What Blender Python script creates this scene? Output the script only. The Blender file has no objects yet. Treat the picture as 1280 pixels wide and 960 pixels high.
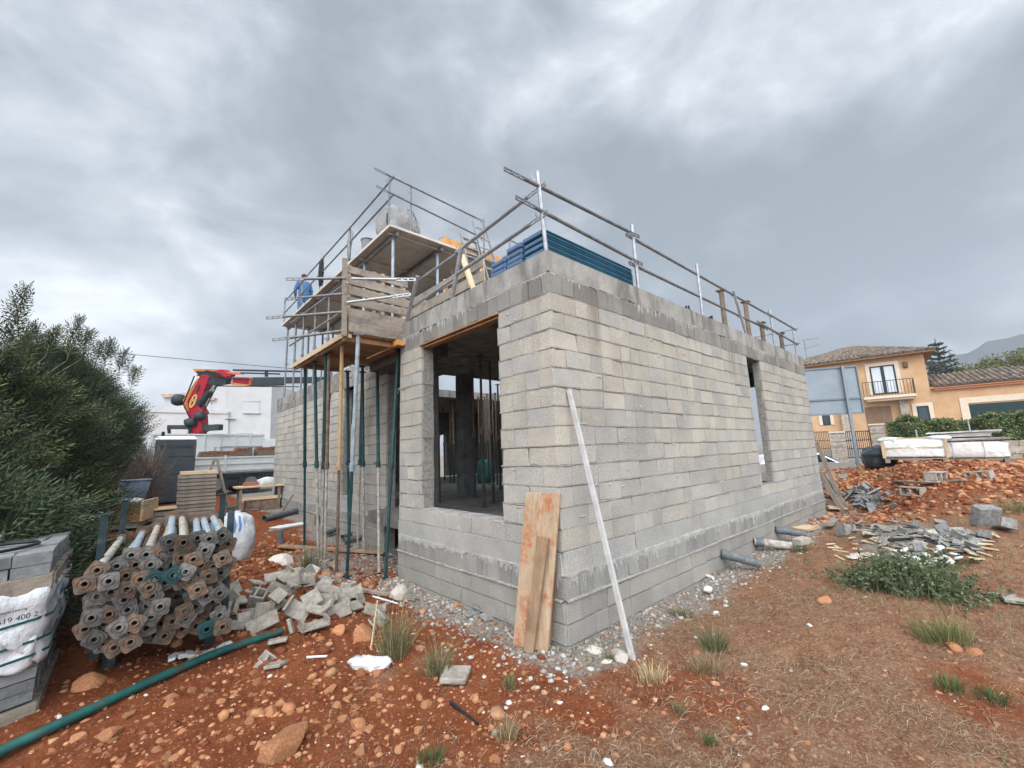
import bpy, bmesh, math, random
import numpy as np
from mathutils import Vector, Matrix, Quaternion
rnd = random.Random(11)
nr = np.random.default_rng(11)
scene = bpy.context.scene
COL = scene.collection
PI = math.pi
def V(*a): return Vector(a)

# ------------------------------------------------------------------ camera
F = 525.11
_vl = np.array([164 - 640., 582 - 480., F]); _vr = np.array([1233 - 640., 544 - 480., F])
_X = _vr / np.linalg.norm(_vr); _Y = _vl / np.linalg.norm(_vl)
_Z = np.cross(_X, _Y); _Z /= np.linalg.norm(_Z)
RC = np.stack([_X, _Y, _Z], 1)
CAM = np.array([-3.0135, -2.7343, 1.7377])
def ray(u, v): return RC.T @ np.array([u - 640., v - 480., F])
def at(u, v, t):                       # point on the sight line of a photo pixel at forward distance t (metres)
    return Vector(CAM + ray(u, v) / F * t)
def hit(u, v, ax, val):                # ... where it meets the plane x / y / z = val
    d = ray(u, v); return Vector(CAM + d * ((val - CAM[ax]) / d[ax]))
cam_d = bpy.data.cameras.new("camera"); cam = bpy.data.objects.new("camera", cam_d); COL.objects.link(cam)
cam_d.sensor_width = 36; cam_d.lens = F / 1280 * 36; cam_d.clip_start = 0.05; cam_d.clip_end = 6000
mw = Matrix.Identity(4)
for i in range(3):
    mw[i][0] = RC[0][i]; mw[i][1] = -RC[1][i]; mw[i][2] = -RC[2][i]; mw[i][3] = CAM[i]
cam.matrix_world = mw; scene.camera = cam

# ------------------------------------------------------------------ object helpers
LOC = {}
def tag(o, label=None, cat=None, group=None, kind=None):
    if label: o["label"] = label
    if cat: o["category"] = cat
    if group: o["group"] = group
    if kind: o["kind"] = kind
    return o
def thing(name, label, cat, loc=(0, 0, 0), group=None):
    o = bpy.data.objects.new(name, None); COL.objects.link(o)
    o.location = loc; o.empty_display_size = .2
    LOC[o] = Vector(loc)
    return tag(o, label, cat, group)
def kids(o): return [c for c in list(o.children)]
def copy_tree(o, parent=None):
    c = o.copy(); COL.objects.link(c)
    if parent is not None: c.parent = parent
    for ch in kids(o): copy_tree(ch, c)
    LOC[c] = LOC.get(o, Vector())
    return c
def pose(root, base, d=(0, 0, 1), roll=0.0, s=1.0):
    q = Vector((0, 0, 1)).rotation_difference(Vector(d).normalized()) @ Quaternion((0, 0, 1), roll)
    root.rotation_mode = 'QUATERNION'; root.rotation_quaternion = q; root.location = base; root.scale = (s, s, s)
    return root
def rz(a): return Matrix.Rotation(a, 3, 'Z')
def euler(a, b, c): return Matrix.Rotation(c, 3, 'Z') @ Matrix.Rotation(b, 3, 'Y') @ Matrix.Rotation(a, 3, 'X')

class MB:
    def __init__(s): s.v = []; s.f = []; s.c = []; s.anyc = False
    def add(s, vs, fs, col=None):
        n = len(s.v); s.v.extend([tuple(p) for p in vs]); s.f.extend([tuple(i + n for i in f) for f in fs])
        if col is not None: s.anyc = True
        s.c.extend([col] * len(fs)); return s
    def box(s, c, size, R=None, col=None, jit=0):
        hx, hy, hz = size[0] / 2, size[1] / 2, size[2] / 2; c = Vector(c); vs = []
        for x, y, z in ((-1,-1,-1),(1,-1,-1),(1,1,-1),(-1,1,-1),(-1,-1,1),(1,-1,1),(1,1,1),(-1,1,1)):
            p = Vector((x * hx, y * hy, z * hz))
            if jit: p += Vector((rnd.uniform(-jit, jit), rnd.uniform(-jit, jit), rnd.uniform(-jit, jit)))
            vs.append(c + (R @ p if R is not None else p))
        return s.add(vs, [(0,3,2,1),(4,5,6,7),(0,1,5,4),(1,2,6,5),(2,3,7,6),(3,0,4,7)], col)
    def lo(s, a, b, col=None):            # box from corner a to corner b
        a = Vector(a); b = Vector(b); return s.box((a + b) / 2, (abs(b.x-a.x), abs(b.y-a.y), abs(b.z-a.z)), None, col)
    def beam(s, p0, p1, w, h, up=(0, 0, 1), col=None, jit=0):   # w across, h along up
        p0 = Vector(p0); p1 = Vector(p1); d = p1 - p0; L = d.length; d.normalize()
        up = Vector(up); side = d.cross(up)
        if side.length < 1e-4: side = d.cross(Vector((1, 0, 0)))
        side.normalize(); up = side.cross(d)
        R = Matrix((d, side, up)).transposed()
        return s.box((p0 + p1) / 2, (L, w, h), R, col, jit)
    def tube(s, p0, p1, r, n=8, r2=None, caps=True, col=None):
        return s.path([p0, p1], [r, r if r2 is None else r2], n, caps, col)
    def path(s, pts, r, n=8, caps=True, col=None, closed=False):
        pts = [Vector(p) for p in pts]; m = len(pts)
        rs = r if isinstance(r, (list, tuple)) else [r] * m
        ref = None; vs = []
        for i, p in enumerate(pts):
            if closed: d = pts[(i + 1) % m] - pts[i - 1]
            else: d = pts[min(i + 1, m - 1)] - pts[max(i - 1, 0)]
            d.normalize()
            if ref is None:
                ref = d.orthogonal().normalized()
            ref = (ref - d * ref.dot(d)).normalized(); b = d.cross(ref)
            for k in range(n):
                a = 2 * PI * k / n; vs.append(p + (ref * math.cos(a) + b * math.sin(a)) * rs[i])
        fs = []
        for i in range(m if closed else m - 1):
            j = (i + 1) % m
            for k in range(n):
                k2 = (k + 1) % n; fs.append((i*n+k, i*n+k2, j*n+k2, j*n+k))
        if caps and not closed:
            fs.append(tuple(range(n - 1, -1, -1))); fs.append(tuple((m - 1) * n + k for k in range(n)))
        return s.add(vs, fs, col)
    def pipe(s, p0, p1, r, t, n=16, col=None):          # open-ended hollow pipe
        p0 = Vector(p0); p1 = Vector(p1); d = (p1 - p0).normalized(); a = d.orthogonal().normalized(); b = d.cross(a); vs = []
        for p, rr in ((p0, r), (p1, r), (p1, r - t), (p0, r - t)):
            for k in range(n):
                an = 2 * PI * k / n; vs.append(p + (a * math.cos(an) + b * math.sin(an)) * rr)
        fs = []
        for i in range(4):
            j = (i + 1) % 4
            for k in range(n):
                k2 = (k + 1) % n; fs.append((i*n+k, i*n+k2, j*n+k2, j*n+k))
        return s.add(vs, fs, col)
    def poly(s, pts, off, col=None):      # extruded polygon; pts 3D loop, off extrusion vector
        pts = [Vector(p) for p in pts]; off = Vector(off); n = len(pts)
        nrm = Vector()
        for i in range(n): nrm += pts[i].cross(pts[(i + 1) % n])
        if nrm.dot(off) > 0: pts = pts[::-1]
        vs = pts + [p + off for p in pts]
        fs = [tuple(range(n)), tuple(range(2*n-1, n-1, -1))]
        for i in range(n):
            j = (i + 1) % n; fs.append((i, i + n, j + n, j))
        return s.add(vs, fs, col)
    def blob(s, c, rad, R=None, nu=16, nv=10, e=1.0, amp=.1, freq=3.0, seed=0, flat=None, col=None):
        c = Vector(c); vs = []; ph = nr_phase(seed)
        for j in range(nv + 1):
            t = -PI/2 + PI * j / nv
            for i in range(nu):
                a = 2 * PI * i / nu
                x = sp(math.cos(t), e) * sp(math.cos(a), e); y = sp(math.cos(t), e) * sp(math.sin(a), e); z = sp(math.sin(t), e)
                d = 1 + amp * wob(x, y, z, freq, ph)
                p = Vector((x * rad[0] * d, y * rad[1] * d, z * rad[2] * d))
                if flat is not None and p.z < -flat * rad[2]: p.z = -flat * rad[2]
                vs.append(c + (R @ p if R is not None else p))
        fs = []
        for j in range(nv):
            for i in range(nu):
                i2 = (i + 1) % nu; fs.append((j*nu+i, j*nu+i2, (j+1)*nu+i2, (j+1)*nu+i))
        return s.add(vs, fs, col)
    def build(s, name, mat, parent=None, smooth=False, bevel=0, label=None, bseg=1):
        base = root_loc(parent)
        me = bpy.data.meshes.new(name)
        me.from_pydata([(p[0]-base[0], p[1]-base[1], p[2]-base[2]) for p in s.v], [], s.f); me.update()
        if s.anyc:
            at_ = me.attributes.new("Col", 'FLOAT_COLOR', 'FACE')
            arr = np.ones((len(s.f), 4), np.float32)
            for i, c in enumerate(s.c):
                if c is not None: arr[i, :3] = c
            at_.data.foreach_set("color", arr.ravel())
        if mat: me.materials.append(mat)
        if smooth: me.shade_smooth()
        o = bpy.data.objects.new(name, me); COL.objects.link(o)
        if parent is not None: o.parent = parent; PAR[o] = parent
        else: LOC[o] = Vector((0, 0, 0))
        if bevel:
            b = o.modifiers.new("bevel", 'BEVEL'); b.width = bevel; b.segments = bseg; b.limit_method = 'ANGLE'
        if label: o["label"] = label
        return o
    def single(s, name, mat, label, cat, group=None, smooth=False, bevel=0, kind=None):
        # a top-level thing that is one mesh: origin goes to its base centre
        a = np.array(s.v); lo = a.min(0); hi = a.max(0); c = ((lo + hi) / 2); c[2] = lo[2]
        s.v = [tuple(p) for p in (a - c)]
        o = s.build(name, mat, None, smooth, bevel); o.location = c; LOC[o] = Vector(c)
        return tag(o, label, cat, group, kind)
PAR = {}
def root_loc(p):
    if p is None: return (0, 0, 0)
    while p in PAR: p = PAR[p]
    return LOC.get(p, Vector())
def sp(x, e): return math.copysign(abs(x) ** e, x)
def nr_phase(seed):
    r = random.Random(seed * 7 + 3); return [r.uniform(0, 6.28) for _ in range(9)]
def wob(x, y, z, f, p):
    return (math.sin(x*f*1.7+y*f*.9+p[0]) + math.sin(y*f*1.9-z*f*1.1+p[1]) + math.sin(z*f*2.1+x*f*.8+p[2])
            + .6*math.sin(x*f*4.1+z*f*3.3+p[3]) + .6*math.sin(y*f*4.7-x*f*2.9+p[4]) + .4*math.sin((x+y+z)*f*7.3+p[5])) / 3.4

# fast numpy mesh
def np_mesh(name, verts, faces, mat, cols=None, smooth=False, attrs=None):
    me = bpy.data.meshes.new(name); k = faces.shape[1]
    me.vertices.add(len(verts)); me.vertices.foreach_set("co", np.ascontiguousarray(verts, np.float32).ravel())
    me.loops.add(faces.size); me.loops.foreach_set("vertex_index", np.ascontiguousarray(faces, np.int32).ravel())
    me.polygons.add(len(faces)); me.polygons.foreach_set("loop_start", np.arange(0, faces.size, k, dtype=np.int32))
    me.update(calc_edges=True)
    if cols is not None:
        a = me.attributes.new("Col", 'FLOAT_COLOR', 'FACE'); c4 = np.ones((len(faces), 4), np.float32); c4[:, :3] = cols
        a.data.foreach_set("color", c4.ravel())
    for nm, arr in (attrs or {}).items():
        a = me.attributes.new(nm, 'FLOAT', 'POINT'); a.data.foreach_set("value", np.ascontiguousarray(arr, np.float32))
    me.materials.append(mat)
    if smooth: me.shade_smooth()
    o = bpy.data.objects.new(name, me); COL.objects.link(o); LOC[o] = Vector(); return o

# value noise
_G = nr.random((256, 256))
def vnoise(x, y):
    xi = np.floor(x).astype(int); yi = np.floor(y).astype(int); fx = x - xi; fy = y - yi
    fx = fx*fx*(3-2*fx); fy = fy*fy*(3-2*fy)
    g = lambda a, b: _G[a & 255, b & 255]
    return (g(xi,yi)*(1-fx)+g(xi+1,yi)*fx)*(1-fy) + (g(xi,yi+1)*(1-fx)+g(xi+1,yi+1)*fx)*fy
def fbm(x, y, o=4):
    s = 0; a = .5
    for i in range(o): s = s + a*vnoise(x+17*i, y-9*i); x = x*2.03; y = y*2.03; a *= .5
    return s

# ------------------------------------------------------------------ terrain
CP = np.array([(-3,-2.7,0),(-1.3,-.7,0),(0.7,-2.7,.04),(0,-.3,0),(-.4,2,0),(2,-.3,0),(4,-.3,0),(6,-.3,0),(9,-.3,0),(9.6,.5,.02),
 (-3.4,1.2,.03),(-5,-3,0),(0,-6,.1),(2.3,-2.1,.16),(4.2,-1.2,.12),(5.9,-1.8,.32),(5.7,-2.5,.52),(9,-2.5,.95),(12,-2,1.12),
 (12,1,.95),(11,.2,.7),(16,-1,1.05),(17,2,.9),(21,3,.35),(29,1.3,.6),(22,-3.2,.85),(10,1.5,.3),(15,-6,1.2),(7,-5,.9),(3,-5,.4),
 (-3.14,1.9,.1),(-2.5,3.3,.18),(-1.8,4.6,.24),(-.6,4.5,.04),(-.5,3.3,0),(0,6,.08),(0,8,.14),(-1.7,11,.42),(-1.66,17.7,.41),
 (2.3,20,.41),(0,13,.25),(-4,8,.4),(-4,14,.5),(5,40,.5),(35,2,1.2),(40,-5,1.2),(60,60,1),(100,0,2),(0,100,1),(-30,10,.5),
 (-10,-10,0),(10,-20,1)], float)
def gz0(x, y):
    x = np.asarray(x, float); y = np.asarray(y, float); num = 0; den = 0
    for cx, cy, cz in CP:
        w = 1 / ((x-cx)**2 + (y-cy)**2 + .12) ** 1.6; num = num + w*cz; den = den + w
    return num / den
def mound(x, y):      # how much of the rocky red heap there is
    return np.clip(1.2 - np.hypot((x-10.7)/3.6, (y+1.5)/3.0), 0, 1) + .9*np.clip(1 - np.hypot((x+1.6)/2.2, (y-5.5)/3.5), 0, 1)
def gzv(x, y, fine=True):
    x = np.asarray(x, float); y = np.asarray(y, float)
    near = np.clip(1.3 - np.hypot(x-1, y)/30, 0, 1)
    z = gz0(x, y) + near*((fbm(x*.9+3, y*.9)-.47)*.10 + mound(x, y)*(fbm(x*1.9, y*1.9+5)-.45)*.28)
    if fine: z = z + near*((fbm(x*4.1, y*4.1)-.47)*.05 + (fbm(x*15, y*15+3, 3)-.43)*.028)
    return z
def gz(x, y): return float(gzv(np.array([x]), np.array([y]))[0])
def G(u, v, dz=0.0):                   # where a sight line meets the ground
    d = ray(u, v); d = d / np.linalg.norm(d); t = np.arange(.8, 60, .02)
    P = CAM + t[:, None]*d; below = P[:, 2] < gzv(P[:, 0], P[:, 1]) + dz
    i = int(np.argmax(below)) if below.any() else len(t)-1
    return Vector(P[i])

# ------------------------------------------------------------------ materials
MATS = {}
def nt_new(name):
    m = bpy.data.materials.new(name); m.use_nodes = True; nt = m.node_tree
    b = nt.nodes["Principled BSDF"]; return m, nt, b
def N(nt, t, **kw):
    n = nt.nodes.new(t)
    for k, v in kw.items():
        if k in n.inputs.keys(): n.inputs[k].default_value = v
        else: setattr(n, k, v)
    return n
def ramp(nt, fac, p0, p1, c0=(0,0,0,1), c1=(1,1,1,1)):
    r = nt.nodes.new('ShaderNodeValToRGB'); r.color_ramp.elements[0].position = p0; r.color_ramp.elements[1].position = p1
    r.color_ramp.elements[0].color = c0; r.color_ramp.elements[1].color = c1; nt.links.new(fac, r.inputs[0]); return r.outputs[0]
def c4(c): return (c[0], c[1], c[2], 1)
def mixc(nt, fac, a, b, mode='MIX'):
    m = nt.nodes.new('ShaderNodeMix'); m.data_type = 'RGBA'; m.blend_type = mode
    for sock, val in ((m.inputs[0], fac), (m.inputs[6], a), (m.inputs[7], b)):
        if hasattr(val, 'is_output'): nt.links.new(val, sock)
        elif isinstance(val, (int, float)): sock.default_value = val
        else: sock.default_value = c4(val)
    return m.outputs[2]
def noise(nt, scale, detail=6, rough=.6, stretch=None, coord='Object', off=None):
    tc = nt.nodes.new('ShaderNodeTexCoord'); src = tc.outputs[coord]
    if stretch or off:
        mp = nt.nodes.new('ShaderNodeMapping'); nt.links.new(src, mp.inputs[0])
        if stretch: mp.inputs['Scale'].default_value = stretch
        if off: mp.inputs['Location'].default_value = off
        src = mp.outputs[0]
    n = N(nt, 'ShaderNodeTexNoise', Scale=scale, Detail=detail, Roughness=rough); nt.links.new(src, n.inputs['Vector']); return n.outputs['Fac']
def bump(nt, b, h, strength=.3, dist=.01):
    bn = N(nt, 'ShaderNodeBump', Strength=strength, Distance=dist); nt.links.new(h, bn.inputs['Height'])
    prev = b.inputs['Normal'].links
    if prev: nt.links.new(prev[0].from_socket, bn.inputs['Normal'])
    nt.links.new(bn.outputs[0], b.inputs['Normal'])
def M(name, col, rough=.8, col2=None, scale=6, lo=.38, hi=.62, bmp=0, bscale=60, metal=0, attr=False, stretch=None, spec=.3,
      col3=None, s3=2, lo3=.55, hi3=.7, var=0, trans=0, detail=6):
    if name in MATS: return MATS[name]
    m, nt, b = nt_new(name); out = None
    if col2: out = mixc(nt, ramp(nt, noise(nt, scale, detail, .65, stretch), lo, hi), col, col2)
    if col3: out = mixc(nt, ramp(nt, noise(nt, s3, 7, .7, stretch, off=(3.1, 1.7, 5)), lo3, hi3), out if out else col, col3)
    if attr:
        a = nt.nodes.new('ShaderNodeAttribute'); a.attribute_name = 'Col'
        out = mixc(nt, 1.0, out if out else col, a.outputs['Color'], 'MULTIPLY')
    if var:
        oi = nt.nodes.new('ShaderNodeObjectInfo'); mr = N(nt, 'ShaderNodeMapRange'); nt.links.new(oi.outputs['Random'], mr.inputs[0])
        mr.inputs[3].default_value = 1 - var; mr.inputs[4].default_value = 1 + var
        hs = nt.nodes.new('ShaderNodeHueSaturation'); nt.links.new(mr.outputs[0], hs.inputs['Value'])
        if out: nt.links.new(out, hs.inputs['Color'])
        else: hs.inputs['Color'].default_value = c4(col)
        out = hs.outputs[0]
    if out: nt.links.new(out, b.inputs['Base Color'])
    else: b.inputs['Base Color'].default_value = c4(col)
    b.inputs['Roughness'].default_value = rough; b.inputs['Metallic'].default_value = metal
    b.inputs['Specular IOR Level'].default_value = spec
    if bmp: bump(nt, b, noise(nt, bscale, 5, .6, stretch), bmp, .01)
    if trans: b.inputs['Transmission Weight'].default_value = trans
    MATS[name] = m; return m

def m_block(name='block'):
    m, nt, b = nt_new(name)
    a = nt.nodes.new('ShaderNodeAttribute'); a.attribute_name = 'Col'
    sp_ = ramp(nt, noise(nt, 95, 4, .7), .3, .72, (.62,.62,.62,1), (1.22,1.22,1.22,1))
    c = mixc(nt, 1.0, a.outputs['Color'], sp_, 'MULTIPLY')
    bl = ramp(nt, noise(nt, 2.1, 6, .6), .3, .75, (.80,.80,.82,1), (1.12,1.1,1.06,1))
    c = mixc(nt, 1.0, c, bl, 'MULTIPLY')
    # water streaks running down from the slab
    st = ramp(nt, noise(nt, 2.6, 5, .6, (1, 1, .07)), .56, .74)
    tc = nt.nodes.new('ShaderNodeTexCoord'); sx = nt.nodes.new('ShaderNodeSeparateXYZ'); nt.links.new(tc.outputs['Object'], sx.inputs[0])
    up = ramp_map(nt, sx.outputs['Z'], 2.3, 3.5)
    mm = N(nt, 'ShaderNodeMath', operation='MULTIPLY'); nt.links.new(st, mm.inputs[0]); nt.links.new(up, mm.inputs[1])
    c = mixc(nt, mm.outputs[0], c, (.15, .125, .105))
    # ochre mineral stain here and there
    oc = ramp(nt, noise(nt, 1.3, 7, .7, off=(4, 2, 9)), .66, .78)
    m2 = N(nt, 'ShaderNodeMath', operation='MULTIPLY'); nt.links.new(oc, m2.inputs[0]); m2.inputs[1].default_value = .45
    c = mixc(nt, m2.outputs[0], c, (.36, .22, .13))
    nt.links.new(c, b.inputs['Base Color']); b.inputs['Roughness'].default_value = .95; b.inputs['Specular IOR Level'].default_value = .15
    bump(nt, b, noise(nt, 110, 4, .7), .55, .006); bump(nt, b, noise(nt, 14, 4, .6), .25, .012)
    return m
def ramp_map(nt, val, a, b_):
    mr = N(nt, 'ShaderNodeMapRange'); nt.links.new(val, mr.inputs[0]); mr.inputs[1].default_value = a; mr.inputs[2].default_value = b_; return mr.outputs[0]
def m_castconc(name='cast_concrete'):
    m, nt, b = nt_new(name)
    base = mixc(nt, ramp(nt, noise(nt, 3.5, 8, .7, (1,1,.5)), .36, .66), (.20,.19,.17), (.37,.355,.32))
    dk = ramp(nt, noise(nt, 3.2, 6, .62, (1, 1, .22), off=(7,3,1)), .50, .60)
    mm = N(nt, 'ShaderNodeMath', operation='MULTIPLY'); nt.links.new(dk, mm.inputs[0]); mm.inputs[1].default_value = .72
    c = mixc(nt, mm.outputs[0], base, (.125,.115,.10))
    fine = ramp(nt, noise(nt, 60, 5, .7), .3, .7, (.82,.82,.82,1), (1.12,1.12,1.12,1))
    c = mixc(nt, 1.0, c, fine, 'MULTIPLY'); nt.links.new(c, b.inputs['Base Color'])
    b.inputs['Roughness'].default_value = .9; b.inputs['Specular IOR Level'].default_value = .2
    bump(nt, b, noise(nt, 45, 5, .7), .3, .006); bump(nt, b, noise(nt, 6, 4, .6), .3, .02)
    return m
def m_ground():
    m, nt, b = nt_new('soil')
    red = mixc(nt, ramp(nt, noise(nt, 2.3, 8, .65), .35, .65), (.135,.036,.014), (.225,.070,.029))
    red = mixc(nt, ramp(nt, noise(nt, 30, 5, .7), .52, .72), red, (.29,.115,.055))
    red = mixc(nt, ramp(nt, noise(nt, 70, 4, .7, off=(2,2,2)), .60, .70), red, (.40,.21,.115))
    dry = mixc(nt, ramp(nt, noise(nt, 9, 8, .75), .35, .65), (.15,.058,.028), (.27,.15,.088))
    dry = mixc(nt, ramp(nt, noise(nt, 55, 5, .7, off=(5,1,1)), .5, .68), dry, (.37,.265,.175))
    gr = mixc(nt, ramp(nt, noise(nt, 26, 6, .75), .36, .66), (.12,.10,.085), (.36,.325,.28))
    def mask(nm, sc):
        a = nt.nodes.new('ShaderNodeAttribute'); a.attribute_name = nm
        s = N(nt, 'ShaderNodeMath', operation='ADD'); nt.links.new(a.outputs['Fac'], s.inputs[0])
        s2 = N(nt, 'ShaderNodeMath', operation='SUBTRACT'); nt.links.new(noise(nt, sc, 7, .7), s2.inputs[0]); s2.inputs[1].default_value = .5
        nt.links.new(s2.outputs[0], s.inputs[1]); return ramp(nt, s.outputs[0], .36, .62)
    c = mixc(nt, mask('dry', 3.0), red, dry); c = mixc(nt, mask('dust', 4.0), c, gr)
    nt.links.new(c, b.inputs['Base Color']); b.inputs['Roughness'].default_value = 1; b.inputs['Specular IOR Level'].default_value = .08
    bump(nt, b, noise(nt, 38, 7, .75), .8, .03); bump(nt, b, noise(nt, 150, 4, .7), .5, .008)
    return m
def m_wood(name, c1, c2, rough=.85, stain=None, axis=(1, 12, 12), scale=3, attr=False):
    m, nt, b = nt_new(name)
    g = noise(nt, scale, 6, .65, axis)
    c = mixc(nt, ramp(nt, g, .3, .7), c1, c2)
    c = mixc(nt, ramp(nt, noise(nt, 3, 6, .7), .5, .75), c, tuple(x*.7 for x in c1))
    if stain: c = mixc(nt, ramp(nt, noise(nt, 4.0, 7, .75, off=(2.2, 8, 1)), .50, .64), c, stain)
    if attr:
        a = nt.nodes.new('ShaderNodeAttribute'); a.attribute_name = 'Col'; c = mixc(nt, 1.0, c, a.outputs['Color'], 'MULTIPLY')
    oi = nt.nodes.new('ShaderNodeObjectInfo'); mr = N(nt, 'ShaderNodeMapRange'); nt.links.new(oi.outputs['Random'], mr.inputs[0])
    mr.inputs[3].default_value = .85; mr.inputs[4].default_value = 1.15
    hs = nt.nodes.new('ShaderNodeHueSaturation'); nt.links.new(mr.outputs[0], hs.inputs['Value']); nt.links.new(c, hs.inputs['Color'])
    nt.links.new(hs.outputs[0], b.inputs['Base Color']); b.inputs['Roughness'].default_value = rough; b.inputs['Specular IOR Level'].default_value = .2
    bump(nt, b, g, .35, .006); return m

BLOCK = m_block(); CAST = m_castconc(); SOIL = m_ground()
MORTAR = M('mortar', (.18,.17,.15), .95, (.29,.275,.245), 22, bmp=.5, bscale=80)
DARKC = M('raw_concrete', (.26,.25,.23), .9, (.38,.37,.345), 5, bmp=.3, bscale=40)
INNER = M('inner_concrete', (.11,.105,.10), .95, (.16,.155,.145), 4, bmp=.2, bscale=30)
PLY = m_wood('plywood', (.30,.16,.07), (.46,.27,.13), .75, (.20,.13,.08))
PLYU = m_wood('plywood_grey', (.44,.39,.33), (.55,.50,.43), .8, (.36,.33,.29), axis=(2, 2, 8))
PLYO = m_wood('plywood_orange', (.55,.25,.07), (.66,.34,.12), .7)
PLANK = m_wood('weathered_plank', (.20,.165,.13), (.34,.29,.23), .9, (.15,.13,.115))
PLANKL = m_wood('pale_plank', (.50,.36,.22), (.66,.50,.33), .85)
STAINED = m_wood('stained_board', (.36,.235,.14), (.54,.41,.28), .85, (.42,.13,.045), axis=(10, 10, .8))
OLDB = m_wood('old_board', (.25,.155,.09), (.35,.235,.15), .85, (.20,.13,.08), axis=(10, 10, .8))
GALV = M('galvanised', (.30,.31,.32), .5, (.42,.43,.44), 9, metal=.75, spec=.5, bmp=.05)
GALVD = M('dull_steel', (.15,.155,.157), .6, (.24,.24,.237), 8, metal=.45)
TEAL = M('teal_paint', (.008,.033,.036), .5, (.012,.052,.055), 5, col3=(.075,.08,.075), s3=6, lo3=.56, hi3=.68, var=.25)
BRN = M('rusty_paint', (.10,.065,.045), .75, (.19,.14,.105), 8, col3=(.23,.10,.04), s3=5, var=.25)
CEM = M('cement_crusted_steel', (.24,.215,.18), .85, (.42,.38,.33), 14, col3=(.15,.10,.07), s3=6, var=.2, bmp=.3)
ORNG = M('ochre_paint', (.38,.215,.085), .7, (.45,.31,.17), 10, col3=(.35,.26,.19), s3=9, lo3=.5)
BLUEGAL = M('blue_grey_steel', (.25,.30,.34), .55, (.38,.43,.46), 8, metal=.3, col3=(.05,.20,.22), s3=7, lo3=.55)
RUSTP = M('rusty_plate', (.055,.044,.036), .75, (.13,.10,.078), 16, col3=(.22,.10,.04), s3=9, lo3=.54, hi3=.7, metal=.2, var=.45)
GREYP = M('dusty_plate', (.065,.062,.057), .65, (.18,.172,.16), 14, col3=(.11,.07,.048), s3=8, metal=.3, var=.45)
BLK = M('black_plastic', (.012,.013,.015), .45)
PVC = M('grey_pvc', (.085,.098,.105), .5, (.13,.145,.15), 6, col3=(.24,.225,.20), s3=9)
WHT = M('white_foam', (.64,.64,.62), .8, (.52,.52,.50), 20, bmp=.3)
STONE = M('stone_red', (.34,.135,.058), .95, (.48,.235,.115), 10, col3=(.25,.09,.04), s3=6, bmp=.9, bscale=22, var=.3)
STONEP = M('stone_pale', (.44,.39,.33), .95, (.55,.50,.44), 10, col3=(.36,.22,.13), s3=6, bmp=.5, bscale=30, var=.25)
CHUNK = M('block_fragment', (.25,.22,.18), .95, (.37,.335,.285), 18, bmp=.8, bscale=70, var=.22, col3=(.24,.125,.07), s3=5, lo3=.56, hi3=.74)
CHUNKD = M('block_fragment_grey', (.15,.148,.142), .95, (.26,.255,.24), 18, bmp=.6, bscale=70, var=.2)
# ================================================================== THE BLOCK HOUSE
house = thing("house_under_construction", "unfinished grey concrete block house shell with flat slab roof", "house", (4.5, 6, 0))
H0 = .82; CH = .1931
COURSES = [(-.35,-.16,.4,'pl'), (-.16,.02,.4,'pl'), (.02,.20,.4,'pl'), (.20,.385,.4,'pl'), (.395,.60,.2,'u'), (.60,.82,.8,'sm')]
COURSES += [(H0+CH*i, H0+CH*(i+1), .4, 'b%d' % i) for i in range(13)] + [(3.33, 3.55, .2, 'wet')]
def block_col(kind, uu):
    k = rnd.uniform(.9, 1.07)
    if kind == 'wet': base = (.25,.237,.212); k = rnd.uniform(.8, 1.16)
    elif kind == 'pl': base = (.33,.31,.275)
    elif kind == 'u': base = (.295,.286,.262); k = rnd.uniform(.82, 1.12)
    elif kind == 'sm': base = (.375,.365,.335); k = rnd.uniform(.96, 1.04)
    else:
        i = int(kind[1:]); t = i / 12
        tan = rnd.random() < (.08 + .62 * max(0, min(1, (i - 2.5) / 4.5)))
        base = (.435,.40,.338) if tan else (.405,.386,.345)
    return (base[0]*k, base[1]*k, base[2]*k)
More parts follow.
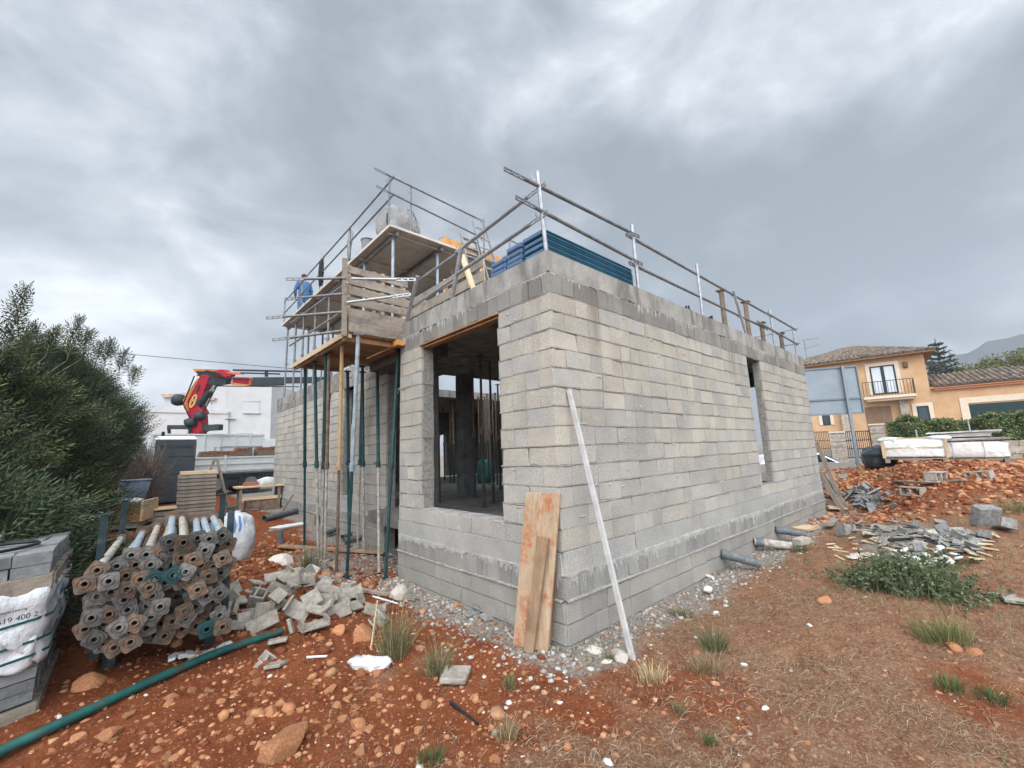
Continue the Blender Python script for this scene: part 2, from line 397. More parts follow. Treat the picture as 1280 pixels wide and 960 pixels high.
def block_wall(blocks, mortar, beads, O, U, Nn, u0, u1, openings, courses=COURSES, thick=.2, dull=1.0):
    O = Vector(O); U = Vector(U); Nn = Vector(Nn)
    for ci, (z0, z1, ln, kind) in enumerate(courses):
        free = [(u0, u1)]
        for (a, b_, za, zb) in openings:
            if za < (z0+z1)/2 < zb:
                nf = []
                for (p, q) in free:
                    if b_ <= p or a >= q: nf.append((p, q)); continue
                    if a > p: nf.append((p, a))
                    if b_ < q: nf.append((b_, q))
                free = nf
        outs = .018 if kind == 'pl' else (.012 if kind in ('sm', 'u') else 0)
        for (p, q) in free:
            j0 = rnd.uniform(-.006, .012) if p > u0 else 0; j1 = rnd.uniform(-.006, .012) if q < u1 else 0
            pa = p + j0 if p > u0 else p + .012; qb = q - j1 if q < u1 else q - .004
            vs = []
            for d in (.013 - outs, thick):
                for (uu, zz) in ((pa, z0), (qb, z0), (qb, z1), (pa, z1)):
                    vs.append(O + U*uu - Nn*d + Vector((0, 0, zz)))
            mortar.add(vs, [(0,1,2,3),(7,6,5,4),(0,4,5,1),(1,5,6,2),(2,6,7,3),(3,7,4,0)])
            x = p - (ln/2 if ci % 2 else 0) - (rnd.choice((0, .1)) if p > u0 else 0)
            while x < q - .01:
                l = ln if rnd.random() > .22 else ln/2
                a = max(x, p); b_ = min(x + l, q); x += l
                if b_ - a < .03: continue
                g = .0048; col = block_col(kind, a); col = tuple(c*dull for c in col)
                o = outs + rnd.uniform(-.001, .005)
                vs = []
                for (uu, zz, dd) in ((a+g, z0+.006, 0), (b_-g, z0+.006, 0), (b_-g, z1-.010, 0), (a+g, z1-.010, 0)):
                    vs.append(O + U*(uu + rnd.uniform(-.003,.003)) + Nn*(o + rnd.uniform(-.002,.002)) + Vector((0,0,zz + rnd.uniform(-.004,.004))))
                e = .006
                ctr = sum(vs, Vector())/4
                for q_ in range(4):
                    if rnd.random() < .13: vs[q_] = vs[q_] + (ctr-vs[q_]).normalized()*rnd.uniform(.006,.026) - Nn*.003
                back = []
                outer = []
                for v_ in vs:
                    dd = v_ - ctr; dd -= Nn*dd.dot(Nn)
                    outer.append(v_ + Vector(dd.normalized())*e*.7 - Nn*.007)
                    back.append(v_ + Vector(dd.normalized())*e*.7 - Nn*.045)
                blocks.add(vs + outer + back, [(0,1,2,3)] + [(i, i+4, (i+1)%4+4, (i+1)%4) for i in range(4)] + [(i+4, i+8, (i+1)%4+8, (i+1)%4+4) for i in range(4)], col)
            # squeezed mortar bead along the bed joint
            if kind[0] in 'bswu' and beads is not None:
                n = max(2, int((q-p)/.035)); prev = None; fs = []; vs = []
                sag = rnd.uniform(0, 50)
                for i in range(n+1):
                    uu = p + (q-p)*i/n; k = .5+.5*math.sin(uu*7+sag)*math.sin(uu*2.3+sag*2)
                    ex = outs + .001 + .005*max(0, k + rnd.uniform(-.5,.4)) ; dr = .005 + .010*max(0, k-.35+rnd.uniform(-.35,.4))
                    for (dz, dn) in ((.007, outs-.004), (.0, ex), (-dr, ex*.9), (-dr-.004, outs-.006)):
                        vs.append(O + U*uu + Nn*dn + Vector((0,0,z0+dz)))
                for i in range(n):
                    for k in range(3): fs.append((i*4+k, i*4+k+1, (i+1)*4+k+1, (i+1)*4+k))
                beads.add(vs, fs)
def drips(mb, O, U, Nn, u0, u1, z, dens=30, lmin=.02, lmax=.14, proud=.006):
    O = Vector(O); U = Vector(U); Nn = Vector(Nn)
    for i in range(int((u1-u0)*dens)):
        u = rnd.uniform(u0, u1); w = rnd.uniform(.005, .026); l = rnd.uniform(lmin, lmax) * max(.12, .5+.5*math.sin(u*1.7+z)+.35*math.sin(u*4.3)+rnd.uniform(-.4,.3))
        zt = z + rnd.uniform(-.02, .05); pr = proud*rnd.uniform(.4, 1.3)
        prof = [(-w, zt, 0), (0, zt+.01, pr), (w, zt, 0), (w*.7, zt-l*.6, 0), (0, zt-l*.7, pr), (-w*.7, zt-l*.6, 0), (rnd.uniform(-.3,.3)*w, zt-l, .001)]
        vs = [O + U*(u+a) + Nn*(c) + Vector((0,0,b_)) for (a, b_, c) in prof]
        mb.add(vs, [(0,5,4,1), (1,4,3,2), (5,6,4), (4,6,3)])
def smear(mb, O, U, Nn, u0, u1, z, hmin, hmax, proud):
    # a band of slopped mortar with a ragged lower edge
    O = Vector(O); U = Vector(U); Nn = Vector(Nn); n = int((u1-u0)/.02); vs = []; fs = []
    s1 = rnd.uniform(0, 90)
    for i in range(n+1):
        u = u0 + (u1-u0)*i/n
        k = .45 + .25*math.sin(u*2.1+s1) + .15*math.sin(u*9.3+s1*2) + .15*math.sin(u*31+s1) + rnd.uniform(-.2,.2)
        h = hmin + (hmax-hmin)*max(0, k)*rnd.uniform(.55, 1.1); top = z
        for (zz, d) in ((top+.03, -.004), (top, proud), (top-h*.8, proud*.8), (top-h, -.002)): vs.append(O + U*u + Nn*d*rnd.uniform(.8,1.1) + Vector((0,0,zz)))
    for i in range(n):
        for k in range(3): fs.append((i*4+k, i*4+k+1, (i+1)*4+k+1, (i+1)*4+k))
    mb.add(vs, fs)
WR = [(5.27, 5.96, 1.0, 3.335)]
WL = [(.83, 2.55, 1.0, 3.335)]
WF = [(6.4, 7.1, .9, 3.335), (7.98, 8.55, .9, 3.335)]
def make_wall(name, O, U, Nn, u0, u1, ops, drip_n=30, far=False, dull=1.0, thick=.2):
    bl, mo, be = MB(), MB(), MB()
    block_wall(bl, mo, be, O, U, Nn, u0, u1, ops, dull=dull, thick=thick)
    w = mo.build("wall", MORTAR, house); bl.build("block_facing", BLOCK, w); be.build("mortar_bead", MORTAR, w, smooth=True)
    a, b_ = u0+.02, u1-.02; SLOP = M('slopped_mortar', (.30,.29,.265), .95, (.39,.375,.345), 14, bmp=.6, bscale=60, col3=(.24,.23,.21), s3=5)
    d = MB(); drips(d, O, U, Nn, a, b_, 3.55, drip_n*1.4, .02, .13); smear(d, Vector(O)-Vector(Nn)*.001, U, Nn, a, b_, 3.556, .004, .05, .006); d.build("slab_drips", SLOP, w)
    d = MB(); O2 = Vector(O)+Vector(Nn)*.0135; smear(d, O2, U, Nn, a, b_, .61, .01, .11, .005); drips(d, O2, U, Nn, a, b_, .58, drip_n*1.1, .03, .14); d.build("ledge_drips", SLOP, w)
    sp_ = MB()
    for i in range(int((u1-u0)*13)):
        u = rnd.uniform(u0+.05, u1-.05); z = rnd.choice((rnd.uniform(.75, 3.3), .82+.1931*rnd.randint(0,12)+rnd.uniform(-.04,.03)))
        if any(p-.1 < u < q+.1 and c < z < d_+.05 for (p, q, c, d_) in ops): continue
        rx, rz_ = rnd.uniform(.012,.075), rnd.uniform(.008,.03); k = 9
        vs = [Vector(O)+Vector(U)*(u+rx*rnd.uniform(.5,1.1)*math.cos(6.283*j/k))+Vector(Nn)*.0035+Vector((0,0,z+rz_*rnd.uniform(.4,1.1)*math.sin(6.283*j/k))) for j in range(k)]
        vs.append(Vector(O)+Vector(U)*u+Vector(Nn)*rnd.uniform(.007,.013)+Vector((0,0,z)))
        s_ = 1 if Vector(U).cross(Vector((0,0,1))).dot(Vector(Nn)) > 0 else -1
        sp_.add(vs, [((j, (j+1)%k, k) if s_ > 0 else ((j+1)%k, j, k)) for j in range(k)])
    tag(sp_.build("mortar_splashes", SLOP, w), kind="stuff")
    # damp course lip at the ledge
    n = int((u1-u0)/.06); vs = []; fs = []; lb = MB(); O_ = Vector(O); U_ = Vector(U); N_ = Vector(Nn)
    for i in range(n+1):
        u = u0 + (u1-u0)*i/n; wv = .006*math.sin(u*2.2)+rnd.uniform(-.003,.003)
        for (dz, dn) in ((.012, .01), (.010, .032+wv), (-.004, .034+wv), (-.012, .015)): vs.append(O_ + U_*u + N_*dn + Vector((0,0,.388+dz+wv)))
    for i in range(n):
        for k in range(3): fs.append((i*4+k, i*4+k+1, (i+1)*4+k+1, (i+1)*4+k))
    lb.add(vs, fs); lb.build("ledge", M('ledge_mortar', (.22,.21,.19), .9, (.36,.34,.31), 16, bmp=.5), w)
    return w
make_wall("wall", (0,0,0), (1,0,0), (0,-1,0), 0, 9.1, WR, thick=.14)
make_wall("wall", (0,0,0), (0,1,0), (-1,0,0), 0, 3.2, WL, 45)
make_wall("wall", (.55,0,0), (0,1,0), (-1,0,0), 4.83, 13.25, WF, 10, dull=1.06)
# return of the front pillar into the recess, window heads, rear walls
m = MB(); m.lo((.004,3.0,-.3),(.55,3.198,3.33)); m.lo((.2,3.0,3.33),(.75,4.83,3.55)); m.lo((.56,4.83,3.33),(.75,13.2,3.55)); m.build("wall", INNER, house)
for (a, b_) in ((6.4, 7.1), (7.98, 8.55)):
    s = MB(); s.lo((.545, a, .80),(.75, b_, .905)); s.build("window_sill", DARKC, house)
s = MB(); s.lo((5.27, .015, .985),(5.96, .14, 1.012)); s.build("window_sill", DARKC, house)
s = MB()
for i in range(8):
    a = .84 + i*.213; s.box((.10, a+.1, 1.006), (.19, .19, .026), rz(rnd.uniform(-.02,.02)), jit=.003)
s.build("window_sill", DARKC, house)
s = MB(); s.box((.07, 1.69, 3.315), (.20, 1.78, .022), jit=.004); s.box((.03, 1.69, 3.285), (.03, 1.70, .018), jit=.004); s.build("lintel_board", PLY, house)
m = MB()
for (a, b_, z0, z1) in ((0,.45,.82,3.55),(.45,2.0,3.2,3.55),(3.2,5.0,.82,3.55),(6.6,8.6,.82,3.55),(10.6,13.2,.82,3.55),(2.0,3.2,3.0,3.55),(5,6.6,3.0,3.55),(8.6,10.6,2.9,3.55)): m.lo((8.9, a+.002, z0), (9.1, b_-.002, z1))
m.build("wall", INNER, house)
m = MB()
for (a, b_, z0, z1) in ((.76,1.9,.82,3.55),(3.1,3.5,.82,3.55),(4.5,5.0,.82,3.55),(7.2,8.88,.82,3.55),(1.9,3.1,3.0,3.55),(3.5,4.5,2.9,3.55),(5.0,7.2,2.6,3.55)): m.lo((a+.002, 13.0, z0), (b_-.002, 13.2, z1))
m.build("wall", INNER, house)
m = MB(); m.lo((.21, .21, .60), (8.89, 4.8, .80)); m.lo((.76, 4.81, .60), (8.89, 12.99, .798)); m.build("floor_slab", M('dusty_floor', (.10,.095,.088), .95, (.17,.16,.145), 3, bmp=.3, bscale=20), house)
# the slab edge is split so that the cast face shows its pour joints
m = MB(); m.lo((-.006,-.006,3.551), (9.106, 5.4, 3.78)); m.build("roof_slab", CAST, house)
m = MB(); m.lo((.543, 5.402, 3.552), (2.2, 13.25, 3.778)); m.build("roof_slab", CAST, house)
m = MB(); m.lo((2.22, 8.6, 3.55), (9.1, 13.25, 3.78)); m.build("roof_slab", CAST, house)
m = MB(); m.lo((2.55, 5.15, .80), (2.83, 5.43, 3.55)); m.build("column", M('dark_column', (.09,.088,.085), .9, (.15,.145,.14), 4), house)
m = MB(); m.lo((5.8, 8.4, .80), (6.1, 8.7, 3.55)); m.build("column", INNER, house)
m = MB(); m.lo((.03, 3.25, 3.50), (.56, 4.83, 3.548)); m.build("soffit_board", PLY, house)

# ================================================================== STEEL PROPS
def prop(name, label, cat, base, top, outer, inner, group, thick_up=True, frac=.45, r=.030, plate=True):
    """telescopic steel prop: two tubes, collar with handle, a plate at each end"""
    base = Vector(base); top = Vector(top); L = (top - base).length
    t = thing(name, label, cat, (0,0,0), group)
    hi_r, lo_r = (r, r*.78) if thick_up else (r*.78, r)
    a, b_ = (outer, inner) if thick_up else (inner, outer)
    m = MB(); m.tube((0,0,.008), (0,0,L*frac), lo_r, 10)
    if not thick_up: pass
    m.build("lower_tube", b_, t, smooth=False)
    m = MB(); m.tube((0,0,L*frac-.06), (0,0,L-.008), hi_r, 10); m.build("upper_tube", a, t)
    m = MB(); m.tube((0,0,L*frac-.09), (0,0,L*frac+.02), r*1.32, 10)
    h = [(.035*k, r*1.2 + .06*math.sin(PI*(k+1.6)/3.2), L*frac-.03+.0*k) for k in (-1.6,-1.5,-.8,0,.8,1.5,1.6)]
    m.path(h, .006, 6); m.build("collar", a, t)
    if plate:
        for z in (.004, L-.004):
            m = MB(); m.box((0,0,z), (.12,.12,.008)); m.build("base_plate" if z < .1 else "head_plate", b_ if z < .1 else a, t)
    pose(t, base, top - base, rnd.uniform(0, 6)); return t
EXT = [  # head pixel, foot pixel, paint of the upper and lower tube
 ((381.5,458),(380.5,681), TEAL, TEAL, "dark teal steel prop standing farthest from the house corner under the plywood canopy"),
 ((393.5,452),(398,698), TEAL, CEM, "dark prop with cement crusted foot next after the farthest canopy prop"),
 ((407.5,442),(402,700), TEAL, CEM, "teal prop with pale crusted lower tube, left half of the close pair under the canopy"),
 ((411.5,441),(406,701), BRN, CEM, "rusty brown prop, right half of the close pair under the canopy"),
 ((427.7,431),(420.6,715), ORNG, BRN, "prop with ochre orange upper tube under the canopy edge"),
 ((434.6,464),(436,684), TEAL, TEAL, "teal prop behind the ochre orange one, near the block wall"),
 ((448,417.5),(433.5,723), BLUEGAL, TEAL, "tilted grey prop with teal foot holding the near canopy corner"),
 ((453,458),(454.8,693), TEAL, CEM, "upright dark prop crossing a slanted one beneath the canopy"),
 ((468,466.5),(447,684), TEAL, CEM, "most slanted prop, crossing behind an upright one under the canopy"),
 ((471.7,457),(473.8,717), TEAL, CEM, "teal prop with grey lower tube beside the dark door recess"),
 ((498,437),(481.5,723), TEAL, TEAL, "bright teal prop leaning beside the front wall pillar"),
]
for (hp, fp, a, b_, lb) in EXT:
    foot = G(*fp); foot.x = min(foot.x, .40); foot.z = gz(foot.x, foot.y); top = hit(hp[0], hp[1], 2, 3.47); top.x = min(top.x, .38)
    prop("steel_prop", lb, "prop", foot, top, a, b_, "steel props under the canopy formwork", True, .47, .029)
# props inside the dark room
inner_spots = [(535,612,470),(549,628,462),(605,634,446),(617,629,452),(594,622,474),(590,612,478),(540,606,476),(563,603,478),(568,603,478),
               (581,602,478),(585,603,478),(600,604,474),(608,604,474),(612,606,470),(622,606,476),(556,600,480),(626,612,470)]
ip = prop("steel_prop", "dark steel prop standing on the room floor behind the window opening", "prop", (0,0,0), (0,0,2.73), M('dark_prop', (.03,.04,.04), .7, (.07,.05,.04), 5), BRN, "steel props inside the room", False, .5, .03)
for i, (u, vf, vt) in enumerate(inner_spots):
    p = hit(u, vf, 2, .80)
    if p.y > 12.8: p = hit(u, vf + 8, 2, .80)
    q = ip if i == 0 else copy_tree(ip)
    pose(q, (p.x, p.y, .80), (rnd.uniform(-.01,.01), rnd.uniform(-.01,.01), 1), rnd.uniform(0, 6))
    if i == 0: q["label"] = "leftmost dark steel prop seen through the room opening"
    if i == 2: q["label"] = "nearest steel prop on the room floor, tall at right of the opening"
    if i == 3: q["label"] = "second tall steel prop just right of the nearest one in the room"
for k in range(26):      # the thicket of props farther in
    q = copy_tree(ip); pose(q, (rnd.uniform(2.2, 7.5), rnd.uniform(6, 12.3), .80), (rnd.uniform(-.02,.02), rnd.uniform(-.02,.02), 1), rnd.uniform(0,6))
    q["label"] = "thin dark prop deep inside the block house, one of the far thicket"; q["group"] = "far thicket of props deep inside the house"
m = MB(); m.blob((5.35,8.0,1.15), (.22,.22,.38), None, 14, 10, .6, .15, 3, 4)
m.single("plastic_sheet", M('teal_sheet', (.015,.10,.10), .6, (.02,.14,.13), 5), "teal sheet draped in a heap deep inside the dark room", "sheet", smooth=True)

# ================================================================== CANOPY FORMWORK (low platform at the recess)
cf = thing("canopy_formwork", "low plywood canopy formwork jutting from the house on leaning props", "formwork", (-.4, 4.5, 3.5))
m = MB()
for i in range(4):
    y0 = 3.17 + i*.69; m.lo((-.86 + (0, .01, -.015, .005)[i], y0+.003, 3.50), (-.012, y0+.685, 3.527))
m.build("plywood_panel", PLY, cf)
m = MB(); m.beam((-.81,3.16,3.47), (-.81,5.95,3.47), .05, .05); m.beam((-.875,3.14,3.50), (-.875,5.9,3.50), .02, .08); m.build("edge_batten", PLANKL, cf)
for y in (3.3, 4.5, 5.6):
    m = MB(); m.beam((-.86,y,3.46), (-.02,y,3.46), .07, .07); m.build("joist", PLY, cf)
m = MB(); m.box((-.42,3.135,3.64), (.84,.03,.24), jit=.006); m.build("fascia_board", PLANK, cf)
m = MB(); m.box((-.07,3.13,3.46), (.12,.16,.08)); m.build("block", PLYO, cf)

def slat_panel(name, label, P0, U, length, z0, hgt, n, posts, Nn):
    t = thing(name, label, "barrier", P0); P0 = Vector(P0); U = Vector(U); Nn = Vector(Nn)
    for i in range(n):
        z = z0 + (i + .5)*hgt/n + rnd.uniform(-.01,.01)
        m = MB(); m.beam(P0 + U*(-.02+rnd.uniform(0,.05)) + Vector((0,0,z-P0.z)), P0 + U*(length+rnd.uniform(-.05,.04)) + Vector((0,0,z-P0.z+rnd.uniform(-.02,.02))), .025, hgt/n*rnd.uniform(.66,.8), (0,0,1), jit=.004)
        m.build("board", PLANK, t)
    for p in posts:
        m = MB(); b_ = P0 + U*p - Nn*.04; m.beam((b_.x,b_.y,z0), (b_.x,b_.y,z0+hgt), .05, .07, Nn); m.build("batten", PLANKL if rnd.random() < .5 else PLANK, t)
    return t
slat_panel("board_barrier", "grey weathered board barrier with gaps on the canopy's near edge", (-.86,3.2,3.77), (1,0,0), 1.0, 3.77, .80, 5, (.03,.42,.56,.92), (0,-1,0))
slat_panel("board_barrier", "grey plank shutter on the roof between the canopy and the aluminium ladder", (1.0,2.3,3.8), (0,1,0), 2.5, 3.8, 1.12, 5, (.1,1.2,2.3), (-1,0,0))
slat_panel("board_barrier", "low shadowed plank shutter under the upper deck behind the ladder", (1.2,5.0,3.8), (1,0,0), 2.6, 3.8, 1.3, 6, (.1,1.3,2.5), (0,-1,0))
m = MB(); m.beam((-.90,3.15,3.45),(-.92,3.15,4.62),.06,.05,(0,1,0)); m.single("timber_post", PLANK, "brown timber post carrying guard tubes at the canopy corner", "post")
m = MB(); m.beam(at(577,318,6.3), at(592,362,6.0), .09, .03, (0,1,.2)); m.single("plank", PLANKL, "short pale plank leaning on the roof below the ladder", "plank")

# ================================================================== UPPER DECK
DZ = 6.45
dk = thing("deck_formwork", "high plywood deck formwork for the upper roof on steel props", "formwork", (2.2, 9, DZ))
m = MB()
yy = 4.88; i = 0
while yy < 13.4:
    for (xa, xb) in ((.60, 1.75), (1.75, 2.9), (2.9, 4.0)):
        m.lo((xa+.003, yy+.003, DZ), (xb-.003, min(yy+1.22, 13.45)-.003, DZ+.027))
    yy += 1.22
m.build("plywood_panel", PLYU, dk)
m = MB(); m.lo((.585,4.87,DZ-.005),(.60,13.45,DZ+.06)); m.lo((.60,4.865,DZ-.003),(4.0,4.88,DZ+.05)); m.build("edge_board", PLYU, dk)
for x in (.80, 1.9, 3.1):
    m = MB(); m.beam((x,4.95,DZ-.06),(x,13.4,DZ-.06),.06,.10); m.build("beam", GALVD, dk)
for y in (5.1, 6.6, 8.2, 9.8, 11.4, 13.0):
    m = MB(); m.beam((.66,y,DZ-.03),(3.95,y,DZ-.03),.05,.05); m.build("joist", PLYU, dk)
deck_props = [(.80,5.15,"galvanised prop under the near corner of the upper deck",BLUEGAL), (1.9,5.15,"second galvanised prop along the near edge of the upper deck",BLUEGAL),
 (.82,6.7,None,BLUEGAL),(1.9,6.7,None,GALVD),(.80,8.0,None,GALVD),(1.9,8.3,None,GALVD),(.8,9.1,None,GALVD),(.8,10.3,None,GALVD),(1.9,10.3,None,GALVD),(.8,11.5,None,GALVD),(1.9,12.0,None,GALVD),
 (.8,12.4,None,GALVD),(.72,13.1,"last grey prop at the far end of the upper deck",GALVD),(1.9,13.1,None,GALVD),(1.3,12.7,None,GALVD),(3.1,5.2,None,BLUEGAL)]
for (x, y, lb, mt) in deck_props:
    prop("steel_prop", lb or "grey steel prop on the lower slab holding up the long upper deck", "prop", (x,y,3.78), (x,y,DZ-.11), mt, mt, "steel props under the upper deck", True, .5, .033)
# orange shutter boards standing on the deck's near edge
m = MB(); m.beam((1.95,5.0,DZ+.15),(4.1,5.0,DZ+.15),.027,.26,jit=.004); m.single("shutter_board", PLYO, "bright orange shutter board standing on the upper deck edge by the ladder", "board")
m = MB(); m.beam((2.6,4.93,DZ+.24),(3.0,4.86,DZ-.02),.07,.025,(0,0,1)); m.single("brace_board", PLANKL, "small pale brace nailed across the orange shutter board", "board")

# ================================================================== GUARD RAILS
def post(name, label, p0, p1, group, r=.024, mat=None, hook=True):
    t = thing(name, label, "guard post", p0, group); p0 = Vector(p0); p1 = Vector(p1)
    m = MB(); m.tube(p0, p1, r, 10); m.build("tube", mat or GALV, t)
    if hook:
        d = (p1-p0).normalized(); s = d.cross(Vector((RC[2][0],RC[2][1],0))).normalized()
        for k in (.45, .9):
            m = MB(); c = p0.lerp(p1, k); m.path([c, c+s*.05, c+s*.07+d*.03, c+s*.065+d*.06], .006, 5); m.build("hook", mat or GALV, t)
    return t
def rail(label, p0, p1, group, r=.021, ends=(True, True), mat=None):
    t = thing("guard_rail", label, "guard rail", p0, group); p0 = Vector(p0); p1 = Vector(p1); d = (p1-p0).normalized()
    a = p0 + d*(.26 if ends[0] else 0); b_ = p1 - d*(.26 if ends[1] else 0); mat = mat or GALVD
    m = MB(); m.tube(a, b_, r, 10); m.build("tube", mat, t)
    up = Vector((0,0,1)); side = d.cross(up).normalized()
    for flag, q, s in ((ends[0], p0, d), (ends[1], p1, -d)):
        if not flag: continue
        m = MB()   # flattened slotted end: two flat bars with bridges
        for o in (.017, -.017): m.beam(q+up*o, q+s*.29+up*o, .012, .012)
        for k in (.004, .10, .19, .28): m.beam(q+s*k-up*.02, q+s*k+up*.02, .012, .02, s)
        m.build("slotted_end", mat, t)
    return t
g = "guard posts along the right roof edge"
RP = [((.08,.08,3.78),(-.03,.05,4.68),"guard post at the near roof corner, where rails cross"), ((1.90,.1,3.78),(1.83,.08,4.75),"guard post just past the blue panels on the right roof edge"),
      ((3.83,.1,3.78),(3.77,.08,4.73),"middle guard post of the right roof edge, before the brown stubs"), ((5.76,.1,3.78),(5.28,.08,4.62),"tilted guard post between brown timber stubs on the right roof edge"),
      ((7.42,.1,3.78),(7.33,.08,4.68),"guard post next to last on the right roof edge"), ((9.06,.1,3.78),(8.98,.08,4.62),"last guard post at the far right roof corner")]
for a, b_, lb in RP: post("guard_post", lb, a, b_, g)
y = .055
rail("upper guard rail overhanging the near roof corner, right side", (-.50,y,4.50), (1.95,y,4.60), "rails along the right roof edge")
rail("lower guard rail overhanging the near roof corner, right side", (-.36,y,4.25), (1.97,y,4.20), "rails along the right roof edge")
rail("upper guard rail spanning the middle of the right roof edge", (1.70,y+.05,4.57), (7.3,y+.05,4.55), "rails along the right roof edge")
rail("lower guard rail spanning the middle of the right roof edge", (1.72,y+.05,4.17), (7.1,y+.05,4.18), "rails along the right roof edge")
rail("upper guard rail at the far end of the right roof edge", (7.0,y,4.52), (9.15,y,4.50), "rails along the right roof edge")
rail("lower guard rail at the far end of the right roof edge", (6.3,y,4.20), (9.1,y,4.12), "rails along the right roof edge")
rail("upper thin rail turning the far right roof corner", (9.05,.0,4.52), (9.0,3.2,4.50), "rails at the far roof end", .018, (False, False), GALV)
rail("lower thin rail turning the far right roof corner", (9.05,.0,4.15), (9.0,3.2,4.12), "rails at the far roof end", .018, (False, False), GALV)
post("guard_post", "bright tilted guard post on the left roof edge nearer the corner", hit(565,374,0,.06), hit(577,309,0,-.02), "guard posts along the left roof edge", .03)
post("guard_post", "bright tilted guard post on the left roof edge beside the canopy", hit(508,404,0,.06), hit(522,345,0,-.02), "guard posts along the left roof edge", .03)
rail("upper left-side guard rail running from the near roof corner", hit(682,229,0,0), hit(570,316,0,0), "rails along the left roof edge", .024, (True, False), GALV)
rail("lower left-side guard rail running from the near roof corner", hit(685,265,0,.02), hit(568,345,0,.02), "rails along the left roof edge", .024, (True, False), GALV)
rail("upper left-side guard rail between the two bright tilted posts", hit(574,315,0,.04), hit(524,350,0,.04), "rails along the left roof edge", .02, (False, False), GALV)
rail("lower left-side guard rail between the two bright tilted posts", hit(570,347,0,.05), hit(518,382,0,.05), "rails along the left roof edge", .02, (False, False), GALV)
# loose tubes at the canopy
dp = float(RC[2] @ (np.array((-.92,3.12,4.3)) - CAM))
cg = "loose guard tubes around the canopy"
rail("long level guard tube, topmost at the canopy, pointing left", at(358,349,dp), at(432,347.5,dp), cg, .021, (True, False))
rail("pale tube across the board barrier top", at(440,348.5,dp-.12), at(519,349.5,dp-.12), cg, .018, (False, True), GALV)
rail("middle guard tube at the canopy, second from the top", at(357,374,dp+.1), at(432,367,dp-.02), cg, .019, (True, False))
rail("pale tube across the middle of the board barrier", at(434,378,dp-.12), at(513,368,dp-.12), cg, .018, (False, True), GALV)
rail("lowest but one guard tube at the canopy, reaching farthest left", at(333,397.5,dp+.1), at(428,390,dp), cg, .019, (True, False))
rail("lowest guard tube at the canopy with a slotted left end", at(341,425,dp+.05), at(432,413,dp), cg, .02, (True, False))
rail("upper diagonal tube running back along the canopy edge", at(434,353,dp), (-.93,5.9,4.35), cg, .017, (False, False), GALV)
rail("lower diagonal tube running back along the canopy edge", at(432,387,dp), (-.93,5.9,3.90), cg, .017, (False, False), GALV)
# upper deck rails
dg = "guard posts on the upper deck"
for (x0, y0, zt, lb) in ((.63,5.0,1.22,"guard post at the upper deck's near corner beside the white bag"), (1.10,4.93,1.12,"guard post right of the white bag on the upper deck"), (3.12,4.93,1.12,"guard post on the upper deck by the orange board"),
   (.63,7.2,1.05,"guard post with a wire coil on the upper deck's left edge"), (.63,9.2,1.05,"guard post with hanging black cloth on the upper deck"), (.63,11.2,1.0,"guard post close to the blue worker on the upper deck"),
   (.63,13.3,1.05,"last guard post at the far end of the upper deck"), (4.0,4.95,.95,"guard post beyond the ladder at the deck's right corner"), (5.9,4.95,.95,"guard post far right behind the blue panels")):
    post("guard_post", lb, (x0,y0,DZ+.02 if x0 < 5 else 3.78), (x0,y0,DZ+zt), dg, .021, GALVD)
q = "rails on the upper deck"
rail("upper rail along the upper deck's near edge", (.25,4.9,DZ+1.18), (3.15,4.93,DZ+1.05), q)
rail("lower rail along the upper deck's near edge", (.30,4.9,DZ+.80), (3.15,4.93,DZ+.58), q)
rail("upper rail on the upper deck's left edge, nearest span", (.62,4.75,DZ+1.08), (.62,7.5,DZ+1.0), q, .02)
rail("lower rail on the upper deck's left edge, nearest span", (.62,4.75,DZ+.68), (.62,7.5,DZ+.6), q, .02)
rail("upper rail on the upper deck's left edge, middle span", (.60,7.0,DZ+.98), (.60,11.3,DZ+.92), q, .02)
rail("lower rail on the upper deck's left edge, middle span", (.60,7.0,DZ+.58), (.60,11.3,DZ+.5), q, .02)
rail("upper rail on the upper deck's left edge, farthest span", (.62,11.0,DZ+.93), (.62,13.4,DZ+.88), q, .02)
rail("lower rail on the upper deck's left edge, farthest span", (.62,11.0,DZ+.5), (.62,13.4,DZ+.45), q, .02)
for dz, lb in ((.85, "upper"), (.45, "lower")):
    rail(lb + " thin rail beyond the ladder running right", (4.0,4.95,DZ+dz), (5.95,4.95,DZ+dz-.1), q, .017, (False, False))
    rail(lb + " thin rail beyond the ladder running back along the deck", (4.0,4.95,DZ+dz), (4.0,8.0,DZ+dz), q, .017, (False, False))
m = MB(); m.path([Vector((.66,7.25+.14*math.cos(a),DZ+.75+.22*math.sin(a))) + Vector((.02*math.sin(3*a),0,0)) for a in np.linspace(0, 2*PI, 25)[:-1]], .007, 5, closed=True)
m.path([Vector((.67,7.25+.11*math.cos(a),DZ+.72+.2*math.sin(a))) for a in np.linspace(0, 2*PI, 25)[:-1]], .007, 5, closed=True)
m.single("wire_coil", GALVD, "wire coil hung on an upper deck guard post", "coil")
m = MB(); m.blob((.60,7.15,DZ+.45), (.05,.05,.38), None, 10, 8, 1, .3, 4, 2); m.single("strap_bundle", GALVD, "grey strap bundle hanging below the wire coil", "straps", smooth=True)
m = MB(); m.blob((.58,9.2,DZ+.52), (.07,.07,.42), None, 10, 10, 1, .3, 4, 5); m.single("hanging_cloth", M('black_cloth', (.02,.022,.025), .9), "black cloth hanging on an upper deck guard post", "cloth", smooth=True)
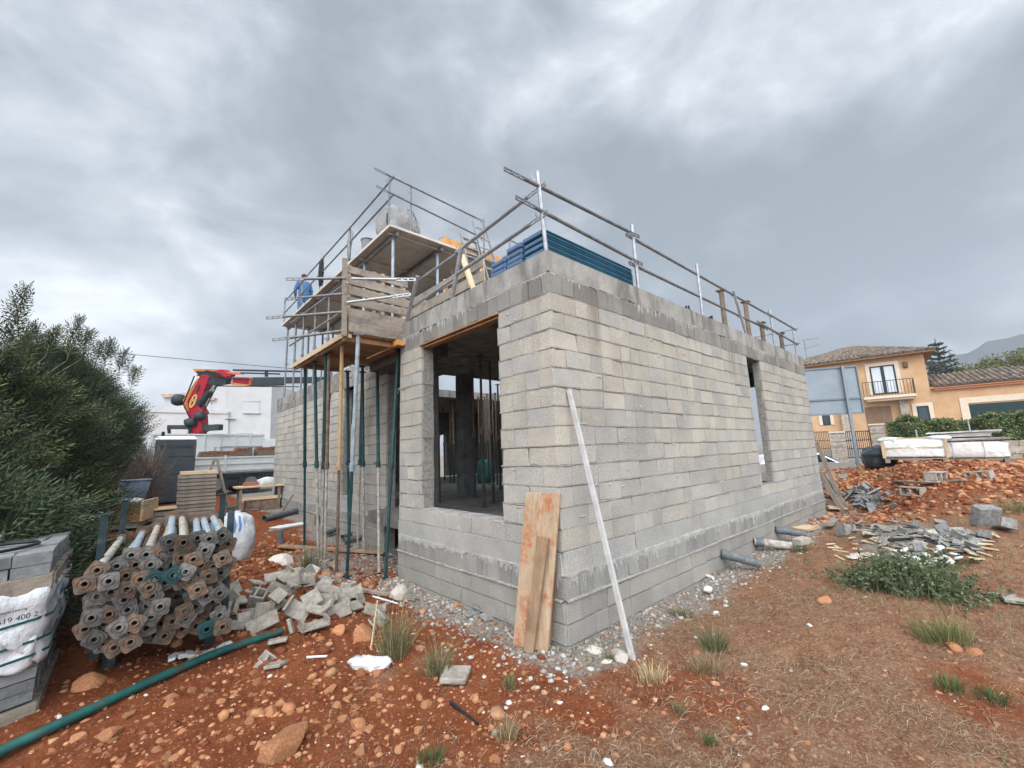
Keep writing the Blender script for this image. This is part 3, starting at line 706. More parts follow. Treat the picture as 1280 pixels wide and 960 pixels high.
# big bag on the deck
def big_bag(name, label, c, rad, seed, straps, mat, group=None, R=None, flat=.8):
    t = thing(name, label, "bag", (c[0], c[1], c[2]-rad[2]*flat), group)
    m = MB(); m.blob(c, rad, R, 44, 32, .74, .10, 2.4, seed, flat); m.v = [tuple(Vector(c)+(Vector(p)-Vector(c))*(1+.05*wob((p[0]-c[0])*8,(p[1]-c[1])*8,(p[2]-c[2])*2.2,1.2,nr_phase(seed+5))+.02*wob((p[0]-c[0])*14,(p[1]-c[1])*14,(p[2]-c[2])*13,1.1,nr_phase(seed+9)))) for p in m.v]; o = m.build("sack", mat, t, smooth=True)
    for k in range(straps):
        a = k*PI/2 + .6; ca, sa = math.cos(a), math.sin(a)
        pts = [Vector(c)+Vector((ca*rad[0]*(1.02)*f, sa*rad[1]*1.02*f, z*rad[2])) for (f, z) in ((.98,-.7),(1.07,-.2),(1.03,.35),(.86,.8),(.5,1.02))]
        m = MB()
        for i in range(4): m.beam(pts[i], pts[i+1], .035, .012, (ca, sa, .1))
        m.build("strap", M('bag_strap', (.06,.065,.07), .8), t)
    return t
def m_wrap(name, c1, c2, rough=.45):
    m, nt, b = nt_new(name)
    n = noise(nt, 2.2, 6, .65); c = mixc(nt, ramp(nt, n, .35, .65), c1, c2); nt.links.new(c, b.inputs['Base Color'])
    b.inputs['Roughness'].default_value = rough; bump(nt, b, noise(nt, 5, 5, .6), .8, .05); bump(nt, b, noise(nt, 16, 4, .6), .4, .02); return m
def m_print():
    m = m_wrap('printed_bag', (.40,.42,.44), (.62,.63,.62), .75); nt = m.node_tree; b = nt.nodes["Principled BSDF"]; src = b.inputs['Base Color'].links[0].from_socket
    tc = nt.nodes.new('ShaderNodeTexCoord'); mp = nt.nodes.new('ShaderNodeMapping'); nt.links.new(tc.outputs['Object'], mp.inputs[0]); mp.inputs['Location'].default_value = (.02,.30,-.50); mp.inputs['Scale'].default_value = (1,1,.8)
    ln = nt.nodes.new('ShaderNodeVectorMath'); ln.operation = 'LENGTH'; nt.links.new(mp.outputs[0], ln.inputs[0]); inside = ramp(nt, ln.outputs['Value'], .11, .14, (1,1,1,1), (0,0,0,1))
    wv = nt.nodes.new('ShaderNodeTexWave'); wv.inputs['Scale'].default_value = 4.5; wv.inputs['Distortion'].default_value = 3; nt.links.new(tc.outputs['Object'], wv.inputs['Vector']); st = ramp(nt, wv.outputs['Fac'], .45, .55)
    mm = N(nt, 'ShaderNodeMath', operation='MULTIPLY'); nt.links.new(inside, mm.inputs[0]); nt.links.new(st, mm.inputs[1]); c = mixc(nt, mm.outputs[0], src, (.07,.16,.33)); nt.links.new(c, b.inputs['Base Color']); return m
BAG = m_wrap('woven_white', (.40,.42,.44), (.62,.63,.62), .75)
BAGP = m_print()
BAGD = m_wrap('woven_grey', (.23,.23,.23), (.38,.37,.35), .75)
big_bag("bulk_bag", "large grey white bulk bag on the near corner of the upper deck", (1.05,5.45,DZ+.40), (.42,.42,.38), 3, 4, BAGD)
m = MB(); m.tube((.75,6.35,DZ+.03),(.75,6.35,DZ+.34),.13,16,.16); m.path([(.75+.165*math.cos(a),6.35+.165*math.sin(a),DZ+.34) for a in np.linspace(0,2*PI,17)[:-1]], .012, 6, closed=True)
m.single("bucket", M('grey_bucket', (.20,.21,.21), .6), "grey bucket on the upper deck's left edge", "bucket")
m = MB(); m.path([(1.95+.12*math.cos(a),5.0,DZ+.12+.12*math.sin(a)) for a in np.linspace(0,2*PI,17)[:-1]], .01, 5, closed=True); m.single("wire_loop", GALVD, "small wire loop left of the orange shutter board", "wire")

# ================================================================== LADDERS, BLUE PANELS, STUBS
def ladder(label, b_, t_, w, n, treads=True, mat=GALV, axis=(1,0,0)):
    b_ = Vector(b_); t_ = Vector(t_); L = thing("ladder", label, "ladder", b_); s = Vector(axis).normalized()*w/2
    for sg in (-1, 1):
        m = MB(); m.beam(b_+s*sg, t_+s*sg, .028, .07, s.cross(t_-b_)); m.build("stile", mat, L)
    for i in range(n):
        c = b_.lerp(t_, (i+.5)/n); m = MB(); m.beam(c-s, c+s, .09 if treads else .03, .02 if treads else .03); m.build("rung", mat, L)
    return L
ladder("wide aluminium ladder leaning from the roof against the upper deck", (2.35,3.75,3.80), (2.62,4.93,6.95), .42, 11)
ladder("narrow top section of a second aluminium ladder above the deck edge", (3.05,4.35,5.3), (3.1,5.1,7.5), .40, 7, False)
BLUE = M('blue_panel', (.085,.15,.26), .55, (.12,.195,.32), 5, col3=(.09,.14,.22), s3=7)
BLUED = M('blue_panel_teal', (.012,.075,.125), .45, (.02,.10,.155), 5)
pn = 0
for (y0, y1, n, x1, nm) in ((.26,.60,6,2.05,"nearest"), (.63,.90,6,2.0,"middle"), (.93,1.22,5,1.7,"farthest")):
    for k in range(n):
        z = 3.79 + k*.072; o = rnd.uniform(-.012,.012)
        t = thing("steel_formwork", "blue steel formwork panel in the %s stack on the roof corner, layer %s" % (nm, ("at the bottom","second up","third up","fourth up","fifth up","on top")[k if k < n-1 else 5]), "panel", (1,(y0+y1)/2,z), "blue formwork panels stacked on the roof")
        m = MB(); m.lo((.25+o,y0+.004,z+.004),(x1+o,y1-.004,z+.066)); m.build("frame", BLUED if nm == "nearest" else BLUE, t, bevel=.004)
        m = MB()
        m.lo((.243+o,y0+.03,z+.018),(.252+o,y1-.03,z+.052)); m.build("end_plate", BLUE, t)
        m = MB(); m.lo((.30+o,y0-.006,z+.052),(x1-.03+o,y0+.006,z+.0655)); m.lo((.30+o,y0-.006,z+.006),(x1-.03+o,y0+.006,z+.016)); m.build("rim", BLUED, t)
for (u, v0, v1, lb) in ((907,411,366,"tallest brown rusty stub on the right roof edge"), (937,421,380,"second brown rusty stub along the right roof edge"), (955,430,405,"third shorter brown stub along the right roof edge"), (979,440,418,"last dark stub near the far right roof corner")):
    b_ = hit(u, v0, 1, .32); tp = hit(u-2, v1, 1, .32); m = MB(); z0 = 3.785
    m.tube((b_.x,.32,z0),(b_.x,.32,tp.z),.045,10); m.box((b_.x,.32,tp.z+.01),(.16,.16,.02)); m.single("prop_stub", BRN, lb, "stub", "brown stubs on the roof edge")
for (u, v, lb) in ((857,386,"small dark rebar clip on the right roof edge, left one"), (887,402,"small dark rebar clip on the right roof edge, right one")):
    b_ = hit(u, v, 1, .06); m = MB()
    for k in range(3): m.tube((b_.x+k*.05,.06,3.78),(b_.x+k*.05+rnd.uniform(-.03,.03),.06,3.85+.02*k),.014,6)
    m.box((b_.x+.05,.06,3.80),(.16,.05,.04)); m.single("rebar_clip", BLK, lb, "clip", "rebar clips on the roof edge")

# ================================================================== WORKER ON THE DECK
def skin_mesh(name, joints, edges, radii, mat, parent, sub=2):
    base = root_loc(parent); me = bpy.data.meshes.new(name)
    me.from_pydata([tuple(Vector(j)-Vector(base)) for j in joints], edges, []); me.update()
    sk = me.skin_vertices or me.attributes  # layer is created with the modifier
    o = bpy.data.objects.new(name, me); COL.objects.link(o); o.parent = parent; PAR[o] = parent
    md = o.modifiers.new("skin", 'SKIN'); md.use_smooth_shade = True
    if not me.skin_vertices:
        bm = bmesh.new(); bm.from_mesh(me); bm.verts.layers.skin.verify(); bm.to_mesh(me); bm.free()
    for i, r in enumerate(radii):
        d = me.skin_vertices[0].data[i]; d.radius = (r, r) if not isinstance(r, tuple) else r; d.use_root = (i == 0)
    s = o.modifiers.new("sub", 'SUBSURF'); s.levels = sub; s.render_levels = sub; me.materials.append(mat); return o
def worker(x, y, z):
    p = thing("person", "worker in blue overalls standing at the far end of the upper deck", "person", (x,y,z))
    P = lambda a, b_, c: (x+a, y+b_, z+c)
    J = [P(0,0,.92),P(0,0,1.12),P(0,.02,1.34),P(0,.03,1.48),P(0,.05,1.54),P(0,.06,1.66),P(0,.05,1.73),P(-.18,.02,1.40),P(-.27,.04,1.13),P(-.22,.18,.93),P(-.2,.26,.90),P(.18,.02,1.40),P(.27,.04,1.13),P(.22,.18,.93),P(.2,.26,.90),
         P(-.10,0,.86),P(-.11,.02,.48),P(-.11,-.02,.09),P(-.12,.13,.04),P(.10,0,.86),P(.11,.02,.48),P(.11,-.02,.09),P(.12,.13,.04)]
    E_ = [(0,1),(1,2),(2,3),(3,4),(4,5),(5,6),(2,7),(7,8),(8,9),(9,10),(2,11),(11,12),(12,13),(13,14),(0,15),(15,16),(16,17),(17,18),(0,19),(19,20),(20,21),(21,22)]
    r = [.15,.145,.16,.075,.06,.095,.06,.075,.05,.038,.035,.075,.05,.038,.035,.095,.065,.05,.04,.095,.065,.05,.04]
    skin_mesh("body", J, E_, r, M('skin', (.42,.24,.17), .6), p)
    k = [0,1,2,3,7,8,9,11,12,13,15,16,17,19,20,21]; ix = {a:i for i, a in enumerate(k)}
    skin_mesh("overalls", [J[a] for a in k], [(ix[a],ix[b_]) for a, b_ in E_ if a in ix and b_ in ix], [r[a]*(1.45 if a in (7,11) else 1.2) for a in k], M('work_blue', (.035,.10,.22), .85, (.06,.15,.29), 8), p)
    m = MB(); m.blob((x,y+.04,z+1.70),(.095,.11,.09),None,12,8,1,.1,5,3); m.build("hair", M('hair', (.05,.035,.025), .8), p, smooth=True)
    return p
worker(1.05, 12.6, DZ+.03)
# ================================================================== GROUND SHEET
def axis(lo, hi, a, b_, fine, grow):
    mid = list(np.arange(a, b_, fine)); s = fine; x = a; left = []
    while x > lo: s *= grow; x -= s; left.append(x)
    s = fine; x = mid[-1]; right = []
    while x < hi: s *= grow; x += s; right.append(x)
    return np.array(left[::-1] + mid + right)
gx = axis(-560, 640, -4.6, 7.0, .034, 1.055); gy = axis(-560, 640, -3.6, 5.0, .034, 1.055)
XX, YY = np.meshgrid(gx, gy, indexing='ij'); ZZ = gzv(XX, YY)
inside = (XX > .25) & (XX < 8.9) & (YY > .25) & (YY < 4.7); ZZ[inside] = np.minimum(ZZ[inside], -.05)
inside = (XX > .75) & (XX < 8.9) & (YY >= 4.7) & (YY < 13); ZZ[inside] = np.minimum(ZZ[inside], .3)
nx, ny = XX.shape; idx = np.arange(nx*ny).reshape(nx, ny)
faces = np.stack([idx[:-1,:-1], idx[1:,:-1], idx[1:,1:], idx[:-1,1:]], -1).reshape(-1, 4)
def dist_wall(x, y):
    dx = np.maximum(np.maximum(-x, x-9.1), 0); d1 = np.hypot(dx, np.maximum(-y, 0) + np.maximum(y-3.2, 0)*(x < 0))
    d2 = np.hypot(np.maximum(.55-x, 0), np.maximum(3.2-y, 0)*(x < .55)*3); return np.where(y > 0, np.minimum(np.where(x < 0, -x, 0)+0*(y < 3.3), np.maximum(.55-x, 0)+.0), d1) if False else np.where(y < 0, np.hypot(dx, -y), np.where(y < 3.2, np.maximum(-x, 0), np.maximum(.55-x, 0)*.75))
def masks(x, y):
    d = dist_wall(x, y)
    dust = np.clip(1.12 - d/.62 + (fbm(x*1.3+9, y*1.3)-.45)*.9, 0, 1)*(x > -1.4)
    dust = np.maximum(dust, np.clip(1.15 - np.hypot((x-5.6)/1.5, (y+1.7)/.75), 0, 1))       # around the rubble heap
    dust = np.maximum(dust, np.clip(1.2 - np.hypot((x+.55)/.8, (y-4.6)/1.6), 0, 1)*.9)      # under the canopy
    dust = np.maximum(dust, np.clip(1.0 - np.hypot((x-9.6)/1.3, (y+.2)/1.2), 0, 1))
    # right hand ground is covered with dry weeds, left and the heap are bare red
    s = (x*.746 - y*.665) + 1.15 + 0*y                                             # metres to the right of the sight line
    fwd = (x+3.01)*.661 + (y+2.73)*.733
    dry = np.clip(.44 + s*.28 - .03*fwd, 0, .86)*np.clip(1.25 - mound(x, y)*1.6, 0, 1) + (fbm(x*.8, y*.8+4)-.47)*1.5
    dry = np.where((y > .8) & (x < 1), dry*.4, dry)
    return np.clip(dust, 0, 1), np.clip(dry, 0, 1)
du, dr = masks(XX.ravel(), YY.ravel())
ground = np_mesh("ground", np.stack([XX.ravel(), YY.ravel(), ZZ.ravel()], 1), faces, SOIL, None, True, {"dust": du, "dry": dr})
tag(ground, kind="structure")

# ---- scatter helpers: many small bodies baked into one mesh ("stuff") ----
def ico(sub):
    bm = bmesh.new(); bmesh.ops.create_icosphere(bm, subdivisions=sub, radius=1); v = np.array([x.co[:] for x in bm.verts]); f = np.array([[q.index for q in p.verts] for p in bm.faces]); bm.free(); return v, f
def rand_rot(n):
    q = nr.normal(size=(n, 4)); q /= np.linalg.norm(q, axis=1)[:, None]; w, x, y, z = q.T
    return np.stack([1-2*(y*y+z*z),2*(x*y-z*w),2*(x*z+y*w),2*(x*y+z*w),1-2*(x*x+z*z),2*(y*z-x*w),2*(x*z-y*w),2*(y*z+x*w),1-2*(x*x+y*y)], 1).reshape(n, 3, 3)
def scatter_rocks(name, pts, size, cols, mat, sub=1, squash=.7):
    v0, f0 = ico(sub); n = len(pts); R = rand_rot(n)
    base = v0[None]*(1 + nr.uniform(-.36, .36, (n, len(v0), 1))) * np.stack([np.ones(n), nr.uniform(.6, 1, n), nr.uniform(.45, .9, n)], 1)[:, None, :]
    v = np.einsum('nij,nkj->nki', R, base)*size[:, None, None]; v[:, :, 2] *= squash; v += pts[:, None, :]
    f = f0[None] + (np.arange(n)*len(v0))[:, None, None]
    return np_mesh(name, v.reshape(-1, 3), f.reshape(-1, 3), mat, np.repeat(cols, len(f0), 0))
GRAVM = M('gravel', (1,1,1), .95, (.75,.72,.7), 25, attr=True, bmp=.4, bscale=60)
def sample_fwd(n, fmin, fmax, umin, umax, power=1.6):
    # spread roughly evenly over the visible ground (denser close to the viewer): random bearing, random distance
    f_ = fmin + (fmax-fmin)*nr.random(n)**power; a = np.radians(nr.uniform(umin, umax, n)); fx, fy = .6697, .7427
    lat = f_*np.tan(a); return CAM[0]+fx*f_+fy*lat, CAM[1]+fy*f_-fx*lat
def off_house(x, y): return ~(((x > -.03) & (y > -.03) & (y < 3.22) & (x < 9.1)) | ((x > .53) & (y > 3.2) & (x < 9.1)))
x, y = sample_fwd(52000, .9, 13, -58, 58, 1.7); k = off_house(x, y); x, y = x[k], y[k]; d_, r_ = masks(x, y)
keep = nr.random(len(x)) < np.clip(1.0 - r_*.62, .25, 1); x, y, d_, r_ = x[keep], y[keep], d_[keep], r_[keep]
n = len(x); size = .005 + .026*nr.random(n)**3.6 + .012*mound(x, y)*nr.random(n); z = gzv(x, y) - size*.05
pal = np.array([(.29,.105,.045),(.38,.165,.08),(.46,.25,.135),(.20,.058,.024),(.17,.048,.02),(.42,.20,.095)]); cols = pal[nr.integers(0, 6, n)]*nr.uniform(.8, 1.2, (n, 1))
gp = np.array([(.30,.28,.25),(.42,.40,.36),(.22,.20,.18)]); gsel = nr.random(n) < d_; cols[gsel] = gp[nr.integers(0, 3, gsel.sum())]
ws = nr.random(n) < .03 + .10*r_*(size < .012); cols[ws] = (.55,.52,.47)
dm = r_ > .5; cols[dm] = cols[dm]*.45 + np.array([.21,.13,.08])*.55
tag(scatter_rocks("gravel", np.stack([x, y, z], 1), size, cols, GRAVM), kind="stuff")
# rocky clods of the red heap on the right
x = nr.normal(10.7, 2.4, 11000); y = nr.normal(-1.5, 2.0, 11000); k = (mound(x, y) > .12) & off_house(x, y); x, y = x[k], y[k]; n = len(x)
size = .018 + .066*nr.random(n)**3.4; cols = pal[nr.integers(0, 6, n)]*nr.uniform(.75, 1.15, (n, 1))*1.05
tag(scatter_rocks("rocky_soil", np.stack([x, y, gzv(x, y)+size*.1], 1), size, cols, GRAVM), kind="stuff")
# clods of red soil by the stacked props
x = nr.normal(-1.35, .75, 1500); y = nr.normal(4.2, 1.7, 1500); k = off_house(x, y) & (x < -.2); x, y = x[k], y[k]; n = len(x)
size = .015 + .06*nr.random(n)**3; cols = pal[nr.integers(0, 6, n)]*nr.uniform(.75, 1.1, (n, 1))
tag(scatter_rocks("rocky_soil", np.stack([x, y, gzv(x, y)+size*.1], 1), size, cols, GRAVM), kind="stuff")
# broken mortar and chippings along the foot of the walls
L = 8000; t_ = nr.random(L); sel = nr.random(L)
x = np.where(sel < .6, nr.uniform(0, 9.3, L), -np.abs(nr.normal(0, .28, L))); y = np.where(sel < .6, -np.abs(nr.normal(.05, .26, L)), nr.uniform(-.3, 5.8, L)); x = np.where((sel >= .6) & (y > 3.2), nr.uniform(-.9, .5, L), x)
k = off_house(x, y); x, y = x[k], y[k]; n = len(x); size = .005 + .032*nr.random(n)**4; cols = np.array([(.33,.31,.28),(.42,.40,.36),(.24,.22,.20),(.30,.20,.13)])[nr.integers(0, 4, n)]
tag(scatter_rocks("mortar_chippings", np.stack([x, y, gzv(x, y)+size*.1], 1), size, cols, GRAVM), kind="stuff")

# ---- dry matted weeds: thin bent straws, one stuff object ----
def straws(name, x, y, length, lean, cols, mat, width=.0028, lift=.0):
    n = len(x); z = gzv(x, y) + lift; a = nr.uniform(0, 2*PI, n); dx, dy = np.cos(a), np.sin(a); px, py = -dy*width, dx*width
    vs = np.zeros((n, 6, 3)); a2 = a + nr.normal(0, .13, n); mx = x+dx*length*lean*.5; my = y+dy*length*lean*.5
    ex = mx+np.cos(a2)*length*lean*.5; ey = my+np.sin(a2)*length*lean*.5; up = np.sqrt(np.clip(1-lean**2, 0, 1))
    mz = z+length*up*.62+.004; ez = z+length*up*nr.uniform(.45, 1.0, n)
    for i, (cx, cy, cz, w) in enumerate(((x, y, z-.004, 1), (mx, my, mz, .85), (ex, ey, ez, .25))):
        vs[:, 2*i] = np.stack([cx-px*w, cy-py*w, cz], 1); vs[:, 2*i+1] = np.stack([cx+px*w, cy+py*w, cz+width*.6], 1)
    b_ = (np.arange(n)*6)[:, None]; f = np.concatenate([b_+np.array([[0,1,3,2]]), b_+np.array([[2,3,5,4]])], 1).reshape(-1, 4)
    return np_mesh(name, vs.reshape(-1, 3), f, mat, np.repeat(cols, 2, 0))
STRAW = M('straw', (1,1,1), .9, attr=True)
x, y = sample_fwd(340000, .9, 13, -58, 58, 1.35); k = off_house(x, y); x, y = x[k], y[k]; d_, r_ = masks(x, y)
p = np.clip(r_*1.2-.10, 0, 1)*np.clip(1-d_*.9, .05, 1)*np.clip((fbm(x*1.5, y*1.5+7)-.36)*5.0, .12, 1); keep = nr.random(len(x)) < p; x, y = x[keep], y[keep]; n = len(x)
sp_ = np.array([(.25,.17,.105),(.35,.26,.17),(.18,.10,.058),(.13,.055,.03),(.45,.36,.25),(.23,.19,.13)]); cols = sp_[nr.choice(6, n, p=[.27,.20,.25,.17,.04,.07])]*nr.uniform(.8, 1.15, (n, 1))
tag(straws("dry_weeds", x, y, nr.uniform(.015, .095, n), nr.uniform(.95, .9998, n), cols, STRAW, .0012), kind="stuff")
x, y = sample_fwd(9000, 1.0, 9, -10, 56, 1.3); k = off_house(x, y); x, y = x[k], y[k]; d_, r_ = masks(x, y)
g_ = np.clip((fbm(x*.75+31, y*.75+2)-.53)*7, 0, 1)*np.clip(r_*1.3, 0, 1); keep = nr.random(len(x)) < g_; x, y = x[keep], y[keep]; n = len(x)
cols = np.array([(.085,.12,.04),(.13,.15,.06),(.18,.17,.08)])[nr.integers(0, 3, n)]*nr.uniform(.8, 1.2, (n, 1))
tag(straws("sparse_grass", x, y, nr.uniform(.04, .14, n), nr.uniform(.3, .8, n), cols, STRAW, .0028), kind="stuff")

# ---- individual plants: tufts and weeds ----
def tuft(label, u, v, rad, h, n, palette, cat="grass tuft", name="grass_tuft", group=None, spread=.85, w=.0022):
    c = G(u, v); a = nr.uniform(0, 2*PI, n); r = rad*.75*nr.random(n)**.8; bx = r*np.cos(a); by = r*np.sin(a)
    n0 = n; l = h*(.25+.95*nr.random(n)**1.4); ln = spread*nr.random(n)**.8; aa = a + nr.normal(0, .7, n); dx, dy = np.cos(aa)*ln, np.sin(aa)*ln
    wa = nr.uniform(0, PI, n); wx, wy = np.cos(wa)*w, np.sin(wa)*w; vs = np.zeros((n, 6, 3)); gz_ = gzv(c.x+bx, c.y+by)-c.z
    for i, (t, k, ww) in enumerate(((0, 0, 1), (.55, .38, .8), (1, 1.0, .15))):
        px, py, pz = bx+dx*l*k, by+dy*l*k, gz_+l*t*np.sqrt(1-(ln*.6)**2)-.006
        vs[:, 2*i] = np.stack([px-wx*ww, py-wy*ww, pz], 1); vs[:, 2*i+1] = np.stack([px+wx*ww, py+wy*ww, pz], 1)
    b_ = (np.arange(n)*6)[:, None]; f = np.concatenate([b_+np.array([[0,1,3,2]]), b_+np.array([[2,3,5,4]])], 1).reshape(-1, 4)
    pal_ = np.array(palette); cols = pal_[nr.integers(0, len(pal_), n)]*nr.uniform(.75, 1.2, (n, 1))
    o = np_mesh(name, vs.reshape(-1, 3), f, STRAW, np.repeat(cols, 2, 0)); o.location = c; LOC[o] = c
    return tag(o, label, cat, group)
GR = [(.07,.095,.035),(.12,.13,.06),(.17,.15,.075),(.30,.24,.13)]; DRY = [(.36,.28,.16),(.28,.19,.10),(.20,.13,.07),(.17,.15,.08)]; GRN = [(.05,.085,.025),(.075,.11,.035),(.11,.13,.05)]
tuft("tall green and straw grass tuft beside the broken blocks and white foam", 492, 818, .16, .42, 420, GR)
tuft("spiky grass tuft just left of the lone square block fragment", 548, 842, .13, .28, 240, GR)
tuft("grass tuft growing by the board pit under the canopy", 388, 714, .16, .40, 300, GRN)
tuft("grey green bushy grass tuft right of the leaning white batten", 893, 812, .14, .22, 320, GR)
tuft("dry pale grass tuft below the green one right of the batten", 880, 838, .16, .14, 300, DRY)
tuft("small green grass tuft at the foot of the white batten", 762, 826, .05, .12, 60, GR)
tuft("pale straw tuft spread on the soil in front of the house corner", 815, 850, .16, .13, 260, [(.46,.36,.20),(.38,.28,.15)], spread=.9)
tuft("small grey green tuft below the bare red patch, left one", 848, 893, .05, .07, 90, GR)
tuft("small dark green tuft below the bare red patch, right one", 888, 930, .05, .07, 90, GRN)
tuft("small green tuft right of the lone block fragment", 637, 860, .05, .12, 80, GR)
tuft("dry grey tuft at the bottom of the photograph's centre", 632, 925, .09, .12, 180, DRY)
tuft("green weed tuft among stones at the bottom edge", 540, 950, .10, .10, 150, GRN)
tuft("low green weed near the drain pipes of the right wall", 1000, 690, .16, .12, 200, GRN)
tuft("low green grass patch by the gravel strip of the right wall", 852, 770, .18, .10, 260, GR)
tuft("yellow green low bush below the big weed patch on the right", 1178, 800, .24, .16, 620, [(.10,.12,.035),(.15,.16,.05),(.22,.20,.09)])
tuft("small green weed in the dry ground at lower right, left one", 1186, 862, .10, .09, 160, GRN)
tuft("small green weed in the dry ground at lower right, right one", 1240, 876, .10, .09, 160, GRN)
tuft("dry olive tuft in front of the hollow blocks on the red heap", 1107, 598, .28, .20, 260, DRY)
tuft("green tuft at the right edge beyond the weed patch", 1268, 640, .25, .2, 260, GR)
def leafy(label, u0, u1, vb, h, n, name="weed_bush", cat="weed bush", pal_=((.05,.075,.032),(.07,.10,.045),(.10,.13,.065),(.15,.16,.09))):
    a = G(u0, vb); b_ = G(u1, vb + 26); c = (a+b_)/2; ax = b_-a; ax.z = 0; ln = ax.length; ax.normalize(); pr = Vector((-ax.y, ax.x, 0))
    t = thing(name, label, cat, (c.x, c.y, c.z)); st = MB(); V_ = []; F_ = []; CC = []
    for i in range(n):
        p = c + ax*rnd.gauss(0, ln*.25) + pr*rnd.gauss(0, ln*.15); z0 = gz(p.x, p.y); hh = h*rnd.uniform(.4, 1.05)*max(.3, 1-((p-c).length/(ln*.62))**2)
        tip = Vector((p.x + rnd.gauss(0, .08), p.y + rnd.gauss(0, .08), z0+hh)); p = Vector((p.x, p.y, z0)); st.tube(p, tip, .0035, 4, .0015)
        for k in range(11):
            q = p.lerp(tip, rnd.uniform(.25, 1.0)); d = Vector((rnd.gauss(0,1), rnd.gauss(0,1), rnd.gauss(.2,.6))).normalized(); s = d.cross(Vector((rnd.gauss(0,1),rnd.gauss(0,1),rnd.gauss(0,1)))).normalized()
            l = rnd.uniform(.025, .055); w = l*.22; m0 = len(V_); V_ += [q, q+d*l*.5+s*w, q+d*l, q+d*l*.5-s*w]; F_.append((m0, m0+1, m0+2, m0+3)); k_ = rnd.uniform(.75, 1.25); CC.append(tuple(x*k_ for x in rnd.choice(pal_)))
    tag(st.build("stems", M('stem', (.12,.13,.06), .9), t), kind="stuff")
    lf = MB(); lf.v = [tuple(p) for p in V_]; lf.f = F_; lf.c = CC; lf.anyc = True; lf.build("leaves", M('weed_leaf', (1,1,1), .7, attr=True), t); return t
leafy("wide dark green leafy weed patch with litter behind it on the right", 1058, 1230, 728, .40, 560)
leafy("small green weed growing in the rubble on the right, left one", 1098, 1116, 690, .14, 30)
leafy("small green weed growing in the rubble on the right, right one", 1172, 1196, 692, .16, 40)

# ---- individual stones ----
def rock_mesh(seed, sub=2):
    v, f = ico(sub); r = np.random.default_rng(seed); ph = r.uniform(0, 6, 9); out = []
    pl = r.normal(size=(7, 3)); pl /= np.linalg.norm(pl, axis=1)[:, None]; hh = r.uniform(.42, .85, 7)
    for p in v:
        q = p*(1+.12*wob(p[0], p[1], p[2], 1.7, ph))
        for n_, h in zip(pl, hh):
            dd = q @ n_
            if dd > h: q = q - n_*(dd-h)
        out.append(q)
    m = MB(); m.add(out, [tuple(i) for i in f]); return m
ROCKS = []
for i in range(7):
    o = rock_mesh(40+i, 2 if i else 3).build("stone", STONE if i < 5 else STONEP, None); ROCKS.append(o)
used = set()
def stone(u, v, w, label, group=None, kind=None, zs=.7, ang=None):
    k = rnd.randrange(5) if kind is None else kind
    c = G(u, v); d = float(RC[2] @ (np.array(c)-CAM)); s = w*d/F/2
    if k in used: o = ROCKS[k].copy(); COL.objects.link(o)
    else: o = ROCKS[k]; used.add(k)
    o.location = (c.x, c.y, c.z + s*zs*.12); o.scale = (s, s*rnd.uniform(.65,.95), s*zs*rnd.uniform(.8,1.05)); o.rotation_euler = (rnd.uniform(-.2,.2), rnd.uniform(-.2,.2), rnd.uniform(0,6) if ang is None else ang)
    return tag(o, label, "stone", group)
stone(355, 938, 66, "largest orange boulder in the foreground, rough and angular", kind=0, zs=.95)
stone(447, 908, 30, "long pale orange stone right of the largest boulder", kind=1)
stone(338, 892, 26, "flat orange stone above the largest boulder", kind=2)
stone(118, 856, 44, "long flat orange stone between the wrapped pallet and the green pipe")
stone(135, 924, 34, "tilted orange stone below the green pipe")
stone(534, 883, 19, "rounded orange stone above the thin dark stick")
stone(522, 915, 17, "round reddish stone left of the grey tuft at the bottom")
stone(655, 842, 12, "orange stone between the lone block fragment and the stained boards")
stone(608, 864, 9, "small orange stone under the lone block fragment's right side", "small orange stones in front of the house corner")
stone(352, 704, 34, "big rounded stone in the red soil left of the canopy props", kind=5)
stone(368, 714, 9, "white pebble beside the big rounded stone by the canopy", kind=6)
stone(500, 747, 34, "pale dusty stone at the foot of the front wall pillar", kind=5, zs=.8)
stone(424, 792, 28, "reddish stone at the right end of the broken block heap")
stone(456, 798, 38, "dark red clod at the edge of the tall grass tuft", kind=3, zs=.9)
stone(1192, 812, 26, "reddish orange stone pair member below the low bush, left one")
stone(1221, 818, 22, "orange stone below the low bush, right one")
stone(1030, 752, 22, "dark red clod on the dry ground right of the drain pipes", kind=3)
for (u, v, w) in ((720,955,9),(733,884,5),(823,941,10),(931,912,8),(1037,841,8),(1085,862,8),(1025,886,7),(1213,893,10),(1240,912,12),(1228,958,12),(1011,930,12),(880,800,10),(870,818,16),(786,863,9),(705,866,8),(648,905,9),(560,955,14),(575,958,16),(620,950,20),(600,945,12),(500,938,16),(540,862,8),(470,858,10),(448,862,12)):
    stone(u, v, w, "small orange stone lying loose on the dry ground", "loose orange stones on the dry ground", zs=.7)
for i in range(170):
    u = rnd.uniform(60, 490); v = rnd.uniform(838, 958)
    if v < 960 - (u-0)*.45 + 10 and u < 350 and v < 955-(u)*.47+12: continue
    stone(u, v, rnd.choice((7,8,9,10,11,13,15,18)), "orange limestone lump on the bare red soil around the green pipe", "orange stones on the red foreground soil", zs=rnd.uniform(.5,.85))
for i in range(42):
    u = rnd.uniform(290, 480); v = rnd.uniform(655, 735)
    c = G(u, v)
    if c.x > -.35: continue
    stone(u, v, rnd.choice((5,6,8,10,13)), "reddish lump of stone on the soil between the props and the canopy", "stones on the red soil left of the canopy", zs=.6)
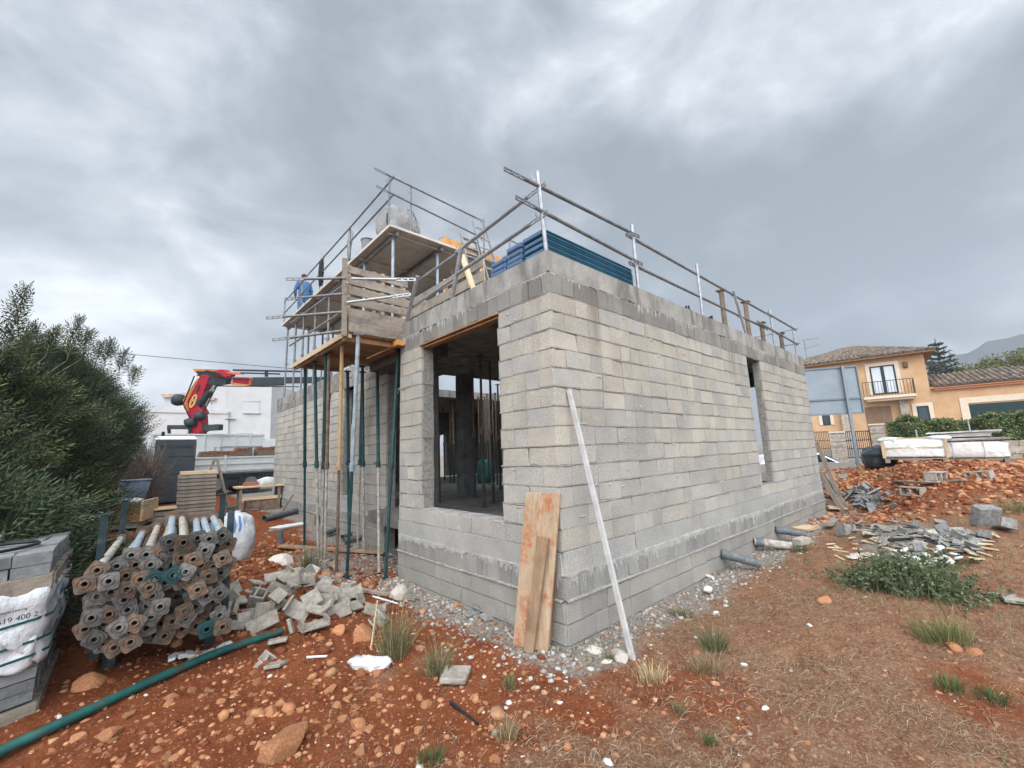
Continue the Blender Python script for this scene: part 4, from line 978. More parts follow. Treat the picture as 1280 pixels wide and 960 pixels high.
for i in range(60):
    u = rnd.uniform(1030, 1278); v = rnd.uniform(578, 612)
    stone(u, v, rnd.choice((5,6,7,9,12)), "orange rock on the red heap before the wrapped pallets", "rocks on the red soil heap", zs=.7)
for (u, v, w) in ((757,829,20),(742,815,30),(775,822,36),(712,812,14),(738,837,14)):
    stone(u, v, w, "pale lump of spilled mortar at the house corner", "mortar lumps at the house corner", kind=5, zs=.45)

# ================================================================== BROKEN BLOCK HEAP
def frag_mesh(kind, seed):
    r = random.Random(seed); m = MB()
    def slab(c, s, R=None): m.box(c, s, R, jit=.006)
    if kind == 'slab': slab((0,0,0), (.34+r.uniform(-.1,.05), .19, .035))
    elif kind == 'short': slab((0,0,0), (.19, .18, .035))
    elif kind == 'L': slab((0,0,0), (.30,.19,.032)); slab((-.134,0,.076), (.032,.188,.12))
    elif kind == 'H': slab((0,0,.08), (.20,.19,.033)); slab((0,0,-.08), (.20,.19,.033)); slab((.01,0,0), (.035,.188,.126))
    elif kind == 'U': slab((0,0,0), (.36,.19,.033)); slab((-.16,0,.06), (.03,.188,.088)); slab((.16,0,.05), (.03,.188,.068))
    elif kind == 'V': slab((0,0,0), (.28,.19,.03)); slab((.10,0,.08), (.03,.188,.16), Matrix.Rotation(.5, 3, 'Y'))
    elif kind == 'half': slab((0,.085,0), (.20,.03,.19)); slab((0,-.085,0), (.20,.03,.19)); slab((.085,0,0), (.03,.139,.188)); slab((-.04,0,0), (.03,.139,.186))
    elif kind == 'hollow':
        slab((0,.083,0), (.40,.032,.19)); slab((0,-.083,0), (.40,.032,.19))
        for xx in (-.184, 0, .184): slab((xx,0,0), (.032,.134,.188))
    return m
PROTO = {}
def frag(kind, loc, e, label, mat=CHUNK, group=None, s=1.0, cat="block fragment", name="block_fragment"):
    key = (kind, mat.name, rnd.randrange(2)); R = euler(*e)
    if key in PROTO: o = PROTO[key].copy(); COL.objects.link(o)
    else: o = frag_mesh(kind, hash(kind) % 97 + key[2]).build(name, mat, None, bevel=.006); PROTO[key] = o
    o.location = loc; o.rotation_euler = e; o.scale = (s, s, s); return tag(o, label, cat, group)
HG = "broken blocks in the heap beside the props"
def heap_h(u):  # the heap rises from its ends
    return .06 + .12*max(0, 1-abs((u-385)/90))
HP = [(395,730,'short',.16,(.6,.3,.4)),(372,738,'L',.2,(.3,.2,.6)),(360,745,'slab',.18,(.2,-.3,.9)),(383,742,'H',.22,(.2,.9,.5)),(350,742,'slab',.16,(.9,.1,.3)),(345,752,'slab',.12,(1.2,.2,.4)),
 (320,755,'H',.16,(.1,.0,.6)),(318,775,'short',.06,(.0,.2,.3)),(300,765,'L',.08,(.4,.3,.9)),(285,775,'V',.06,(.7,.2,.1)),(310,785,'slab',.03,(1.1,0,.5)),(335,780,'slab',.10,(1.25,.1,.45)),(330,793,'slab',.05,(1.25,.05,.5)),
 (300,792,'slab',.03,(.2,.2,.3)),(365,760,'slab',.18,(.15,.05,.5)),(378,757,'L',.2,(.1,.25,.7)),(350,768,'slab',.12,(.35,.15,.3)),(390,770,'slab',.14,(1.15,.1,.6)),(400,780,'V',.10,(.3,.3,.5)),(372,780,'L',.08,(.9,.2,.2)),
 (398,795,'U',.06,(.5,.2,.2)),(365,795,'short',.06,(1.0,.3,1.2)),(405,748,'slab',.12,(.7,-.2,.3)),(420,752,'slab',.10,(.5,.2,.1)),(412,765,'slab',.10,(1.1,.0,.5)),(430,762,'L',.08,(.6,.4,.7)),(440,755,'V',.08,(.9,-.3,.4)),
 (425,775,'slab',.05,(1.2,.1,.4)),(448,768,'slab',.06,(.8,.5,.9)),(456,758,'short',.06,(1.2,.3,.6)),(470,772,'V',.03,(1.0,.4,1.0)),(478,785,'slab',.03,(.9,.3,1.1)),(410,735,'short',.08,(.5,.5,.2)),(388,748,'half',.2,(.3,.2,.8)),
 (350,813,'short',.03,(.15,.1,.5)),(336,833,'half',-.03,(.2,.3,.6)),(345,842,'short',0,(.1,.1,.2)),(440,742,'slab',.05,(.2,.1,-.2)),(290,756,'slab',.12,(1.0,.1,.7)),(325,765,'slab',.1,(.4,.1,.2))]
used_l = {7: None}
SPECIAL = {6: "upright I-shaped broken block piece at the left of the rubble heap", 20: "ribbed broken block piece at the front of the rubble heap", 34: "flat block piece lying alone in front of the rubble heap", 35: "small cracked block lump below the rubble heap", 0: "tilted block piece on the top of the rubble heap"}
for i, (u, v, k, h, e) in enumerate(HP):
    if k == 'slab' and rnd.random() < .55: k = rnd.choice(('half','U','L','H'))
    p = G(u, v); p = Vector((p.x + rnd.uniform(-.02,.02), p.y + .10, p.z)); frag(k, (p.x, p.y, gz(p.x, p.y) + h*.95 + .01), (e[0]+rnd.uniform(-.4,.4), e[1]+rnd.uniform(-.45,.45), e[2]+rnd.uniform(-.6,.6)-.6),
         SPECIAL.get(i, "broken grey hollow block piece in the rubble heap between the stacked props and the canopy"), CHUNK, None if i in SPECIAL else HG, rnd.uniform(.68,.86))
p = G(569, 850); frag('short', (p.x, p.y, p.z+.035), (0,.05,.75), "lone square block fragment with a groove in the foreground", s=1.15)
p = G(510, 750); m = MB(); m.beam(G(437,741)+Vector((0,0,.06)), G(520,752)+Vector((0,0,.03)), .06, .03); m.single("plank", PLANK, "grey plank on the ground right of the rubble heap by the front wall", "plank")
m = MB(); m.tube(G(466,752)+Vector((0,0,.06)), G(497,759)+Vector((0,0,.04)), .010, 8); m.single("thin_pipe", WHT, "thin white conduit beside the plank near the front wall", "conduit")
m = MB(); m.tube(G(383,824)+Vector((0,0,.015)), G(389+20,822)+Vector((0,0,.012)), .010, 6); m.single("thin_pipe", WHT, "short white strip in front of the rubble heap", "strip")
m = MB(); m.beam(G(464,813), G(472,768)+Vector((0,0,.13)), .04, .012, (0,1,0)); m.single("splinter", PLANKL, "thin pale wood splinter standing by the tall grass tuft", "splinter")
m = MB(); m.tube(G(563,882)+Vector((0,0,.02)), G(597,908)+Vector((0,0,.015)), .012, 6, .009); m.single("stick", BLK, "thin dark stick lying on the soil below the lone block fragment", "stick")
# slate and block scraps at the left wall foot
for (u, v, s, e) in ((522,722,.6,(.2,.1,.4)),(535,733,.5,(.1,.2,1)),(553,735,.7,(.35,.1,.6)),(566,752,.45,(.3,.2,2)),(600,762,.8,(.5,.2,.9)),(588,770,.55,(.2,.1,.3)),(575,752,.4,(.1,.4,.8)),(612,775,.5,(.3,.2,.1))):
    p = G(u, v); frag('slab', (p.x, p.y, p.z+.02), e, "grey block scrap at the foot of the front wall", CHUNKD, "block scraps at the front wall foot", s)
p = G(570, 755); stone(570, 760, 18, "red stone and white scrap at the front wall foot", kind=1)
# white foam pieces
m = MB(); n = 9; pts = [G(210+80*i/8, 829-17*(i/8)**1.1) for i in range(9)]
for i in range(8): m.beam(pts[i]+Vector((0,0,.03+.02*math.sin(i))), pts[i+1]+Vector((0,0,.03+.02*math.sin(i+1))), .10, .03, jit=.006)
m.single("foam_strip", WHT, "long white foam strip lying against the green pipe", "foam strip", bevel=.006)
m = MB(); p = G(462, 834); m.blob((p.x, p.y, p.z+.03), (.17,.085,.03), rz(-1.0), 24, 12, .6, .3, 4, 8); m.single("foam_sheet", WHT, "crumpled white foam sheet by the tall grass tuft", "foam sheet", smooth=True)
m = MB(); p = G(360, 660); m.blob((p.x, p.y, p.z+.03), (.42,.16,.05), rz(.3), 20, 10, .6, .35, 3, 12); m.single("plastic_sheet", WHT, "white plastic sheet lying on soil by the left wall", "sheet", smooth=True)

# ================================================================== GREEN PIPE
m = MB(); pts = []
for (u, v) in ((-60,985),(0,951),(60,921),(120,892),(200,854),(270,823),(315,808),(352,795)):
    q = G(u, v); pts.append(Vector((q.x, q.y, gz(q.x, q.y)+.035)))
for _ in range(2):
    new = [pts[0]]
    for i in range(len(pts)-1): new += [pts[i].lerp(pts[i+1], .25), pts[i].lerp(pts[i+1], .75)]
    pts = new + [pts[-1]]
zz = [p.z for p in pts]; zz = [sum(zz[max(0,i-3):i+4])/len(zz[max(0,i-3):i+4]) for i in range(len(zz))]
for p, z_ in zip(pts, zz): p.z = z_ + .008
m.path(pts, .031, 14); m.single("green_pipe", M('green_hose', (.008,.060,.054), .5, (.013,.095,.082), 6, col3=(.06,.045,.035), s3=9, lo3=.52, hi3=.62), "long dark green pipe lying across the red foreground soil", "pipe", smooth=True)

# ================================================================== PALLET STACK WITH WRAPPED BRICKS (left edge)
C0 = hit(66, 687, 2, 1.16); C1 = hit(97, 655, 2, 1.16); C2 = hit(0, 700, 2, 1.16)
sdir = (C1-C0); sl = sdir.length; sdir.normalize(); fdir = Vector((-sdir.y, sdir.x, 0))
if fdir.dot(C2-C0) < 0: fdir = -fdir
fd2 = (C2-C0).normalized(); fdir = (fdir + fd2*1.2).normalized()
BRK = m_wood('brick_grey', (.16,.165,.165), (.25,.255,.25), .9, (.12,.12,.12), axis=(3,3,3), scale=7, attr=True)
ps = thing("brick_pallet", "two tier pallet of grey concrete bricks, lower tier in torn white wrap, at left edge", "pallet", (C0.x, C0.y, .05))
PL, SL = 1.15, max(.8, min(1.15, sl))
def pb(a, b_, z): return Vector((C0.x, C0.y, 0)) + fdir*a + sdir*b_ + Vector((0,0,z))
def pbox(mb, a0, a1, b0, b1, z0, z1, col=None, jit=.0):
    pts = [pb(a, b_, z) for z in (z0, z1) for (a, b_) in ((a0,b0),(a1,b0),(a1,b1),(a0,b1))]
    if jit: pts = [p+Vector((rnd.uniform(-jit,jit),rnd.uniform(-jit,jit),rnd.uniform(-jit,jit))) for p in pts]
    f = [(0,3,2,1),(4,5,6,7),(0,1,5,4),(1,2,6,5),(2,3,7,6),(3,0,4,7)]
    if fdir.cross(sdir).z < 0: f = [q[::-1] for q in f]
    mb.add(pts, f, col)
def bricks(z0, rows, h, nm):
    m = MB()
    for r in range(rows):
        a = 0; i = 0
        while a < PL:
            b_ = 0
            while b_ < SL-.02:
                k = rnd.uniform(.7, 1.25); o = rnd.uniform(-.006,.006)
                inner = .19 < a < PL-.25 and .1 < b_ < SL-.2 and r < rows-1
                if not inner: pbox(m, a+.003+o, a+.197+o, b_+.002+o, b_+.097+o, z0+r*h+.002, z0+(r+1)*h-.003, (k,k,k), .003)
                b_ += .10
            a += .20
    m.build(nm, BRK, ps)
bricks(.18, 10, .072, "brick_courses"); bricks(1.0, 2, .078, "brick_courses")
def pallet(z, nm):
    m = MB()
    for b0 in np.arange(0, SL-.05, .15): pbox(m, -.02, PL+.02, b0, b0+.10, z+.085, z+.105, None, .003)
    for a0 in (-.02, PL/2-.05, PL-.08): pbox(m, a0, a0+.10, -.01, SL+.01, z+.022, z+.084, None, .003)
    pbox(m, -.02, PL+.02, -.015, .0, z, z+.10, None, .004); pbox(m, -.035, -.021, 0, SL, z, z+.10, None, .004)
    m.build(nm, PLANK, ps)
pallet(.06, "pallet_base"); pallet(.895, "pallet_base")
# wrap: a draped sheet that runs round the corner, with a ragged lower hem
m = MB(); n = 46; rows = 12; vs = []; fs = []; tot = PL+SL
for i in range(n+1):
    s_ = PL - tot*i/n
    for j in range(rows+1):
        hem = .60 + .05*math.sin(s_*7)+.03*math.sin(s_*19); hem = hem if s_ > .16 else .52 - .10*max(0, .16-abs(s_))/.16 + .06*math.sin(s_*11)
        t_ = j/rows; z = .915 + (hem-.915)*t_ ; o = .020 + .012*math.sin(s_*23+z*9) + .014*math.sin(z*31+s_*5) + .03*t_*(.5+.5*math.sin(s_*13))
        if s_ >= 0: vs.append(pb(s_, -o, z) + (fdir*-.0))
        else: vs.append(pb(-o, -s_, z))
for i in range(n):
    for j in range(rows): fs.append((i*(rows+1)+j, (i+1)*(rows+1)+j, (i+1)*(rows+1)+j+1, i*(rows+1)+j+1))
m.add(vs, fs); WRAPM = m_wrap('white_film', (.50,.51,.52), (.66,.66,.66), .35); wrap = m.build("plastic_wrap", WRAPM, ps, smooth=True)
so = wrap.modifiers.new("thick", 'SOLIDIFY'); so.thickness = .003
m = MB(); vs = []; fs = []
for i in range(7):
    for j in range(9):
        a = .02+.17*i/6; z = .62-.20*j/8; vs.append(pb(a, -.035-.015*math.sin(a*30+z*12), z-.02*math.sin(a*17)))
for i in range(6):
    for j in range(8): fs.append((i*9+j, (i+1)*9+j, (i+1)*9+j+1, i*9+j+1))
m.add(vs, fs); o = m.build("torn_flap", WRAPM, ps, smooth=True); so = o.modifiers.new("thick", 'SOLIDIFY'); so.thickness = .003
for z in (.70, .47, .56):
    m = MB(); q = [pb(PL, -.05, z+.0), pb(.5, -.052, z-.01), pb(.03, -.05, z+.02), pb(-.045, .03, z+.02), pb(-.04, SL, z+.05)]
    for i in range(4): m.beam(q[i], q[i+1], .004, .016)
    m.build("strap", M('green_strap', (.015,.075,.075), .5), ps)
def text_mesh(body, name, size, origin, xdir, zdir, mat, parent, extrude=.001):
    c = bpy.data.curves.new(name, 'FONT'); c.body = body; c.size = size; c.extrude = extrude
    tmp = bpy.data.objects.new(name, c); COL.objects.link(tmp); dg_ = bpy.context.evaluated_depsgraph_get(); me = bpy.data.meshes.new_from_object(tmp.evaluated_get(dg_))
    bpy.data.objects.remove(tmp); x_ = Vector(xdir).normalized(); z_ = Vector(zdir).normalized(); n_ = x_.cross(z_)
    b_ = root_loc(parent); M_ = Matrix((x_, z_, n_)).transposed().to_4x4(); M_.translation = Vector(origin)-Vector(b_); me.transform(M_); me.materials.clear(); me.materials.append(mat)
    o = bpy.data.objects.new(name, me); COL.objects.link(o)
    if parent is not None: o.parent = parent; PAR[o] = parent
    return o
INK = M('ink', (.035,.035,.04), .7)
text_mesh("619 400 2", "phone_lettering", .047, pb(.215, -.060, .74), -fdir, (0,0,1), INK, ps)
text_mesh("Rialta Hormig", "small_lettering", .022, pb(.205, -.054, .80), -fdir, (0,0,1), INK, ps)
text_mesh("RIALT", "side_lettering", .085, pb(-.058, .12, .80), sdir, (0,0,1), M('blue_ink', (.05,.07,.16), .7), ps)
m = MB(); cc = pb(.45, .42, 1.165); m.path([cc + fdir*(.33*math.cos(a)) + sdir*(.26*math.sin(a)) + Vector((0,0,.012)) for a in np.linspace(-.4, 4.2, 28)], .012, 8); m.single("hose_loop", BLK, "loop of black hose lying on top of the grey bricks", "hose")
m = MB(); m.beam(hit(-12,676,2,1.20), hit(18,660,2,1.20), .05, .02); m.single("batten", M('white_trim', (.7,.7,.69), .6), "white batten end lying on the grey bricks at the left edge", "batten")

# ================================================================== RACK OF STACKED PROPS
RA = Vector((.08, .997, 0)).normalized(); RB = Vector((.997, -.08, 0)); R0 = Vector((-3.15, 1.77, 0))
def rk(a, b_, z): return R0 + RB*a + RA*b_ + Vector((0,0,z))
RACKM = M('rack_paint', (.006,.018,.02), .5, (.012,.03,.032), 6, col3=(.07,.075,.075), s3=7, lo3=.54)
rkt = thing("prop_rack", "dark teal steel rack with four posts holding the stacked props", "rack", rk(.45,.9,.1))
WID = .82
for (a, b_, zt, zb) in ((-.03,.45,1.34,.30),(WID+.03,.45,1.31,.30),(-.03,1.85,1.36,.15),(WID+.03,1.75,1.36,.15)):
    m = MB(); m.beam(rk(a,b_,zb), rk(a-.0,b_,zt), .05, .05, (0,1,0)); m.beam(rk(a-.05,b_,zt), rk(a+.05,b_,zt+.012), .08, .012); m.build("post", RACKM, rkt)
m = MB()
for b_ in (.47, 1.75): m.beam(rk(-.03,b_,.33), rk(WID+.03,b_,.33), .05, .05)
for a in (0, WID): m.beam(rk(a,.45,.27), rk(a,1.8,.27), .06, .06)
for (a, b_) in ((.08,.6),(WID-.06,.6),(0,1.75),(WID,1.75)): m.beam(rk(a,b_,.05), rk(a,b_,.24), .08, .08, (0,1,0))
m.build("base_frame", RACKM, rkt)
def rack_prop(pm, tm, seed):
    r = random.Random(seed); t = thing("stored_prop", "", "prop", (0,0,0), "props lying stacked in the rack"); m = MB()
    # square plate with clipped corners, raised rings and a round hole, face towards -Z
    n = 32; P_ = .059; vs = []; fs = []
    def sq(k):
        a = 2*PI*k/n + PI/4*0; c, s = math.cos(a), math.sin(a); mxx = max(abs(c), abs(s)); rr = P_/mxx; rr = min(rr, P_*1.27); return (rr*c, rr*s)
    rings = [(None,.010),(None,0),(.052,0),(.050,-.006),(.042,-.006),(.040,0),(.030,-.001),(.027,-.011),(.020,-.011),(.0155,-.004),(.015,.03)]
    for (rr, z) in rings:
        for k in range(n):
            p = sq(k) if rr is None else (rr*math.cos(2*PI*k/n), rr*math.sin(2*PI*k/n)); vs.append((p[0], p[1], z))
    for i in range(len(rings)-1):
        for k in range(n): k2 = (k+1) % n; fs.append((i*n+k, (i+1)*n+k, (i+1)*n+k2, i*n+k2))
    m.add(vs, fs); m.build("base_plate", pm, t)
    m = MB(); L1 = r.uniform(1.55, 1.75); m.pipe((0,0,.008), (0,0,L1), .030, .006, 12); m.build("tube", tm, t)
    m = MB(); m.tube((0,0,L1-.05), (0,0,L1+.06), .042, 10); m.box((0,0,L1+.2), (.12,.12,.008)); m.tube((0,0,L1+.05), (0,0,L1+.2), .024, 8); m.build("collar", CEM if r.random() < .5 else BRN, t)
    return t
variants = [(RUSTP, CEM, "rust brown plate"), (GREYP, BLUEGAL, "grey scraped plate"), (GREYP, CEM, "dusty grey plate"), (RUSTP, BRN, "rusty plate"), (TEAL, TEAL, "teal painted plate"), (GREYP, BLUEGAL, "pale ringed plate"), (RUSTP, ORNG, "ochre rusted plate")]
protos = [rack_prop(pm, tm, i) for i, (pm, tm, _) in enumerate(variants)]; first = set(); cnt = 0
LBL = ["steel prop lying in the rack with a rust brown end plate", "steel prop lying in the rack with a scraped grey end plate and pale tube", "steel prop lying in the rack with a dusty grey end plate", "steel prop lying in the rack with rusty plate and brown tube",
       "steel prop lying in the rack with a teal painted end plate", "steel prop lying in the rack with a ringed grey plate, tube bluish", "steel prop lying in the rack with an ochre rusted plate and orange tube"]
for row in range(10):
    ncol = 10
    for c_ in range(ncol):
        a = -.02 + (c_ + (.5 if row % 2 else 0))*.093 + rnd.uniform(-.022,.022); z = .43 + row*.077 + rnd.uniform(-.02,.02)
        top = 1.03 + .10*(a/WID) + (.05 if a > .35 else 0)
        if a > WID or z > top or (row < 1 and a < .06): continue
        k = rnd.choices(range(7), (22,12,26,16,8,10,6))[0]
        if row >= 8: k = rnd.choice((0,1,1,2,5,6)) if a > .3 else rnd.choice((1,1,4,2,5))
        q = protos[k] if k not in first else copy_tree(protos[k]); first.add(k)
        d = (RA + RB*rnd.uniform(-.025,.025) + Vector((0,0,rnd.uniform(-.02,.02)))); pose(q, rk(a, rnd.uniform(-.10,.16), z), d, rnd.choice((0, PI/4, .3, -.3))+rnd.uniform(-.3,.3)); q["label"] = LBL[k]; cnt += 1

# ================================================================== BOARDS AND BATTEN AT THE CORNER
bt = at(678,616,3.95); 
def lean(pts_front, th, nm, mat, label, cat):
    m = MB(); n_ = (pts_front[1]-pts_front[0]).cross(pts_front[3]-pts_front[0]).normalized(); m.poly(pts_front, n_*th); return m.single(nm, mat, label, cat, bevel=.003)
gA = G(641,806); gB = G(684,816)
xa, xb = hit(657,615,0,-.06), hit(700,617,0,-.02)
xb = Vector((-.075, -.015, xb.z)); 
lean([gA, gB, hit(700,617,0,-.05), hit(657,615,0,-.05)], -.03, "board", STAINED, "wide rust stained formwork board leaning at the house corner", "board")
off = Vector((-.05,-.035,0))
lean([G(655,811)+off*.7, G(667,815)+off*.7, hit(685,673,0,-.17), hit(671,669,0,-.17)], -.025, "board", OLDB, "narrow brown board leaning in front of the wide stained board", "board")
lean([G(681,812), G(689,806), hit(697,715,0,-.03), hit(693,715,0,-.03)], -.03, "board", OLDB, "short dark board edge between the stained board and the corner", "board")
m = MB(); m.beam(G(791,825)+Vector((0,0,.0)), hit(711,487,1,-.03), .042, .03, (1,0,0)); m.single("white_batten", M('white_batten', (.50,.49,.47), .6, (.38,.37,.355), 9), "long white batten leaning on the right block wall", "batten")

# ================================================================== DRAIN PIPES
def drain(label, p0, p1, r=.062, dusty=False, grp="drain pipes from the right wall"):
    t = thing("drain_pipe", label, "pipe", p1, grp); m = MB(); m.pipe(p0, p1, r, .006, 18); m.build("pipe", CEM if dusty else PVC, t, smooth=False)
    d = (Vector(p1)-Vector(p0)).normalized(); m = MB(); m.pipe(Vector(p0)+d*.02, Vector(p0)+d*.14, r*1.12, .006, 18); m.build("socket", PVC, t); return t
def wallpipe(label, u0, v0, u1, v1, r, dusty=False):
    a = hit(u0, v0, 1, -.02); b_ = at(u1, v1, float(RC[2] @ (np.array(a)-CAM))-.12); bb = Vector((b_.x, min(b_.y, -.25), 0)); bb.z = max(b_.z, gz(bb.x, bb.y)+.05)
    drain(label, a, bb, r, dusty)
wallpipe("grey drain pipe from the right wall, nearest of the three", 901, 692, 950, 705, .055)
wallpipe("mortar crusted drain pipe from the right wall, middle one", 942, 677, 989, 686, .06, True)
wallpipe("grey drain pipe from the right wall, farthest of the three", 969, 662, 1007, 668, .055)
for (u0, v0, u1, v1, r, lb) in ((441,659,407,671,.055,"grey drain pipe at the left wall behind the canopy props, upper one"),(470,672,430,681,.055,"grey drain pipe at the left wall near the door recess, front one"),(468,664,428,676,.05,"grey drain pipe at the left wall near the door recess, rear one"),(380,640,330,652,.075,"long grey drain pipe lying on the soil at the left wall's far end"),(345,628,322,633,.05,"small pale pipe lying farthest along the left wall")):
    a = G(u0, v0); b_ = G(u1, v1); drain(lb, a+Vector((0,0,.09)), b_+Vector((0,0,.07)), r, False, "drain pipes along the left wall")
m = MB(); m.beam(G(350,686)+Vector((0,0,.05)), G(482,694)+Vector((0,0,.05)), .16, .03); m.single("plank", OLDB, "long plank lying over the pit under the canopy props", "plank")
for (u, v, lb) in ((350,690,"upright short pipe stub under the canopy, left one"),(396,668,"upright short pipe stub beside the drain pipes")):
    p = G(u, v-12); m = MB(); m.pipe(p, p+Vector((0,0,.22)), .055, .006, 14); m.single("pipe_stub", PVC, lb, "pipe stub")
m = MB(); m.tube(G(349,648)+Vector((0,0,.05)), hit(366,619,0,.40), .018, 6); m.single("rod", BRN, "rusty rod leaning on the far left wall", "rod")
m = MB(); p0 = G(758,748); m.blob((p0.x+1.0,-.25,.03), (.07,.05,.04), None, 10, 6, 1, .3, 3, 5)
m.single("white_scrap", WHT, "small white scrap on the gravel at the right wall's foot", "scrap", smooth=True)
m = MB(); m.tube(G(876,719)+Vector((0,0,.03)), G(892,726)+Vector((0,0,.03)), .022, 8); m.single("white_tube", WHT, "short white tube on the gravel before the drain pipes", "tube")
for (u, v, w) in ((655,808,8),(705,842,5),(735,892,4),(620,810,6),(957,887,10),(925,946,8),(1012,783,8),(655,948,8),(760,955,14),(700,880,8),(690,888,6),(930,832,8),(650,850,6),(605,800,5),(895,767,8)):
    p = G(u, v); d = float(RC[2] @ (np.array(p)-CAM)); s = w*d/F/2; m = MB(); m.blob((p.x,p.y,p.z+s*.3),(s,s*.6,s*.4),rz(rnd.uniform(0,3)),8,6,.8,.3,3,int(u)); m.single("white_scrap", WHT, "small white scrap of litter on the dry ground", "scrap", "white litter scraps on the ground", smooth=False)

# ================================================================== LEFT MIDDLE GROUND
def gat(u, v_ground_depth): # ground point under a pixel column at a given forward distance
    p = at(u, 560, v_ground_depth); return Vector((p.x, p.y, gz(p.x, p.y)))
big_bag("bulk_bag", "white bulk bag with blue print standing on the red soil by the rack", tuple(gat(299, 7.0)+Vector((0,0,.36))), (.31,.31,.42), 8, 3, BAGP, None, None, .85)
# portable toilet
tp = gat(220, 15.0); fw = Vector((RC[2][0], RC[2][1], 0)).normalized(); rt_ = Vector((fw.y, -fw.x, 0)); tdir = (Vector((tp.x,tp.y,0))-Vector((CAM[0],CAM[1],0))).normalized(); ts = Vector((tdir.y,-tdir.x,0))
toi = thing("portable_toilet", "dark grey portable toilet cabin with a white roof", "portable toilet", tp)
def ob(mb, c, sx, sy, sz, col=None, dx=ts, dy=tdir):
    R = Matrix((dx, dy, Vector((0,0,1)))).transposed(); mb.box(c, (sx,sy,sz), R, col)
TOI = M('toilet_plastic', (.035,.042,.050), .55, (.048,.056,.065), 4)
m = MB(); ob(m, tp+Vector((0,0,1.10)), 1.12, 1.12, 2.08); m.build("cabin", TOI, toi, bevel=.02)
m = MB(); ob(m, tp-tdir*.565+Vector((0,0,1.05)), .98, .015, .06); ob(m, tp-tdir*.567+Vector((0,0,1.62)), 1.06, .02, .05); ob(m, tp-tdir*.567+Vector((0,0,1.98)), .9, .02, .02); ob(m, tp-tdir*.567+Vector((0,0,1.92)), .9, .02, .02)
for k in (-.54,.54): ob(m, tp-tdir*.565+ts*k+Vector((0,0,1.05)), .05, .05, 2.06)
m.build("ribs", TOI, toi)
m = MB(); ob(m, tp+Vector((0,0,2.19)), 1.18, 1.18, .08); ob(m, tp+Vector((0,0,2.26)), 1.05, 1.05, .07); m.build("roof", M('white_plastic', (.72,.72,.71), .5), toi, bevel=.03)
m = MB(); m.path([tp+ts*-.40+tdir*.4+Vector((0,0,2.2)), tp+ts*-.40+tdir*.4+Vector((0,0,2.5))], .05, 8); m.build("vent_pipe", BLK, toi)
# stack of formwork boards and boards on the ground
bs = gat(250, 10.6); 
for k in range(13):
    m = MB(); o = rnd.uniform(-.02,.02); ob(m, bs+Vector((o,o,.05+k*.085)), .74, 1.2, .07, None); m.single("formwork_board", PLANK if k < 12 else PLANKL, "board in the tall stack before the portable toilet, %s" % ("lowest" if k == 0 else "topmost and pale" if k == 12 else "one of the weathered middle boards"), "board", "boards in the tall stack" )
b2 = gat(218, 10.2); m = MB(); ob(m, b2+Vector((0,0,.28)), .72, .7, .03); m.single("plywood_sheet", PLANKL, "pale plywood panel on a low pile left of the tall board stack", "panel")
m = MB()
for k in range(2): ob(m, b2+Vector((0,0,.07+k*.11)), .70, .66, .09)
m.single("timber_pile", PLANK, "low timber pile under the pale plywood panel", "timber pile")
for k, (u, v, lb) in enumerate(((172,636,"pale fresh plank on the soil left of the toilet, left one"),(180,634,"pale fresh plank on the soil left of the toilet, right one"),(186,642,"narrow pale batten beside the fresh planks"))):
    a = G(u-8+k, v+6); b_ = G(u+10, v-12); m = MB(); m.beam(a+Vector((0,0,.20-.05*k)), b_+Vector((0,0,.2-.05*k)), (.16,.16,.07)[k], .04); m.single("plank", PLANKL, lb, "plank", bevel=.003)
# trestle ladder
tl = gat(271, 11.6); A = thing("step_ladder", "weathered step ladder standing open behind the board stack", "ladder", tl)
for sgn in (-1, 1):
    for w in (-.2,.2):
        m = MB(); m.beam(tl+ts*(.38*sgn)+tdir*w, tl+ts*.02*sgn+tdir*w*.7+Vector((0,0,1.45)), .05, .03, tuple(tdir)); m.build("leg", PLANK, A)
    for k in range(1, 5):
        q = tl+ts*(.38*sgn*(1-k/5.2))+Vector((0,0,1.45*k/5.2)); m = MB(); m.beam(q-tdir*.19, q+tdir*.19, .06, .02); m.build("rung", PLANK, A)
# blue drum
dd = gat(168, 11.5); dt = thing("drum", "tilted open blue grey plastic drum by the hedge", "drum", dd); m = MB()
m.path([dd+Vector((.05*k-.05,0,.02+.29*k)) for k in range(4)], [.27,.30,.315,.325], 20); m.build("shell", M('drum_plastic', (.14,.19,.24), .5, (.20,.26,.32), 6, col3=(.08,.13,.25), s3=5), dt, smooth=True)
m = MB(); m.path([dd+Vector((.10+.33*math.cos(a),.33*math.sin(a),.90)) for a in np.linspace(0,2*PI,25)[:-1]], .02, 6, closed=True); m.build("rim", M('drum_rim', (.2,.25,.3), .5), dt)
# debris crate with a hose coil, sacks
db = gat(128, 9.2); crt = thing("timber_crate", "low rusty board crate full of site waste under the hedge", "crate", db); ca = Vector((.96,-.28,0)); cb = Vector((.28,.96,0))
m = MB(); ob(m, db+ca*-.1-cb*.5+Vector((0,0,.36)), 2.0, .05, .34, None, ca, cb); m.build("side_board", m_wood('rusty_board', (.25,.11,.05), (.36,.19,.10), .9, (.30,.12,.05)), crt)
m = MB(); ob(m, db+ca*.92+Vector((0,0,.40)), .05, 1.0, .42, None, ca, cb); m.build("end_board", PLANKL, crt)
m = MB(); ob(m, db+Vector((0,0,.26)), 1.7, .9, .4, None, ca, cb); m.build("filling", DARKC, crt)
m = MB(); m.beam(db-ca*1.2-cb*.54+Vector((0,0,.54)), db+ca*.75-cb*.54+Vector((0,0,.60)), .09, .02); m.build("top_rail", GALVD, crt)
